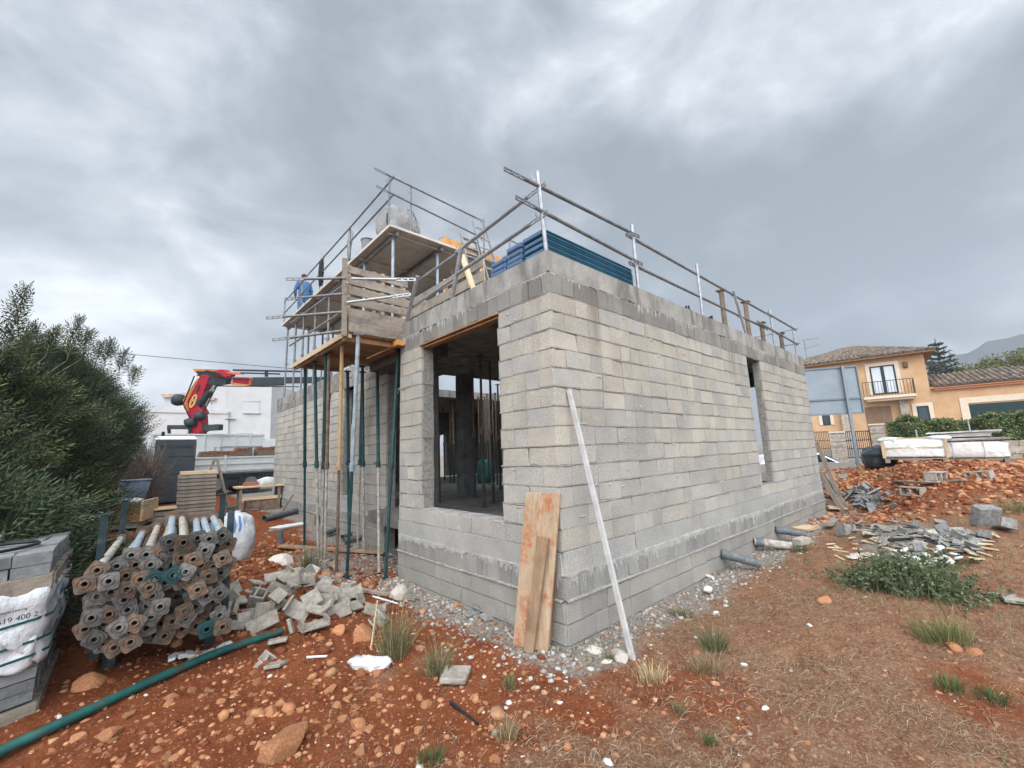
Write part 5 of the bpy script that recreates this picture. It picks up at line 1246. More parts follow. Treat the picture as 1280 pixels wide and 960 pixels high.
for k in range(3):
    m = MB(); q = db-ca*.25-cb*.25+Vector((0,0,.56+k*.035)); m.path([q+ca*(.30*math.cos(a))+cb*(.26*math.sin(a)) for a in np.linspace(0,2*PI,25)[:-1]], .02, 6, closed=True)
    m.single("hose_coil", BLK if k else M('white_hose', (.6,.6,.58), .5), ("white loop of hose on the waste crate","black loop of hose in the coil on the waste crate, lower","black loop of hose in the coil on the waste crate, upper")[k], "hose")
for (o, s, lb, mt) in ((Vector((-.15,.45,.72)), (.42,.25,.17), "off white sack slumped behind the hose coil", BAG), (Vector((-.5,.75,.85)), (.30,.2,.20), "grey crumpled paper sack under the hedge", BAGD), (Vector((.5,.0,.60)),(.3,.2,.05),"flat white tray on the waste crate by the hose", WHT)):
    m = MB(); q = db+ca*o.x+cb*o.y+Vector((0,0,o.z)); m.blob(q, s, rz(-.3), 18, 12, .7, .2, 3, int(o.x*100+70)); m.single("sack" if s[2] > .1 else "tray", mt, lb, "sack" if s[2] > .1 else "tray", smooth=True)
# work table by the left wall
wt = gat(327, 13.0); W_ = thing("work_table", "rough timber work table with rubble beside the far left wall", "table", wt)
m = MB(); ob(m, wt+Vector((0,0,.72)), 1.3, .7, .04); m.build("table_top", PLANKL, W_)
for (a, b_) in ((-.5,-.25),(.5,-.25),(-.5,.25),(.5,.25)):
    m = MB(); ob(m, wt+ts*a+tdir*b_+Vector((0,0,.35)), .07, .07, .7); m.build("leg", PLANK, W_)
m = MB(); ob(m, wt+Vector((0,-.25,.38)), 1.1, .05, .09); m.build("stretcher", PLANKL, W_)
m = MB(); m.blob(wt+ts*.2+Vector((0,0,.83)), (.25,.2,.13), None, 14, 8, .8, .25, 3, 9); m.single("sack", BAG, "small white sack on the timber work table", "sack", smooth=True)
m = MB(); ob(m, wt+ts*.1+Vector((0,0,.20)), .9, .5, .34); m.single("rubble_bin", BRN, "dark bin of rubble under the work table", "bin")
m = MB(); ob(m, wt-ts*.15+tdir*.1+Vector((0,0,.79)), .5, .35, .10); m.single("brick_stack", M('red_bricks', (.30,.13,.07), .9), "small reddish stack on the work table", "bricks")
# two white loose scraps at the site's middle
m = MB(); m.beam(G(300,640)+Vector((0,0,.05)), G(321,639)+Vector((0,0,.05)), .08, .02); m.single("white_strip", WHT, "thin white strip behind the bulk bag", "strip")
# ================================================================== RIGHT MIDDLE GROUND
def hblock(u, v, dep, e, lb, kind='hollow', s=1.0, mat=CHUNK):
    p = at(u, 560, dep); p = Vector((p.x, p.y, gz(p.x, p.y))); frag(kind, (p.x, p.y, p.z+.10*s), e, lb, mat, None, s, "concrete block", "hollow_block"); return p
def uprt(a, b_, c): return (a+PI/2, b_, c)
hblock(1131, 590, 8.3, (PI/2+.05,0,1.1), "hollow block end-on, leftmost of three on the red heap", s=.9)
hblock(1163, 590, 8.2, (PI/2,0,-.35), "hollow block lying lengthwise, middle one of three on the red heap")
hblock(1217, 594, 8.0, (PI/2,.1,1.2), "hollow block at the right of three on the red heap", s=.9)
m = MB(); q = [G(1120,604), G(1160,607), G(1205,603)]
for a, b_ in zip(q, q[1:]): m.beam(a+Vector((0,0,.05)), b_+Vector((0,0,.05)), .16, .035)
m.single("plank", PLANK, "grey bowed plank on the ground below the hollow blocks", "plank")
p = at(1214, 560, 6.0); p = Vector((p.x,p.y,gz(p.x,p.y))); m = MB(); m.box((p.x,p.y,p.z+.13), (.30,.13,.27), rz(-.75) @ Matrix.Rotation(.35,3,'X'), jit=.015); m.single("concrete_slab", CHUNKD, "tilted dark concrete slab piece standing on dry ground at right", "slab", bevel=.01)
p = G(1255, 665); frag('L', (p.x,p.y,p.z+.06), (.3,.2,.5), "small grey block scrap near the right edge", CHUNKD, None, .8)
for (u, v, s) in ((1250,746,.9),(1268,752,1.1)):
    p = G(u, v); frag('slab', (p.x,p.y,p.z+.015), (.05,.08,rnd.uniform(0,3)), "flat pale slab scrap by the right edge below the weed patch" , CHUNK, "flat scraps at the right edge", s*.8)
for i in range(90):
    t = rnd.random(); u = 1065 + 175*t + rnd.gauss(0, 8); v = 655 + 14*math.sin(t*3) + rnd.gauss(0, 9) + 14*t
    p = G(u, v); k = rnd.choice(('slab','slab','slab','short','L','V')); h = .04*max(0, 1-abs(t-.42)*2.1)*rnd.random()
    frag(k, (p.x,p.y,p.z+.02+h), (rnd.uniform(-.6,.6),rnd.uniform(-.5,.5),rnd.uniform(0,6)), "grey broken slab piece in the flat rubble spread right of the house", CHUNKD if rnd.random() < .8 else CHUNK, "grey rubble spread on the right", rnd.uniform(.25,.75))
for i in range(42):
    u = rnd.gauss(1078, 15); v = 628 + rnd.gauss(0, 9); p = G(u, v)
    frag(rnd.choice(('slab','L','V','half','short')), (p.x,p.y,p.z+.04+.12*rnd.random()), (rnd.uniform(-.8,.8),rnd.uniform(-.8,.8),rnd.uniform(0,6)), "dark broken block in the rubble mound behind the far house corner", CHUNKD, "rubble mound at the far house corner", rnd.uniform(.5,1))
p = G(1058, 668); frag('half', (p.x,p.y,p.z+.06), (.2,.3,1), "dark block lump in front of the rubble mound", CHUNKD, None, 1.1)
for i in range(34):
    p = G(rnd.gauss(1145, 26), 708+rnd.gauss(0, 6)); s = rnd.uniform(.02,.055); m = MB(); m.blob((p.x,p.y,p.z+.09+s*.3),(s,s*.8,s*.3),euler(rnd.uniform(-.5,.5),rnd.uniform(-.5,.5),rnd.uniform(0,3)),7,5,.7,.35,3,i); m.single("white_shard", WHT, "white shard among the weed leaves on the right", "shard", "white shards behind the weed patch")
p = G(1075, 695)
for i in range(7):
    q = G(1064+i*5, 697+rnd.uniform(-2,3)); m = MB(); m.blob((q.x,q.y,q.z+.03),(.07,.05,.02),rz(rnd.uniform(0,3)),8,5,.8,.3,3,i+90); m.single("pale_shard", STONEP, "pale grey shard left of the weed patch", "shard", "pale shards left of the weed patch")
for i in range(40):
    u = rnd.uniform(1040, 1250); v = rnd.uniform(672, 705); p = G(u, v); a = rnd.uniform(0, 3); L_ = rnd.uniform(.05,.2); m = MB(); m.beam((p.x,p.y,p.z+.02),(p.x+L_*math.cos(a),p.y+L_*math.sin(a),p.z+.03),.03,.012); m.single("wood_chip", PLANKL, "pale wood chip lying near the grey rubble on the right", "wood chip", "wood chips near the rubble")
for (u0,v0,u1,v1,w,lb) in ((1057,640,1021,553,.09,"long grey board leaning on the far house corner"),(1055,642,1022,588,.10,"grey board in front of the longest one leaning at the far corner"),(1062,638,1028,592,.07,"shorter grey board leaning at the far house corner")):
    b_ = G(u0,v0); t_ = at(u1, v1, float(RC[2] @ (np.array(b_)-CAM))+.35); m = MB(); m.beam(b_, t_, w, .03, (1,0,.2)); m.single("board", PLANK, lb, "board")
for (u, v, s, lb, mt) in ((1046,636,(.5,.34,.03),"pale plywood piece on the ground at the far house corner",PLANKL),(1040,656,(.7,.12,.05),"grey plank on the ground in front of the pale plywood piece",PLANK),(1008,662,(.5,.3,.03),"small wooden pallet scrap behind the farthest drain pipe",PLANKL),(1003,682,(.28,.14,.10),"pale orange stone block by the drain pipes",STONEP)):
    p = G(u, v); m = MB(); m.box((p.x,p.y,p.z+s[2]/2+.02), s, rz(rnd.uniform(-.3,.6)), jit=.01); m.single("board" if s[2] < .06 else "stone", mt, lb, "board" if s[2] < .06 else "stone")
def gd(u, dep): p = at(u, 560, dep); return Vector((p.x, p.y, gz(p.x, p.y)))
# wrapped pallets
def frame_of(u, dep):
    c = gd(u, dep); d = (Vector((c.x,c.y,0))-Vector((CAM[0],CAM[1],0))).normalized(); return c, Vector((d.y,-d.x,0)), d
FILM = m_wrap('pallet_film', (.60,.58,.52), (.74,.73,.70), .4)
def wrapped_pallet(lb, u, dep, w, d, h, top, seed):
    c, sx, dy = frame_of(u, dep); t = thing("wrapped_pallet", lb, "pallet", c); R = Matrix((sx, dy, Vector((0,0,1)))).transposed()
    m = MB()
    for k in (-.45,0,.45): m.box(c+R@Vector((k*w,0,.05)), (.1,d,.09), R)
    for k in range(5): m.box(c+R@Vector((0,-d/2+.06+k*(d-.12)/4,.11)), (w,.1,.022), R)
    m.build("pallet_base", PLANK, t)
    m = MB(); m.blob(c+Vector((0,0,.13+h/2)), (w/2,d/2,h/2), R, 40, 18, .22, .035, 4, seed); m.build("film_wrap", FILM, t, smooth=True)
    m = MB()
    if top == 'open':
        for k in (-.38,.38): m.blob(c+R@Vector((k*w,-.1,.13+h)), (.22*w,.4*d,.07), R, 14, 8, .7, .3, 3, seed+int(k*10))
        m.build("torn_film", WHT, t, smooth=True); m = MB(); m.box(c+R@Vector((0,0,.15+h)), (.5*w,.8*d,.05), R); m.build("tile_top", M('tile_boxes', (.46,.33,.22), .9), t)
        m = MB()
        for k in (-.5,.5): m.box(c+R@Vector((k*w*.985,-d/2*.97,.13+h*.46)), (.07,.03,h*.92), R)
        m.box(c+R@Vector((0,-d/2*1.0,.13+h*.55)), (w*.9,.015,.03), R); m.build("corner_board", PLANKL, t)
    else:
        m.box(c+R@Vector((.05,0,.17+h)), (w*1.02,d*1.02,.06), R, jit=.02); m.box(c+R@Vector((-.10,0,.27+h)), (w*.8,d*.9,.10), R, jit=.03); m.box(c+R@Vector((-.05,0,.36+h)), (w*.98,d*.95,.045), R, jit=.02); m.build("slab_layers", M('pale_slabs', (.36,.345,.32), .9, (.50,.48,.45), 6), t)
        m = MB()
        for k in (-.2,.2): m.box(c+R@Vector((k*w,-d/2*1.0,.13+h*.5)), (.02,.02,h*.96), R)
        m.build("strap", M('grey_strap', (.4,.4,.39), .6), t)
    return t
wrapped_pallet("white wrapped pallet with torn open film on the red heap, left of the pair", 1142, 11.3, 1.22, 1.0, .48, 'open', 3)
wrapped_pallet("larger white wrapped pallet topped with loose grey slabs, right of the pair", 1210, 10.9, 1.36, 1.0, .42, 'slabs', 6)
c, sx, dy = frame_of(1096, 12.2); m = MB(); m.blob(c+Vector((0,0,.28)), (.48,.4,.34), None, 26, 16, .85, .16, 3, 21, .8)
m.single("waste_bag", M('black_film', (.02,.028,.034), .25, (.05,.06,.07), 6, bmp=.6, bscale=9), "bulging black plastic waste bag left of the wrapped pallets", "bag", smooth=True)
# sign board seen from behind
c, sx, dy = frame_of(1062, 13.6); sg = thing("sign_board", "large blank grey sign board seen from behind on a steel post", "sign", c); sn = (sx*.93 + dy*.36).normalized(); sd = Vector((-sn.y, sn.x, 0))
def sgp(u, v): return at(u, v, 13.6)
zt = float(sgp(1040,456).z); zb = float(sgp(1040,518).z); zm = float(sgp(1040,498).z); xl, xr = -1.55, .55
SGM = M('sign_back', (.20,.235,.26), .55, (.235,.265,.29), 2, metal=.3)
m = MB()
for (z0, z1) in ((zb, zm-.012), (zm+.012, zt)): m.poly([c*1+sn*xl+Vector((0,0,z0-c.z)), c+sn*xr+Vector((0,0,z0-c.z)), c+sn*xr+Vector((0,0,z1-c.z)), c+sn*xl+Vector((0,0,z1-c.z))], sd*.03)
m.build("panel", SGM, sg)
m = MB()
for z in (zb+.02, zm, zt-.02): m.beam(c+sn*xl-sd*.025+Vector((0,0,z-c.z)), c+sn*xr-sd*.025+Vector((0,0,z-c.z)), .03, .05)
for x in (xl+.02, xr-.02): m.beam(c+sn*x-sd*.025+Vector((0,0,zb-c.z)), c+sn*x-sd*.025+Vector((0,0,zt-c.z)), .04, .03, tuple(sn))
m.build("frame", M('sign_frame', (.15,.175,.19), .5, metal=.4), sg)
m = MB(); m.beam(c-sd*.09+sn*.12, c-sd*.09+sn*.12+Vector((0,0,zt-c.z)), .075, .075, tuple(sn)); m.build("post", M('sign_post', (.19,.22,.24), .5, metal=.4), sg)

# ---- yellow villa ----
P0 = gd(1177, 26.3); P1 = gd(1005, 30.8); BZ = .9
u_ = Vector((P1.x-P0.x, P1.y-P0.y, 0)); WV = u_.length; u_.normalize(); nb = Vector((-u_.y, u_.x, 0))       # nb: away from the viewer
if nb.dot(Vector((P0.x-CAM[0], P0.y-CAM[1], 0))) < 0: nb = -nb
RV = Matrix((u_, nb, Vector((0,0,1)))).transposed()
def vp(a, b_, z): return Vector((P0.x, P0.y, 0)) + u_*a + nb*b_ + Vector((0,0,z))
def vbox(mb, a0, a1, b0, b1, z0, z1, col=None): mb.box(vp((a0+a1)/2,(b0+b1)/2,(z0+z1)/2), (abs(a1-a0),abs(b1-b0),abs(z1-z0)), RV, col)
def vz(u, v, b_=0):       # facade coordinates of a photo pixel
    n_ = np.array(nb); o = np.array(vp(0,b_,0)); d = ray(u, v); t = ((o-CAM)@n_)/(d@n_); p = Vector(CAM+d*t); q = p-vp(0,0,0); return q.dot(u_), p.z
vil = thing("villa", "two storey yellow ochre villa with clay tile roofs and green shutters", "house", vp(WV/2, 4, BZ))
YEL = M('ochre_render', (.47,.285,.145), .9, (.53,.34,.195), 1.2, col3=(.57,.355,.22), s3=1.5, bmp=.1)
TRIM = M('cream_trim', (.64,.53,.41), .85, (.58,.48,.37), 4)
zE = vz(1172, 434)[1]-.12; aL = WV + .3; DP = 7.5
m = MB(); vbox(m, 0, aL, 0, DP, BZ-1, zE); m.build("wall", YEL, vil)
zG = vz(1180, 482)[1]; m = MB(); vbox(m, -14, -.003, .02, DP-1.5, BZ-1, zG); m.build("garage_wall", YEL, vil)
TILE = M('roof_tile', (.24,.16,.115), .9, (.36,.28,.21), 9, col3=(.12,.10,.085), s3=6, lo3=.5, hi3=.62, bmp=.3)
def tile_roof(quad, rows, name, par):     # quad: eave a, eave b, ridge b, ridge a; barrel tiles run from ridge to eave
    ea, eb, rb, ra = [Vector(q) for q in quad]; m = MB(); L_ = max((eb-ea).length, (rb-ra).length); n = max(4, int(L_/.26))
    nrm = (eb-ea).cross(ra-ea).normalized(); nrm = nrm if nrm.z > 0 else -nrm
    m.poly([ea, eb, rb, ra], -nrm*.08)
    for i in range(n):
        t0 = (i+.5)/n; e = ea.lerp(eb, t0); r_ = ra.lerp(rb, t0); side = (eb-ea).normalized(); prev = None
        for k in range(rows):
            p, q = e.lerp(r_, k/rows), e.lerp(r_, (k+1)/rows+.02)
            if (q-p).length < .05: continue
            vs = []
            for pt, w, h in ((p-(r_-e).normalized()*(.06 if k == 0 else 0), .105, .035), (q, .085, .0)):
                for a in (0, .25, .5, .75, 1): vs.append(pt + side*(w*math.cos(PI*a)) + nrm*(.075*math.sin(PI*a)+h))
            g_ = rnd.uniform(.65, 1.35); m.add(vs, [(j, j+1, j+6, j+5) for j in range(4)] + [(4,3,2,1,0)], (g_, g_*rnd.uniform(.92,1.02), g_*rnd.uniform(.85,1.05)))
    m.c = [(1,1,1) if c is None else c for c in m.c]
    return m.build(name, M('roof_tile_col', (.17,.118,.088), .9, (.27,.215,.165), 9, col3=(.09,.078,.07), s3=5, lo3=.46, hi3=.60, attr=True), par)
ov = .55; zr = zE + 1.55
e0, e1, e2, e3 = vp(-ov,-ov,zE), vp(aL+ov,-ov,zE), vp(aL+ov,DP+ov,zE), vp(-ov,DP+ov,zE); r0, r1 = vp(3.4, DP/2, zr), vp(aL-3.4, DP/2, zr)
rf = tile_roof((e0, e1, r1, r0), 9, "roof", vil); tile_roof((e3, e0, r0, r0+Vector((0,0,.001))), 9, "roof", vil)
m = MB(); m.poly([e0+Vector((0,0,-.09)), e1+Vector((0,0,-.09)), e2+Vector((0,0,-.09)), e3+Vector((0,0,-.09))], (0,0,-.06)); m.build("eaves", M('eaves_wood', (.24,.13,.06), .8), vil)
tile_roof((vp(-14.3,-.35,zG+.02), vp(-.15,-.35,zG+.02), vp(-.15,3.2,zG+1.05), vp(-14.3,3.2,zG+1.05)), 7, "garage_roof", vil)
m = MB(); m.poly([vp(-14.3,-.3,zG-.10), vp(-.02,-.3,zG-.10), vp(-.02,0.01,zG-.10), vp(-14.3,0.01,zG-.10)], (0,0,-.05)); vbox(m, -14.3, -.15, -.18, .015, zG-.28, zG-.151); m.build("garage_eaves", M('eave_render', (.52,.25,.13), .9), vil)
GRNS = M('dark_green_paint', (.008,.030,.028), .45); GLASS = M('window_glass', (.30,.33,.36), .12, (.40,.43,.46), 2, spec=.6)
CURT = M('net_curtain', (.50,.53,.56), .6, (.62,.64,.66), 12)
def vwin(name, pix, leaves, trim, shutter=False, glass=None, b_=0):
    (a0, z1), (a1, z0) = vz(*pix[0]), vz(*pix[1]); a0, a1 = sorted((a0, a1)); z0, z1 = sorted((z0, z1))
    m = MB(); vbox(m, a0-trim, a0-.002, b_-.06, b_+.02, z0-.0, z1+trim); vbox(m, a1+.002, a1+trim, b_-.06, b_+.02, z0-.0, z1+trim); vbox(m, a0-.001, a1+.001, b_-.058, b_+.02, z1+.002, z1+trim); f = m.build(name, TRIM, vil)
    if shutter:
        m = MB()
        for k in range(int((z1-z0)/.09)): vbox(m, a0, a1, b_-.03+.006*(k%2), b_+.02, z0+k*.09, z0+k*.09+.088)
        m.build("roller_shutter", GRNS, f); return f
    m = MB(); w = .09; vbox(m, a0, a0+w, b_-.04, b_+.03, z0, z1); vbox(m, a1-w, a1, b_-.04, b_+.03, z0, z1); vbox(m, a0+w+.001, a1-w-.001, b_-.04, b_+.03, z1-w, z1); vbox(m, a0+w+.001, a1-w-.001, b_-.04, b_+.03, z0, z0+w)
    if leaves == 2: vbox(m, (a0+a1)/2-.09, (a0+a1)/2+.09, b_-.042, b_+.03, z0+w+.001, z1-w-.001)
    m.build("frame", GRNS, f); m = MB(); vbox(m, a0+w, a1-w, b_-.018, b_-.004, z0+w, z1-w); m.build("pane", glass or CURT, f); return f
vwin("balcony_door", ((1086,459),(1124,491)), 2, .22)
vwin("window", ((1145,508),(1164,526)), 1, .2, glass=M('dark_glass', (.045,.055,.065), .15))
vwin("window", ((1027,518),(1039,531)), 1, .2, glass=M('dark_glass', (.045,.055,.065), .15))
vwin("garage_opening", ((1210,504),(1330,526)), 0, .35, True, b_=.02)
# balcony: slab, brackets, railing
ba0, bz = vz(1141, 492); ba1, _ = vz(1082, 497); ba0, ba1 = sorted((ba0, ba1)); ba0 -= .1; ba1 += .1
m = MB(); vbox(m, ba0, ba1, -.95, -.003, bz-.22, bz-.06); vbox(m, ba0+.1, ba1-.1, -.8, -.003, bz-.36, bz-.221); bl = m.build("balcony", TRIM, vil)
m = MB(); n = 17
for i in range(n): a = ba0+.03+(ba1-ba0-.06)*i/(n-1); vbox(m, a-.012, a+.012, -.93, -.906, bz-.06, bz+.9)
for k in range(6):
    for a in (ba0+.03, ba1-.03): vbox(m, a-.012, a+.012, -.88+k*.15, -.856+k*.15, bz-.06, bz+.9)
vbox(m, ba0, ba1, -.945, -.895, bz+.9, bz+.94); m.build("railing", M('iron', (.03,.03,.032), .5), bl)
# entrance porch in shadow below the balcony, stone door surround, wall lamp
(da0, dz1) = vz(1113, 507); (da1, _) = vz(1080, 507); da0, da1 = sorted((da0, da1))
m = MB(); vbox(m, da0, da1, -.03, .03, BZ, dz1); m.build("door", M('old_door', (.16,.095,.055), .7, (.22,.14,.085), 6), vil)
SST = M('rubble_stone', (.30,.25,.20), .95, (.44,.385,.32), 7, col3=(.20,.15,.11), s3=4, lo3=.48, bmp=.8, bscale=9)
m = MB()
(pa0, _), (pa1, _) = vz(1135, 505), vz(1124, 505); vbox(m, min(pa0,pa1), max(pa0,pa1), -.35, -.003, BZ, bz-.37); m.build("porch_pillar", SST, vil); m = MB()
(pa0, _), (pa1, _) = vz(1060, 505), vz(1049, 505); vbox(m, min(pa0,pa1), max(pa0,pa1), -.35, -.003, BZ, bz-.37); m.build("porch_pillar", SST, vil)
la, lz = vz(1131.5, 456); m = MB(); vbox(m, la-.12, la+.12, -.16, -.003, lz-.2, lz+.2); m.build("wall_lamp", M('lamp_bronze', (.10,.075,.05), .6), vil, bevel=.03)
def antenna(label, base, h, bars, lean=(0,0)):
    t = thing("antenna", label, "antenna", base); m = MB(); m.tube(base, base+Vector((lean[0],lean[1],h)), .025, 6); m.build("mast", GALVD, t)
    for (k, L_, tl) in bars:
        q = base+Vector((lean[0]*k,lean[1]*k,h*k)); m = MB(); m.tube(q-sx*.15, q+sx*L_+Vector((0,0,tl)), .016, 5)
        for j in range(5): w = q+sx*(L_*(.15+.2*j))+Vector((0,0,tl*(.15+.2*j))); m.tube(w-dy*.2, w+dy*.2, .009, 4)
        m.build("aerial", GALVD, t)
antenna("tall rooftop aerial with three arms on the villa's left roof end", vp(aL-1.2, 1.0, zE+.3), 1.9, ((.98,.9,.0),(.62,.9,.15),(.22,.8,.12)))
# ---- villa front: gate, pillars, fence, hedge, stone wall ----
def stone_pillar(u0, u1, vt, dep, lb):
    c, sx_, dy_ = frame_of((u0+u1)/2, dep); w = (u1-u0)*dep/F*.93; zt_ = float(at((u0+u1)/2, vt, dep).z); R = Matrix((sx_, dy_, Vector((0,0,1)))).transposed(); m = MB(); k = 0; z = c.z-.3; t = thing("gate_pillar", lb, "pillar", c)
    while z < zt_-.06:
        h = rnd.uniform(.16,.28); m.box(c+Vector((0,0,z-c.z+h/2)), (w*rnd.uniform(.93,1.02), w*rnd.uniform(.93,1.02), h-.012), R, jit=.02); z += h
    m.build("shaft", SST, t); m = MB(); m.box(c+Vector((0,0,zt_-c.z+.03)), (w*1.12,w*1.12,.07), R); m.build("cap", TRIM, t); return c
stone_pillar(1041, 1057, 541, 22, "rubble stone gate pillar behind the sign post, left one of the two")
stone_pillar(1093, 1108, 531, 21.5, "rubble stone gate pillar at the hedge end, right one of the two")
def iron_fence(name, lb, cat, u0, u1, vt, vb, dep, nb_, mat):
    a, b_ = at(u0, vb, dep), at(u1, vb, dep); zt_ = float(at((u0+u1)/2, vt, dep).z); t = thing(name, lb, cat, (a+b_)/2); a.z = b_.z = min(a.z, b_.z); m = MB()
    for i in range(nb_+1): q = a.lerp(b_, i/nb_); m.tube(q, Vector((q.x,q.y,zt_)), .016, 5)
    m.build("bars", mat, t); m = MB()
    for k in (.03,.35,.65,.97): z = a.z+(zt_-a.z)*k; m.beam((a.x,a.y,z),(b_.x,b_.y,z),.04,.04)
    m.build("rails", mat, t)
IRON = M('iron', (.03,.03,.032), .5)
iron_fence("iron_gate", "dark iron entrance gate with square grid between the stone pillars", "gate", 1059, 1092, 538, 572, 21.8, 13, IRON)
iron_fence("iron_fence", "low iron fence section beside the left gate pillar", "fence", 1008, 1040, 539, 572, 22, 15, M('fence_paint', (.10,.075,.05), .6))
def leaf_quads(centers, normals, size, pal_, spread=.7):
    n = len(centers); d = normals + nr.normal(0, spread, (n, 3)); d /= np.linalg.norm(d, axis=1)[:, None]; t1 = np.cross(d, nr.normal(size=(n, 3))); t1 /= np.linalg.norm(t1, axis=1)[:, None]; t2 = np.cross(d, t1)
    s = size*nr.uniform(.6, 1.3, (n, 1)); vs = np.stack([centers-t1*s, centers+t2*s*.5, centers+t1*s, centers-t2*s*.5], 1); f = np.arange(n*4).reshape(n, 4)
    pal_ = np.array(pal_); return vs.reshape(-1, 3), f, pal_[nr.integers(0, len(pal_), n)]*nr.uniform(.7, 1.3, (n, 1))
LEAF = M('leaf', (1,1,1), .65, attr=True); TRUNK = M('bark', (.10,.075,.055), .95, (.17,.13,.10), 12, bmp=.6)
def leaf_obj(name, centers, normals, size, pal_, parent, spread=.7):
    v, f, c_ = leaf_quads(centers, normals, size, pal_, spread); o = np_mesh(name, v - np.array(root_loc(parent))[None], f, LEAF, c_)
    if parent is not None: o.parent = parent; PAR[o] = parent
    return o
# clipped hedge
def box_hedge(lb, a, b_, wd, z0, z1, n, pal_, size):
    a = Vector(a); b_ = Vector(b_); d = b_-a; d.z = 0; L_ = d.length; d.normalize(); p = Vector((-d.y, d.x, 0)); t = thing("hedge", lb, "hedge", (a+b_)/2)
    s = nr.random(n)*L_; q = nr.random(n); face = nr.random(n); zf = np.where(face < .55, nr.random(n), 1.0+0*q); off = np.where(face < .55, np.where(p.dot(Vector((CAM[0]-a.x,CAM[1]-a.y,0))) > 0, wd/2, -wd/2), (nr.random(n)-.5)*wd)
    bulge = .14*np.sin(s*2.1)+.10*np.sin(s*5.3+zf*4)+nr.normal(0,.06,n); off = off + np.sign(off)*bulge; z = z0+(z1-z0)*zf + np.where(face >= .55, bulge, 0) + nr.normal(0,.04,n)
    C_ = np.stack([a.x+d.x*s+p.x*off, a.y+d.y*s+p.y*off, z], 1); leaf_obj("foliage", C_, np.stack([p.x*np.sign(off), p.y*np.sign(off), np.where(face >= .55, 1., .2)], 1), size, pal_, t, .8)
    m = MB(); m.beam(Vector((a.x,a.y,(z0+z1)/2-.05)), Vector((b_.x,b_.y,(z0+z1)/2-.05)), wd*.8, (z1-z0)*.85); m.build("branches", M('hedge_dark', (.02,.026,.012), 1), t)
hz0 = float(at(1200, 556, 18).z); hz1 = float(at(1200, 526, 18).z)
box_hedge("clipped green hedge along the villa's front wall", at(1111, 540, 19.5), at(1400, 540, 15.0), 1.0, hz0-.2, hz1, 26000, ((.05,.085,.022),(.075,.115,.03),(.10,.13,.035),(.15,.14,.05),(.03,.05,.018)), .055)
w0, w1 = gd(1108, 18.6), gd(1400, 14.2); swt = thing("stone_wall", "low rubble stone wall under the clipped hedge", "wall", (w0+w1)/2); m = MB(); dW = (w1-w0); dW.z = 0; LW = dW.length; dW.normalize(); pW = Vector((-dW.y,dW.x,0)); RW = Matrix((dW,pW,Vector((0,0,1)))).transposed(); ztW = hz0+.05
z = min(w0.z,w1.z)-.2
while z < ztW-.1:
    h = rnd.uniform(.16,.26); s = 0
    while s < LW: l = rnd.uniform(.2,.5); q = w0+dW*(s+l/2); m.box((q.x,q.y,z+h/2), (l-.015,.4+rnd.uniform(-.04,.04),h-.015), RW, jit=.02); s += l
    z += h
m.build("stonework", SST, swt)
for (u, lb) in ((1149,"thin pale stake standing in front of the hedge, left one"),(1217,"thin pale stake standing in front of the hedge, right one")):
    q = gd(u, 13.6); zt_ = float(at(u, 526 if u > 1200 else 537, 13.6).z); m = MB(); m.tube(q, (q.x,q.y,zt_), .022, 6); m.single("stake", GALV, lb, "stake")
# small white car beyond the heap
cp, sx_, dy_ = frame_of(1004, 19.5); cz = float(at(1035, 563.5, 19.5).z)-1.42; cp = Vector((cp.x,cp.y,cz)); cr = thing("parked_car", "white car half hidden behind the red heap at the far house corner", "car", cp); fx = (sx_*.96+dy_*.28).normalized(); fy = Vector((-fx.y,fx.x,0)); RCAR = Matrix((fx,fy,Vector((0,0,1)))).transposed()
def cpt(a, b_, z): return cp + RCAR @ Vector((a,b_,z))
prof = [(-2.0,.35),(1.95,.35),(2.02,.62),(1.9,.80),(1.05,.93),(.35,1.36),(-.9,1.42),(-1.75,1.30),(-2.02,.85)]
m = MB(); m.poly([cpt(a,-.82,z) for a, z in prof], fy*1.64); m.build("body", M('white_car', (.75,.76,.77), .3, spec=.6), cr, bevel=.06)
m = MB(); m.poly([cpt(a,-.835,z) for a, z in ((.92,.95),(.33,1.29),(-.85,1.35),(-1.6,1.24),(-1.75,.95))], fy*1.67); m.build("side_window", M('car_glass', (.02,.025,.03), .1), cr)
m = MB(); m.poly([cpt(1.07,-.68,.945), cpt(1.07,.68,.945), cpt(.40,.62,1.36), cpt(.40,-.62,1.36)], RCAR@Vector((.02,0,.02))); m.build("windscreen", M('car_glass', (.02,.025,.03), .1), cr)
for a in (-1.3, 1.3):
    for b_ in (-.78,.78):
        m = MB(); m.tube(cpt(a,b_-.1,.31), cpt(a,b_+.1,.31), .31, 20); w = m.build("wheel", BLK, cr); m = MB(); m.tube(cpt(a,b_-.11,.31), cpt(a,b_+.11,.31), .18, 14); m.build("rim", GALV, w)
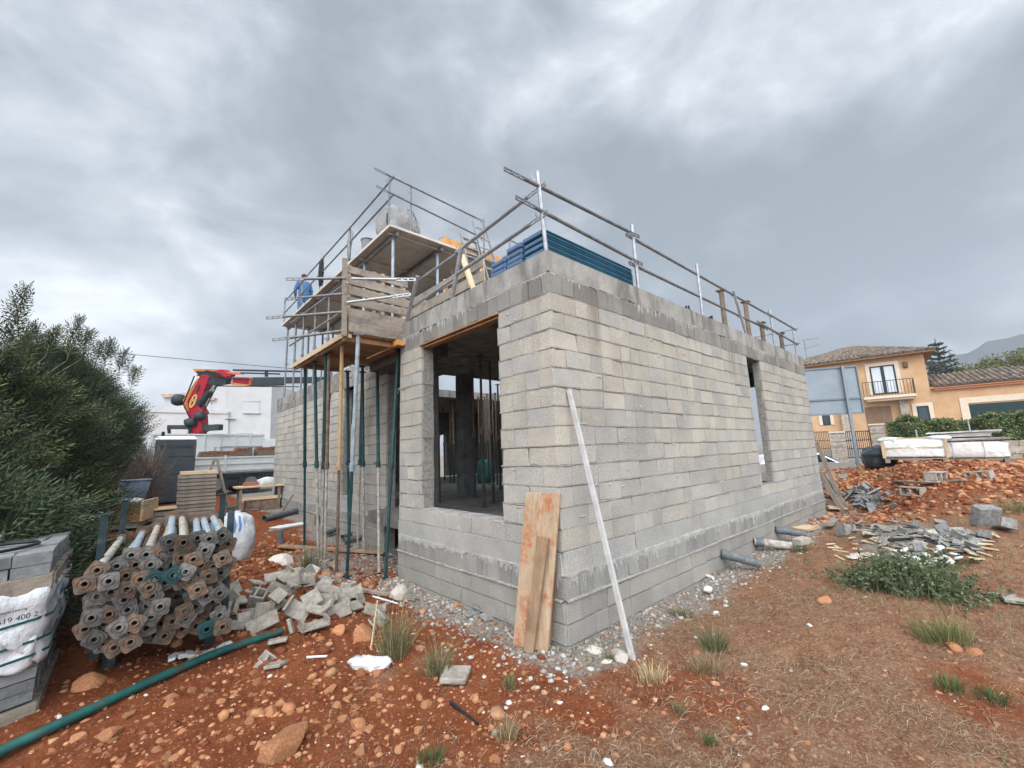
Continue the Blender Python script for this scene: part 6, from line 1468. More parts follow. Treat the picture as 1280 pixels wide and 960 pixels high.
# mountain and trees beyond the villa
def tree_blob(lb, base, h, rad, n, pal_, size, trunk_r=.18, lobes=14, name="tree", cat="tree", group=None):
    base = Vector(base); t = thing(name, lb, cat, base, group); m = MB(); m.path([base, base+Vector((.1,.05,h*.35)), base+Vector((0,0,h*.7))], [trunk_r, trunk_r*.75, trunk_r*.3], 8); L_ = []
    for i in range(lobes):
        a = rnd.uniform(0, 6.28); rr = rad*rnd.uniform(.15,.75); c_ = base+Vector((rr*math.cos(a), rr*math.sin(a), h*rnd.uniform(.45,.86))); L_.append((c_, rad*rnd.uniform(.28,.5))); m.path([base+Vector((0,0,h*.35)), c_], [trunk_r*.4, trunk_r*.1], 5)
    m.build("trunk", TRUNK, t); C_ = []; NN = []
    for c_, r_ in L_:
        k = int(n/lobes); d = nr.normal(size=(k, 3)); d /= np.linalg.norm(d, axis=1)[:, None]; q = np.array(c_)+d*(r_*nr.random((k,1))**.4)*np.array([1,1,.75]); C_.append(q); NN.append(d)
    leaf_obj("crown", np.concatenate(C_), np.concatenate(NN), size, pal_, t, .7); return t
def conifer(lb, base, h, rad, tiers, pal_, size, per=420):
    base = Vector(base); t = thing("norfolk_pine", lb, "tree", base); m = MB(); m.path([base, base+Vector((0,0,h))], [.25,.04], 8); C_ = []; NN = []
    for i in range(tiers):
        k = i/tiers; z = h*(.22+.76*k); r_ = rad*(1-k)**.75+.25
        for j in range(7):
            a = j*.9+i*.5+rnd.uniform(-.2,.2); tip = base+Vector((r_*math.cos(a), r_*math.sin(a), z+.18*r_)); o = base+Vector((0,0,z-.05)); m.path([o, tip], [.04,.015], 4)
            n = int(per*(.25+(1-k))/7*1.0)+12; s = nr.random(n)**.7; q = np.array(o)[None]+(np.array(tip)-np.array(o))[None]*s[:,None]+nr.normal(0,.11,(n,3))*np.array([1,1,.55])*(.5+r_*.35); C_.append(q); NN.append(np.tile([0,0,1.],(n,1)))
    m.build("trunk", TRUNK, t); leaf_obj("crown", np.concatenate(C_), np.concatenate(NN), size, pal_, t, .9)
q = at(1196, 560, 46); conifer("dark tiered norfolk pine rising behind the garage roof", (q.x,q.y,1.5), float(at(1196,417,46).z)-1.5, 2.9, 16, ((.018,.028,.020),(.028,.04,.026),(.04,.052,.032)), .13)
q = at(1218, 560, 47); tree_blob("dark spreading tree right behind the norfolk pine", (q.x,q.y,1.5), float(at(1218,446,47).z)-1.5, 2.6, 5200, ((.025,.035,.022),(.035,.05,.028),(.05,.062,.035)), .13)
q = at(1176, 560, 44); tree_blob("greyish bushy tree between the villa roof and the pine", (q.x,q.y,1.5), float(at(1176,444,44).z)-1.3, 1.9, 5200, ((.045,.055,.045),(.06,.07,.055),(.035,.04,.034)), .11)
q = at(1276, 560, 40); tree_blob("olive green rounded tree above the garage roof at the right edge", (q.x,q.y,1.5), float(at(1274,432,40).z)-1.2, 3.4, 9000, ((.10,.115,.035),(.13,.14,.045),(.075,.09,.03),(.17,.15,.06)), .12)
q = at(1238, 560, 40); tree_blob("low yellowish green tree behind the garage roof ridge", (q.x,q.y,1.5), float(at(1238,448,40).z)-1.3, 2.3, 5200, ((.10,.115,.035),(.14,.14,.05),(.075,.09,.03)), .12)
# hillside
hx = np.linspace(-1, 1, 60); hy = np.linspace(0, 1, 26); HX, HY = np.meshgrid(hx, hy, indexing='ij'); hc = at(1420, 548, 440); hd = (Vector((hc.x,hc.y,0))-Vector((CAM[0],CAM[1],0))).normalized(); hs = Vector((hd.y,-hd.x,0))
hh = (1-np.abs(HX)**5)*HY**.8*148*(.72+.52*fbm(HX*5+5, HY*2.5+2)); px = hc.x+hs.x*HX*330+hd.x*HY*170; py = hc.y+hs.y*HX*330+hd.y*HY*170
ii = np.arange(60*26).reshape(60, 26); hf = np.stack([ii[:-1,:-1], ii[1:,:-1], ii[1:,1:], ii[:-1,1:]], -1).reshape(-1, 4)
tag(np_mesh("hills", np.stack([px.ravel(), py.ravel(), hh.ravel()-3], 1), hf, M('hillside', (.012,.016,.013), 1, (.03,.032,.026), .03), None, True), kind="structure")

# ================================================================== LEFT BACKGROUND
# ---- cypress hedge trees ----
def cypress(lb, base, h, rx, ry, n, pal_, seed, spikes=(), group=None, low=.75):
    n = int(n*2.3)
    base = Vector(base); t = thing("cypress_tree", lb, "tree", base, group); m = MB()
    m.path([base, base+Vector((.05,0,h*.4)), base+Vector((0,.05,h*.85))], [.13,.10,.03], 8)
    fz = np.linspace(0, 1, 40); r_ = np.random.default_rng(seed); ph = nr_phase(seed); C_ = []; D_ = []; S_ = []
    u1 = r_.random(n); az = r_.uniform(0, 2*PI, n); el = u1
    prof = np.interp(el, [0,.12,.35,.65,.85,1], [low,(1+low*2)/3 if low < .7 else 1,1.02,.92,.66,.15])
    lump = np.array([1+.30*wob(math.cos(a)*1.2, math.sin(a)*1.2, e*2.2, 2.2, ph) for a, e in zip(az, el)])
    depth_ = 1-.42*r_.random(n)**1.6; rad = prof*lump*depth_
    cx = base.x+rx*rad*np.cos(az); cy = base.y+ry*rad*np.sin(az); cz = base.z+.1+h*.93*el
    out = np.stack([np.cos(az), np.sin(az), np.full(n, .45)+.8*el**3], 1); out += r_.normal(0, .33, (n, 3))
    # long whippy leaders
    ex = []
    for (ox, oy, oz, L_, k) in spikes:
        k = k*3
        for j in range(k):
            f_ = -.25+1.25*j/k; a = r_.uniform(0, 6.28); ex.append(((base.x+ox+f_*.12*L_, base.y+oy, base.z+oz+L_*f_), (math.cos(a)*.55, math.sin(a)*.55, 1.0), .30*(1.1-f_)+.10))
        m.path([base+Vector((0,0,h*.6)), base+Vector((ox-.05*L_,oy,oz-.4*L_)), base+Vector((ox+.12*L_,oy,oz+L_))], [.012,.006,.002], 5)
    m.build("trunk", TRUNK, t)
    P_ = np.stack([cx, cy, cz], 1); sz = r_.uniform(.16, .38, n)
    if ex: P_ = np.concatenate([P_, np.array([e[0] for e in ex])]); out = np.concatenate([out, np.array([e[1] for e in ex])]); sz = np.concatenate([sz, np.array([e[2] for e in ex])])
    n = len(P_); out /= np.linalg.norm(out, axis=1)[:, None]; sd = np.cross(out, r_.normal(size=(n, 3))); sd /= np.linalg.norm(sd, axis=1)[:, None]
    K = 10; vs = np.zeros((n, K, 4, 3)); tone = r_.uniform(.62, 1.4, (n, 1)); cl = np.array(pal_)[r_.integers(0, len(pal_), n)]*tone
    wv = np.cross(out, sd)
    for k in range(K):
        f_ = k/(K-1); p = P_ + out*(sz*(f_*.92))[:, None]; sg_ = 1 if k % 2 else -1
        if k == K-1: dr = out; l = sz*.30
        else: dr = out*.72 + sd*sg_*.70 + wv*r_.normal(0, .2, (n, 1)); l = sz*(.40-.24*f_)
        e = p+dr*l[:, None]; w = (.0042+.0032*r_.random(n))[:, None]; nn_ = np.cross(dr, wv+.3*sd); nn_ /= np.linalg.norm(nn_, axis=1)[:, None]
        vs[:, k, 0] = p-nn_*w*.6; vs[:, k, 1] = p+(e-p)*.5-nn_*w*1.3; vs[:, k, 2] = e; vs[:, k, 3] = p+(e-p)*.5+nn_*w*1.3
    f = np.arange(n*K*4).reshape(-1, 4); v = vs.reshape(-1, 3)-np.array(base)[None]
    o = np_mesh("crown", v, f, LEAF, np.repeat(cl, K, 0)); o.parent = t; PAR[o] = t
    # the dense twiggy heart of the crown
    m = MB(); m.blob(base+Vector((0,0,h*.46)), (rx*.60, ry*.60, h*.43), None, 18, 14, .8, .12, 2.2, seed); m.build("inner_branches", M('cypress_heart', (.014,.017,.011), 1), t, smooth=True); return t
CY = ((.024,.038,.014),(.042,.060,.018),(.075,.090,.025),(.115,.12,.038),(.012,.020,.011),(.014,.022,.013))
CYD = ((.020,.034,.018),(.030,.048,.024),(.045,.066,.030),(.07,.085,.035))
def cb(x, y): return (x, y, gz(x, y))
def spk(bxy, *px):
    b_ = cb(*bxy); out = []
    for (u, v, dd, L_, k) in px:
        p = at(u, v, dd); out.append((p.x-b_[0], p.y-b_[1], p.z-b_[2], L_, k))
    return tuple(out)
cg_ = "cypresses of the tall hedge on the left"
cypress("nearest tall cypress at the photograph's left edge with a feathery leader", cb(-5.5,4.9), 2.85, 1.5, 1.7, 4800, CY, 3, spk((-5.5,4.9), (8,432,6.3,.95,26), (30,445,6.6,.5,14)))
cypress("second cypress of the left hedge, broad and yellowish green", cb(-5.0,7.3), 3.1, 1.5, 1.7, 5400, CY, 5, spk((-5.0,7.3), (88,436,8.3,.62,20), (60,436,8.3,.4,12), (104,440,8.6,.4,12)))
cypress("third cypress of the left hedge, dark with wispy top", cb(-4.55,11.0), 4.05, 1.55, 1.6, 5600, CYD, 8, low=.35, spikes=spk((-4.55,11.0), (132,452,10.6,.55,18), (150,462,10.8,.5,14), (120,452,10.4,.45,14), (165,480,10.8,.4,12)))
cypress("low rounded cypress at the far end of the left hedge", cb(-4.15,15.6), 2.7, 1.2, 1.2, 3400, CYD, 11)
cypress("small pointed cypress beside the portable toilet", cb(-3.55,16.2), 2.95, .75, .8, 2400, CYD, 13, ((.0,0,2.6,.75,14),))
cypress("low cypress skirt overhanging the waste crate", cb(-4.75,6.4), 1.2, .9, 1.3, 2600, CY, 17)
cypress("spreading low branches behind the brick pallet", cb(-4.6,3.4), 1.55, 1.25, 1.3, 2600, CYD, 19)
q = at(30, 560, 16); cypress("dark distant cypress top showing above the left hedge", (q.x,q.y,.5), float(at(32,408,16).z)-.3, 1.2, 1.2, 1800, CYD, 23, ((0,0,4.0,1.0,10),))
# dead brown shrub
def dead_shrub(lb, base, r_, h, n):
    t = thing("dead_shrub", lb, "shrub", base); m = MB(); base = Vector(base)
    for i in range(n):
        d = Vector((rnd.gauss(0,1), rnd.gauss(0,1), abs(rnd.gauss(.6,.6)))).normalized(); a = base+Vector((rnd.gauss(0,r_*.25),rnd.gauss(0,r_*.25),rnd.uniform(.1,h*.5))); b_ = a+Vector((d.x*r_*.7,d.y*r_*.7,d.z*h*.6)); c_ = b_+Vector((rnd.gauss(0,.12),rnd.gauss(0,.12),rnd.uniform(-.05,.15)))
        m.path([a,b_,c_], [.012,.006,.002], 4)
    m.build("twigs", M('dead_twig', (.11,.085,.07), .95, (.17,.135,.11), 9), t)
dead_shrub("dead brown twiggy shrub left of the portable toilet", cb(-2.75,14.2), .85, 1.9, 420)
dead_shrub("dry brush heap under the hedge behind the hose coil", cb(-3.75,10.2), .7, 1.1, 300)
# ---- truck with crane ----
tk = gat(292, 17.6); TX = (ts*.985 + tdir*.17).normalized(); TY = Vector((-TX.y,TX.x,0)); TY = TY if TY.dot(tdir) > 0 else -TY
RT = Matrix((TX, TY, Vector((0,0,1)))).transposed()
if RT.determinant() < 0: TX = -TX; RT = Matrix((TX, TY, Vector((0,0,1)))).transposed()
sgnx = 1 if TX.dot(ts) > 0 else -1
def tpnt(a, b_, z): return tk + TX*(a*sgnx) + TY*b_ + Vector((0,0,z))
def tbox(mb, a0, a1, b0, b1, z0, z1): mb.box(tpnt((a0+a1)/2,(b0+b1)/2,(z0+z1)/2), (abs(a1-a0),abs(b1-b0),abs(z1-z0)), RT)
tru = thing("crane_truck", "white flatbed truck with a folding loader crane parked behind the toilet", "truck", tk)
TW = M('truck_white', (.52,.53,.52), .45, (.46,.47,.46), 3); TB = M('truck_black', (.016,.017,.018), .6, (.03,.03,.03), 6)
m = MB(); tbox(m, -2.4, 1.85, 0, .03, .92, 1.56)
for z in (.98, 1.24, 1.50): tbox(m, -2.4, 1.85, -.03, -.001, z, z+.05)
for a in (-2.38, -.3, 1.81): tbox(m, a, a+.06, -.045, -.002, .92, 1.62)
m.build("side_panel", TW, tru)
m = MB(); tbox(m, -2.4, 1.85, 2.3, 2.34, .95, 2.55)
for k in range(8): tbox(m, -2.38+k*.6, -2.32+k*.6, 2.25, 2.299, .95, 2.6)
tbox(m, -2.4, 1.85, 2.24, 2.36, 2.56, 2.62); m.build("side_panel", TW, tru)
m = MB(); tbox(m, -2.4, 1.85, .03, 2.3, .86, .96); m.build("bed_floor", PLANK, tru)
m = MB(); tbox(m, 1.80, 1.86, .03, 2.3, .97, 2.35); m.build("tailboard", TW, tru)
m = MB(); tbox(m, -5.2, 4.6, .45, .65, .62, .84); tbox(m, -5.2, 4.6, 1.7, 1.9, .62, .84); tbox(m, -2.4, 4.6, .05, .12, .70, .85); m.build("chassis", TB, tru)
for (a, b_) in ((-4.2,.05),(-4.2,1.95),(-.5,.05),(-.5,1.95),(.75,.05),(.75,1.95)):
    m = MB(); m.tube(tpnt(a,b_,.46), tpnt(a,b_+.30,.46), .46, 24); w = m.build("wheel", TB, tru); m = MB(); m.tube(tpnt(a,b_-.01,.46), tpnt(a,b_+.31,.46), .24, 16); m.build("rim", GALVD, w)
m = MB(); tbox(m, -1.2, 1.5, .1, .14, .35, .86); m.build("mudguard", TB, tru)
m = MB(); m.poly([tpnt(a,.0,z) for a, z in ((-5.2,.6),(-3.2,.6),(-3.2,2.35),(-4.7,2.35),(-5.2,1.5))], TY*2.3); cab = m.build("cab", TW, tru, bevel=.05)
m = MB(); m.poly([tpnt(a,-.01,z) for a, z in ((-5.02,1.5),(-3.9,1.5),(-3.9,2.15),(-4.66,2.15))], TY*2.32); m.build("window", M('car_glass', (.02,.025,.03), .1), cab)
# load on the bed
t = thing("mesh_stillage", "grey wire mesh box standing on the truck bed", "stillage", tpnt(.35,1.2,.97)); m = MB()
for a in (-.28,1.28): 
    for b_ in (.7,1.6): tbox(m, a-.03, a+.03, b_-.03, b_+.03, .97, 2.0)
for z in (1.0,1.5,1.98): tbox(m, -.28, 1.28, .68, .72, z, z+.03); tbox(m, -.28, 1.28, 1.58, 1.62, z, z+.03)
m.build("frame", GALV, t); m = MB(); tbox(m, -.26, 1.26, .715, .725, 1.03, 1.97); m.build("mesh_side", M('galv_sheet', (.40,.42,.43), .6, (.52,.54,.55), 14, stretch=(8,8,1)), t)
for (a0, a1, z1, lb) in ((-1.1,.15,1.82,"reddish brown crate row on the truck bed, left"),(.15,.75,1.95,"rusty red crate in the middle of the truck bed"),(.95,1.75,1.98,"dark brown crate on the right end of the truck bed")):
    t = thing("timber_crate", lb, "crate", tpnt((a0+a1)/2,.3,.97)); m = MB(); tbox(m, a0, a1, .12, .6, .97, z1-.12); m.build("crate_box", BRN, t); m = MB()
    for k in range(4): tbox(m, a0+(a1-a0)*k/4+.02, a0+(a1-a0)*(k+1)/4-.02, .1, .55, z1-.119, z1-rnd.uniform(0,.06))
    m.build("contents", M('brick_red', (.20,.085,.05), .9), t)
# crane: red folding boom, in the truck's crosswise plane as seen
RED = M('crane_red', (.30,.012,.028), .4, (.36,.018,.03), 3); ORD = M('crane_orange', (.55,.19,.05), .5, (.48,.13,.05), 4); CRB = M('crane_dark', (.018,.028,.030), .5, (.03,.04,.042), 6)
CD = 19.0
def cpx(u, v, o=0.0): return at(u, v, CD+o)
crn = thing("loader_crane", "red articulated loader crane with a dark telescopic boom over the truck", "crane", (tk.x, tk.y, tk.z+1))
ax_ = Vector((RC[2][0], RC[2][1], RC[2][2]))
def plate(mb, pix, th, o=0): mb.poly([cpx(u, v, o) for (u, v) in pix], ax_*th)
m = MB(); plate(m, ((236,520),(252,520),(253,541),(236,541)), .4, -.05); m.tube(cpx(246,541,.15), cpx(246,565,.15), .38, 14); m.build("base_column", RED, crn)
m = MB(); plate(m, ((252,468),(262,470),(248,508),(253,517),(247,524),(238,522),(230,510),(229,500),(246,474)), .46); lb_ = m.build("main_boom", RED, crn, bevel=.02)
m = MB(); plate(m, ((246,474),(250,471),(234,502),(236,514),(230,511),(228.5,500)), .5, -.02); m.build("boom_edge", ORD, lb_)
m = MB()
def ring(mb, cx_, cy_, a, b_, tilt):
    mb.path([cpx(cx_+a*math.cos(t_)*math.cos(tilt)-b_*math.sin(t_)*math.sin(tilt), cy_+a*math.cos(t_)*math.sin(tilt)+b_*math.sin(t_)*math.cos(tilt), -.035) for t_ in np.linspace(0, 2*PI, 25)[:-1]], .022, 5, closed=True)
ring(m, 241.5, 501.5, 8.5, 3.0, -1.15); ring(m, 240.5, 504, 4.2, 1.7, -1.15); ring(m, 243, 497.5, 3.6, 1.6, -1.15); m.build("emblem", M('emblem_gold', (.62,.42,.16), .5), lb_)
m = MB(); plate(m, ((244.5,490),(248.5,480),(250,481),(246.5,491)), .02, -.03); m.build("lettering_strip", CRB, lb_)
m = MB(); plate(m, ((241,461),(272,462),(284,470),(282,480),(270,482),(258,480),(252,474)), .36, .03); m.build("knuckle", CRB, crn)
m = MB(); plate(m, ((240.5,461),(271,462.5),(271,464),(243,464)), .40, 0); m.build("knuckle_edge", ORD, crn)
m = MB(); plate(m, ((269,465),(274,461.5),(280,462),(285,466),(290,467),(288,471),(270,472)), .3, -.04); plate(m, ((290,471),(310,471.5),(311,480),(290,478)), .44, -.06); m.build("boom_sleeve", RED, crn, bevel=.02)
m = MB(); plate(m, ((284,465),(300,465.5),(300,468),(285,468)), .3, -.02); plate(m, ((288,478),(311,480.5),(311,482),(289,481)), .44, -.055); plate(m, ((311.2,471.5),(313,472.5),(312,481),(311.2,481.5)), .44, -.05); m.build("sleeve_trim", ORD, crn)
tip = cpx(405, 475, 2.0)
m = MB(); m.beam(cpx(308,476,.15), tip, .30, .27); m.beam(cpx(308,477.5,.15), at(356,477,CD+1), .36, .33); m.build("telescopic_boom", CRB, crn)
m = MB(); m.tube(cpx(291,462.5,.1), at(378,464.5,CD+1.4), .045, 8); m.tube(cpx(300,466,.1), at(350,467.5,CD+1), .035, 8); m.beam(at(333,462.5,CD+.5), at(333,471,CD+.5), .14, .12, (1,0,0)); m.beam(cpx(272,482.5,.1), at(374,483.5,CD+1.3), .06, .04); m.build("boom_pipes", CRB, crn)
m = MB()
for (a, b_, c_) in (((238,524),(229,505),(243,470)),((246,470),(258,463),(276,468)),((252,520),(262,500),(272,480)),((262,466),(285,473),(312,474))):
    m.path([cpx(*a,-.12), cpx(*b_,-.16), cpx(*c_,-.12)], .028, 6)
m.build("hydraulic_hose", BLK, crn)
m = MB(); m.tube(cpx(270,481,.1), cpx(262,490,.1), .055, 10); m.build("cylinder_rod", GALV, crn); m = MB(); m.tube(cpx(263,489,.1), cpx(249,506,.1), .15, 12); m.build("ram", CRB, crn)
m = MB(); m.blob(cpx(223,500,.1), (.27,.27,.26), None, 14, 10, .8, .08, 3, 4); m.build("control_box", CRB, crn, smooth=True)
m = MB(); m.blob(cpx(250,520,-.1), (.24,.2,.2), None, 12, 8, .8, .1, 3, 5); m.blob(cpx(239,528,-.1), (.27,.2,.2), None, 12, 8, .8, .1, 3, 6); m.build("pivot", CRB, crn, smooth=True)
m = MB(); m.beam(cpx(211,534), cpx(238,534), .2, .18); m.beam(cpx(258,535), cpx(276,534), .3, .26); m.beam(cpx(211,534), cpx(212,547), .12, .12, (1,0,0)); m.beam(cpx(237,535,-.1), cpx(237,548,-.1), .1, .1, (1,0,0)); m.beam(cpx(250,522), cpx(256,541), .08, .1, (1,0,0)); m.build("stabiliser", CRB, crn)
# ---- white house ----
WD = 38.0
WH = M('white_render', (.50,.50,.49), .9, (.45,.45,.44), .8, bmp=.05)
wc = at(290, 560, WD); wh = thing("white_house", "flat roofed white rendered house with shuttered windows behind the crane", "house", (wc.x, wc.y, .6))
def wface(mb, pix, dep, th):
    mb.poly([at(u, v, dep) for u, v in pix], ax_h*th)
ax_h = fw
m = MB(); wface(m, ((318,480),(340,481),(336,590),(285,590),(285,480)), WD, 6); m.build("wall", WH, wh)
m = MB(); wface(m, ((274,482),(284.9,480),(284.9,590),(262,590),(262,513),(274,513)), WD+.4, 5); m.build("wall", WH, wh)
m = MB(); wface(m, ((204,494),(273.9,487),(273.9,515),(204,517)), WD+2.5, 5); m.build("wall", WH, wh)
m = MB(); wface(m, ((175,511),(285,514),(285,517),(175,515)), WD-.3, .4); wface(m, ((178,515.5),(285,517),(285,590),(178,590)), WD-.2, 4); m.build("wall", WH, wh)
m = MB(); wface(m, ((200,493),(262,489),(262,492),(203,497)), WD+2.2, 1); wface(m, ((254,499),(268,497),(268,499.5),(254,501)), WD+2.2, .6); m.build("roof_tiles", M('tile_edge', (.36,.25,.19), .9, (.5,.4,.32), 6), wh)
def wwin(u0, v0, u1, v1, dep, mt):
    m = MB(); wface(m, ((u0,v0),(u1,v0),(u1,v1),(u0,v1)), dep-.03, .08); f = m.build("window", M('grey_shutter', (.50,.51,.52), .6, (.44,.45,.46), 40, stretch=(.2,.2,30)), wh)
    m = MB(); wface(m, ((u0-1,v1),(u1+1,v1),(u1+1,v1+.8),(u0-1,v1+.8)), dep-.15, .2); m.build("sill", M('sill_grey', (.40,.40,.40), .8), f); m = MB(); wface(m, ((u0-.3,v0-.9),(u1+.3,v0-.9),(u1+.3,v0),(u0-.3,v0)), dep-.06, .1); m.build("lintel", M('sill_grey', (.40,.40,.40), .8), f)
wwin(304,502,324,516,WD,0); wwin(252,504,264,512,WD+2.5,0); wwin(297,542,315,551,WD,0)
m = MB(); wface(m, ((281,523.6),(294,523.6),(294,524.6),(281,524.6)), WD-.22, .1); m.build("slot", M('slot_dark', (.06,.06,.06), .8), wh)
m = MB(); wface(m, ((167,513),(177,513),(177,520),(167,519)), WD+2, 2); m.single("tiled_roof", TILE, "small clay tiled roof corner beside the white house", "roof")
m = MB(); q0 = at(349,560,46); m.poly([at(340,512,46), at(352,512,46), at(352,585,46), at(338,585,46)], fw*4); m.single("ochre_house", YEL, "narrow strip of an ochre house beyond the white one", "house")
q = at(345, 560, 60); tree_blob("distant green tree behind the ochre house strip", (q.x,q.y,.5), float(at(346,498,60).z), 2.6, 2600, ((.05,.08,.03),(.08,.11,.04)), .16)
q = at(344, 560, 30); tree_blob("green bush at the foot of the white house", (q.x,q.y,.5), 1.9, .8, 1600, ((.05,.08,.03),(.07,.10,.035)), .08, .05, 7, "bush", "bush")
# boundary wall with lattice and the low wall in front
bw = thing("garden_wall", "pale garden wall topped with a grey lattice and dark band behind the truck", "wall", at(330, 585, 30)); m = MB(); m.poly([at(300,571,30), at(362,571,30), at(362,605,30), at(300,605,30)], fw*.25); m.build("base_wall", M('grey_render', (.42,.41,.39), .9, (.48,.47,.45), 2), bw)
m = MB(); m.poly([at(300,563.5,30), at(362,563.5,30), at(362,569.5,30), at(300,569.5,30)], fw*.15); m.build("dark_band", BLK, bw)
m = MB()
for i in range(34): u = 302+i*1.8; m.path([at(u+1.1*math.cos(a), 559.5+2.6*math.sin(a), 30.2) for a in np.linspace(0, 6.28, 9)[:-1]], .035, 4, closed=True)
m.poly([at(300,555.5,30), at(362,555.5,30), at(362,556.6,30), at(300,556.6,30)], fw*.2); m.poly([at(300,562.4,30), at(362,562.4,30), at(362,563.4,30), at(300,563.4,30)], fw*.2); m.build("lattice", M('grey_cast', (.40,.395,.38), .9), bw)
m = MB(); m.poly([at(-40,590,23), at(192,582,23), at(192,612,23), at(-40,625,23)], fw*.25); m.single("garden_wall", M('grey_render', (.42,.41,.39), .9, (.48,.47,.45), 2), "plain pale garden wall seen between the drum and the toilet", "wall")
# overhead wire
m = MB(); m.path([at(40,432,30)] + [at(165+22*i, 443+1.95*i+.10*i*(i-10)*-.1*1.0, 30+i*.4) for i in range(11)], .022, 5); m.single("overhead_wire", BLK, "thin overhead cable crossing the sky left of the scaffold", "cable")

# ================================================================== SKY, FILL SUN, EXPOSURE
w = bpy.data.worlds.new("World"); scene.world = w; w.use_nodes = True; nt = w.node_tree; nt.nodes.clear()
SUN = Vector(ray(820, 100)).normalized()          # the bright break in the clouds
sky = nt.nodes.new('ShaderNodeTexSky'); sky.sky_type = 'NISHITA'; sky.sun_disc = False
tc = nt.nodes.new('ShaderNodeTexCoord')
sep = nt.nodes.new('ShaderNodeSeparateXYZ'); nt.links.new(tc.outputs['Generated'], sep.inputs[0])
def math_(op, a, b_=None):
    n = nt.nodes.new('ShaderNodeMath'); n.operation = op
    for i, v in enumerate((a, b_)):
        if v is None: continue
        if hasattr(v, 'is_output'): nt.links.new(v, n.inputs[i])
        else: n.inputs[i].default_value = v
    return n.outputs[0]
gsc = nt.nodes.new('ShaderNodeMapping'); nt.links.new(tc.outputs['Generated'], gsc.inputs[0]); gsc.inputs['Scale'].default_value = (1, 1, 1.7)
zc = math_('ADD', math_('MAXIMUM', sep.outputs['Z'], 0.0), .20)
cxy = nt.nodes.new('ShaderNodeCombineXYZ'); nt.links.new(math_('DIVIDE', sep.outputs['X'], zc), cxy.inputs[0]); nt.links.new(math_('DIVIDE', sep.outputs['Y'], zc), cxy.inputs[1])
def wn(scale, detail, rough, off, dist=0.0):
    mp = nt.nodes.new('ShaderNodeMapping'); nt.links.new(gsc.outputs[0], mp.inputs[0]); mp.inputs['Location'].default_value = off
    n = nt.nodes.new('ShaderNodeTexNoise'); n.inputs['Scale'].default_value = scale; n.inputs['Detail'].default_value = detail; n.inputs['Roughness'].default_value = rough; n.inputs['Distortion'].default_value = dist; nt.links.new(mp.outputs[0], n.inputs['Vector']); return n.outputs['Fac']
n1 = wn(1.5, 8, .5, (2.3, 4.1, 0), .25); n2 = wn(3.6, 10, .55, (7.7, 1.2, 3), .35)
cl = math_('ADD', math_('ADD', math_('MULTIPLY', n1, 1.0), math_('MULTIPLY', n2, 1.0)), -.50)
def dirdot(vec):
    vm = nt.nodes.new('ShaderNodeVectorMath'); vm.operation = 'DOT_PRODUCT'; nt.links.new(tc.outputs['Generated'], vm.inputs[0]); vm.inputs[1].default_value = vec; return vm.outputs['Value']
glow = math_('POWER', math_('MAXIMUM', dirdot(tuple(SUN)), 0.0), 60.0)
cl2 = math_('ADD', cl, math_('MULTIPLY', glow, .15))
rightd = Vector(ray(1500, 330)).normalized(); dk_ = math_('MULTIPLY', math_('POWER', math_('MAXIMUM', dirdot(tuple(rightd)), 0.0), 3.0), -.07)
lw = Vector(ray(60, 470)); lw.normalize(); lo_ = math_('MULTIPLY', math_('POWER', math_('MAXIMUM', dirdot(tuple(lw)), 0.0), 9.0), .09)
cl3 = math_('ADD', math_('ADD', cl2, dk_), lo_)
cr_ = nt.nodes.new('ShaderNodeValToRGB'); nt.links.new(cl3, cr_.inputs[0]); e = cr_.color_ramp.elements
e[0].position = .30; e[0].color = (.185,.21,.245,1); e[1].position = .80; e[1].color = (.74,.76,.78,1)
for p_, c_ in ((.42,(.235,.263,.30,1)),(.51,(.31,.34,.382,1)),(.62,(.43,.46,.495,1))):
    k = e.new(p_); k.color = c_
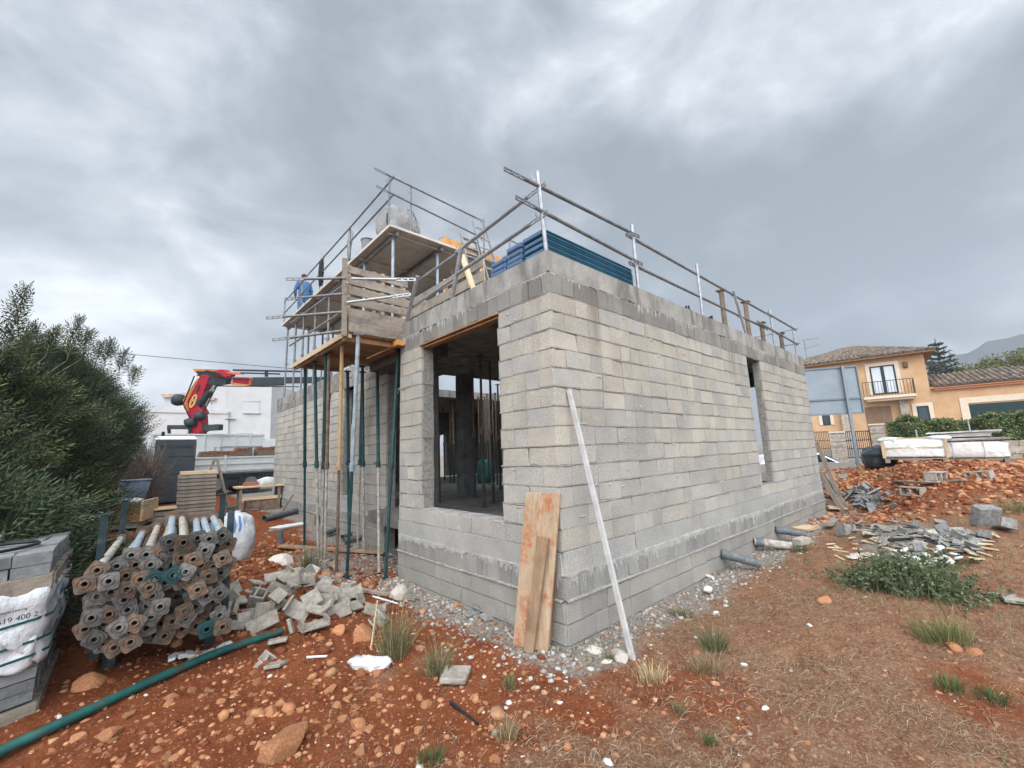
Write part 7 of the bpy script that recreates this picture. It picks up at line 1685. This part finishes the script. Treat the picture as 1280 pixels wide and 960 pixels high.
# overcast brightens overhead; the gain behind the camera is added to light the walls
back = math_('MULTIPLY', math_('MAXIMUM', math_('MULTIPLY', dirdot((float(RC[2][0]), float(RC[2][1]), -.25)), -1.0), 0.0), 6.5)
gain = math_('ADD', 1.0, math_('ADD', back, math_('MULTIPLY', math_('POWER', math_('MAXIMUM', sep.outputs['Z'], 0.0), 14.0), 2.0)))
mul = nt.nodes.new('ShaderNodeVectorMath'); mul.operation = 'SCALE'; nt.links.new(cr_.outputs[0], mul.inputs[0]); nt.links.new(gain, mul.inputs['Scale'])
bg1 = nt.nodes.new('ShaderNodeBackground'); nt.links.new(sky.outputs[0], bg1.inputs[0]); bg1.inputs[1].default_value = .05
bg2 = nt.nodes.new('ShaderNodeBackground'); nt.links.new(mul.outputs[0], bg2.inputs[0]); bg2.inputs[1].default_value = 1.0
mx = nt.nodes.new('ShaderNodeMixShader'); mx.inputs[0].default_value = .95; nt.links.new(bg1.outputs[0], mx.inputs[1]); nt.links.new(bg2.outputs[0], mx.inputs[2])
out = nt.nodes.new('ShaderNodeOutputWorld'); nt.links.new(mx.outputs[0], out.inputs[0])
SD = Vector((-.56, -.50, .92)).normalized()
sky.sun_elevation = math.asin(SD.z); sky.sun_rotation = math.atan2(SD.x, SD.y)
sl_ = bpy.data.lights.new("fill_sun", 'SUN'); sl_.energy = 1.5; sl_.angle = math.radians(50); sl_.color = (1.0, .965, .92); so_ = bpy.data.objects.new("fill_sun", sl_); COL.objects.link(so_)  # soft fill lamp added to light the visible walls, away from the cloud break
so_.rotation_mode = 'QUATERNION'; so_.rotation_quaternion = SD.to_track_quat('Z', 'Y'); so_.location = (0,0,30)
vs_ = scene.view_settings; vs_.view_transform = 'Standard'; vs_.look = 'None'; vs_.exposure = 0.80; vs_.gamma = 1.0; vs_.use_curve_mapping = False

# HAZE: the damp air under the cloud, one closed box round everything
hm = bpy.data.materials.new("haze"); hm.use_nodes = True; hn = hm.node_tree; hn.nodes.clear(); ho = hn.nodes.new('ShaderNodeOutputMaterial'); hv = hn.nodes.new('ShaderNodeVolumePrincipled')
hv.inputs['Color'].default_value = (.80,.86,.92,1); hv.inputs['Density'].default_value = .0009; hv.inputs['Anisotropy'].default_value = .2; hn.links.new(hv.outputs[0], ho.inputs['Volume'])
m = MB(); m.lo((-700,-700,-14),(780,780,190)); hz_ = m.build("haze", hm); tag(hz_, kind="stuff")
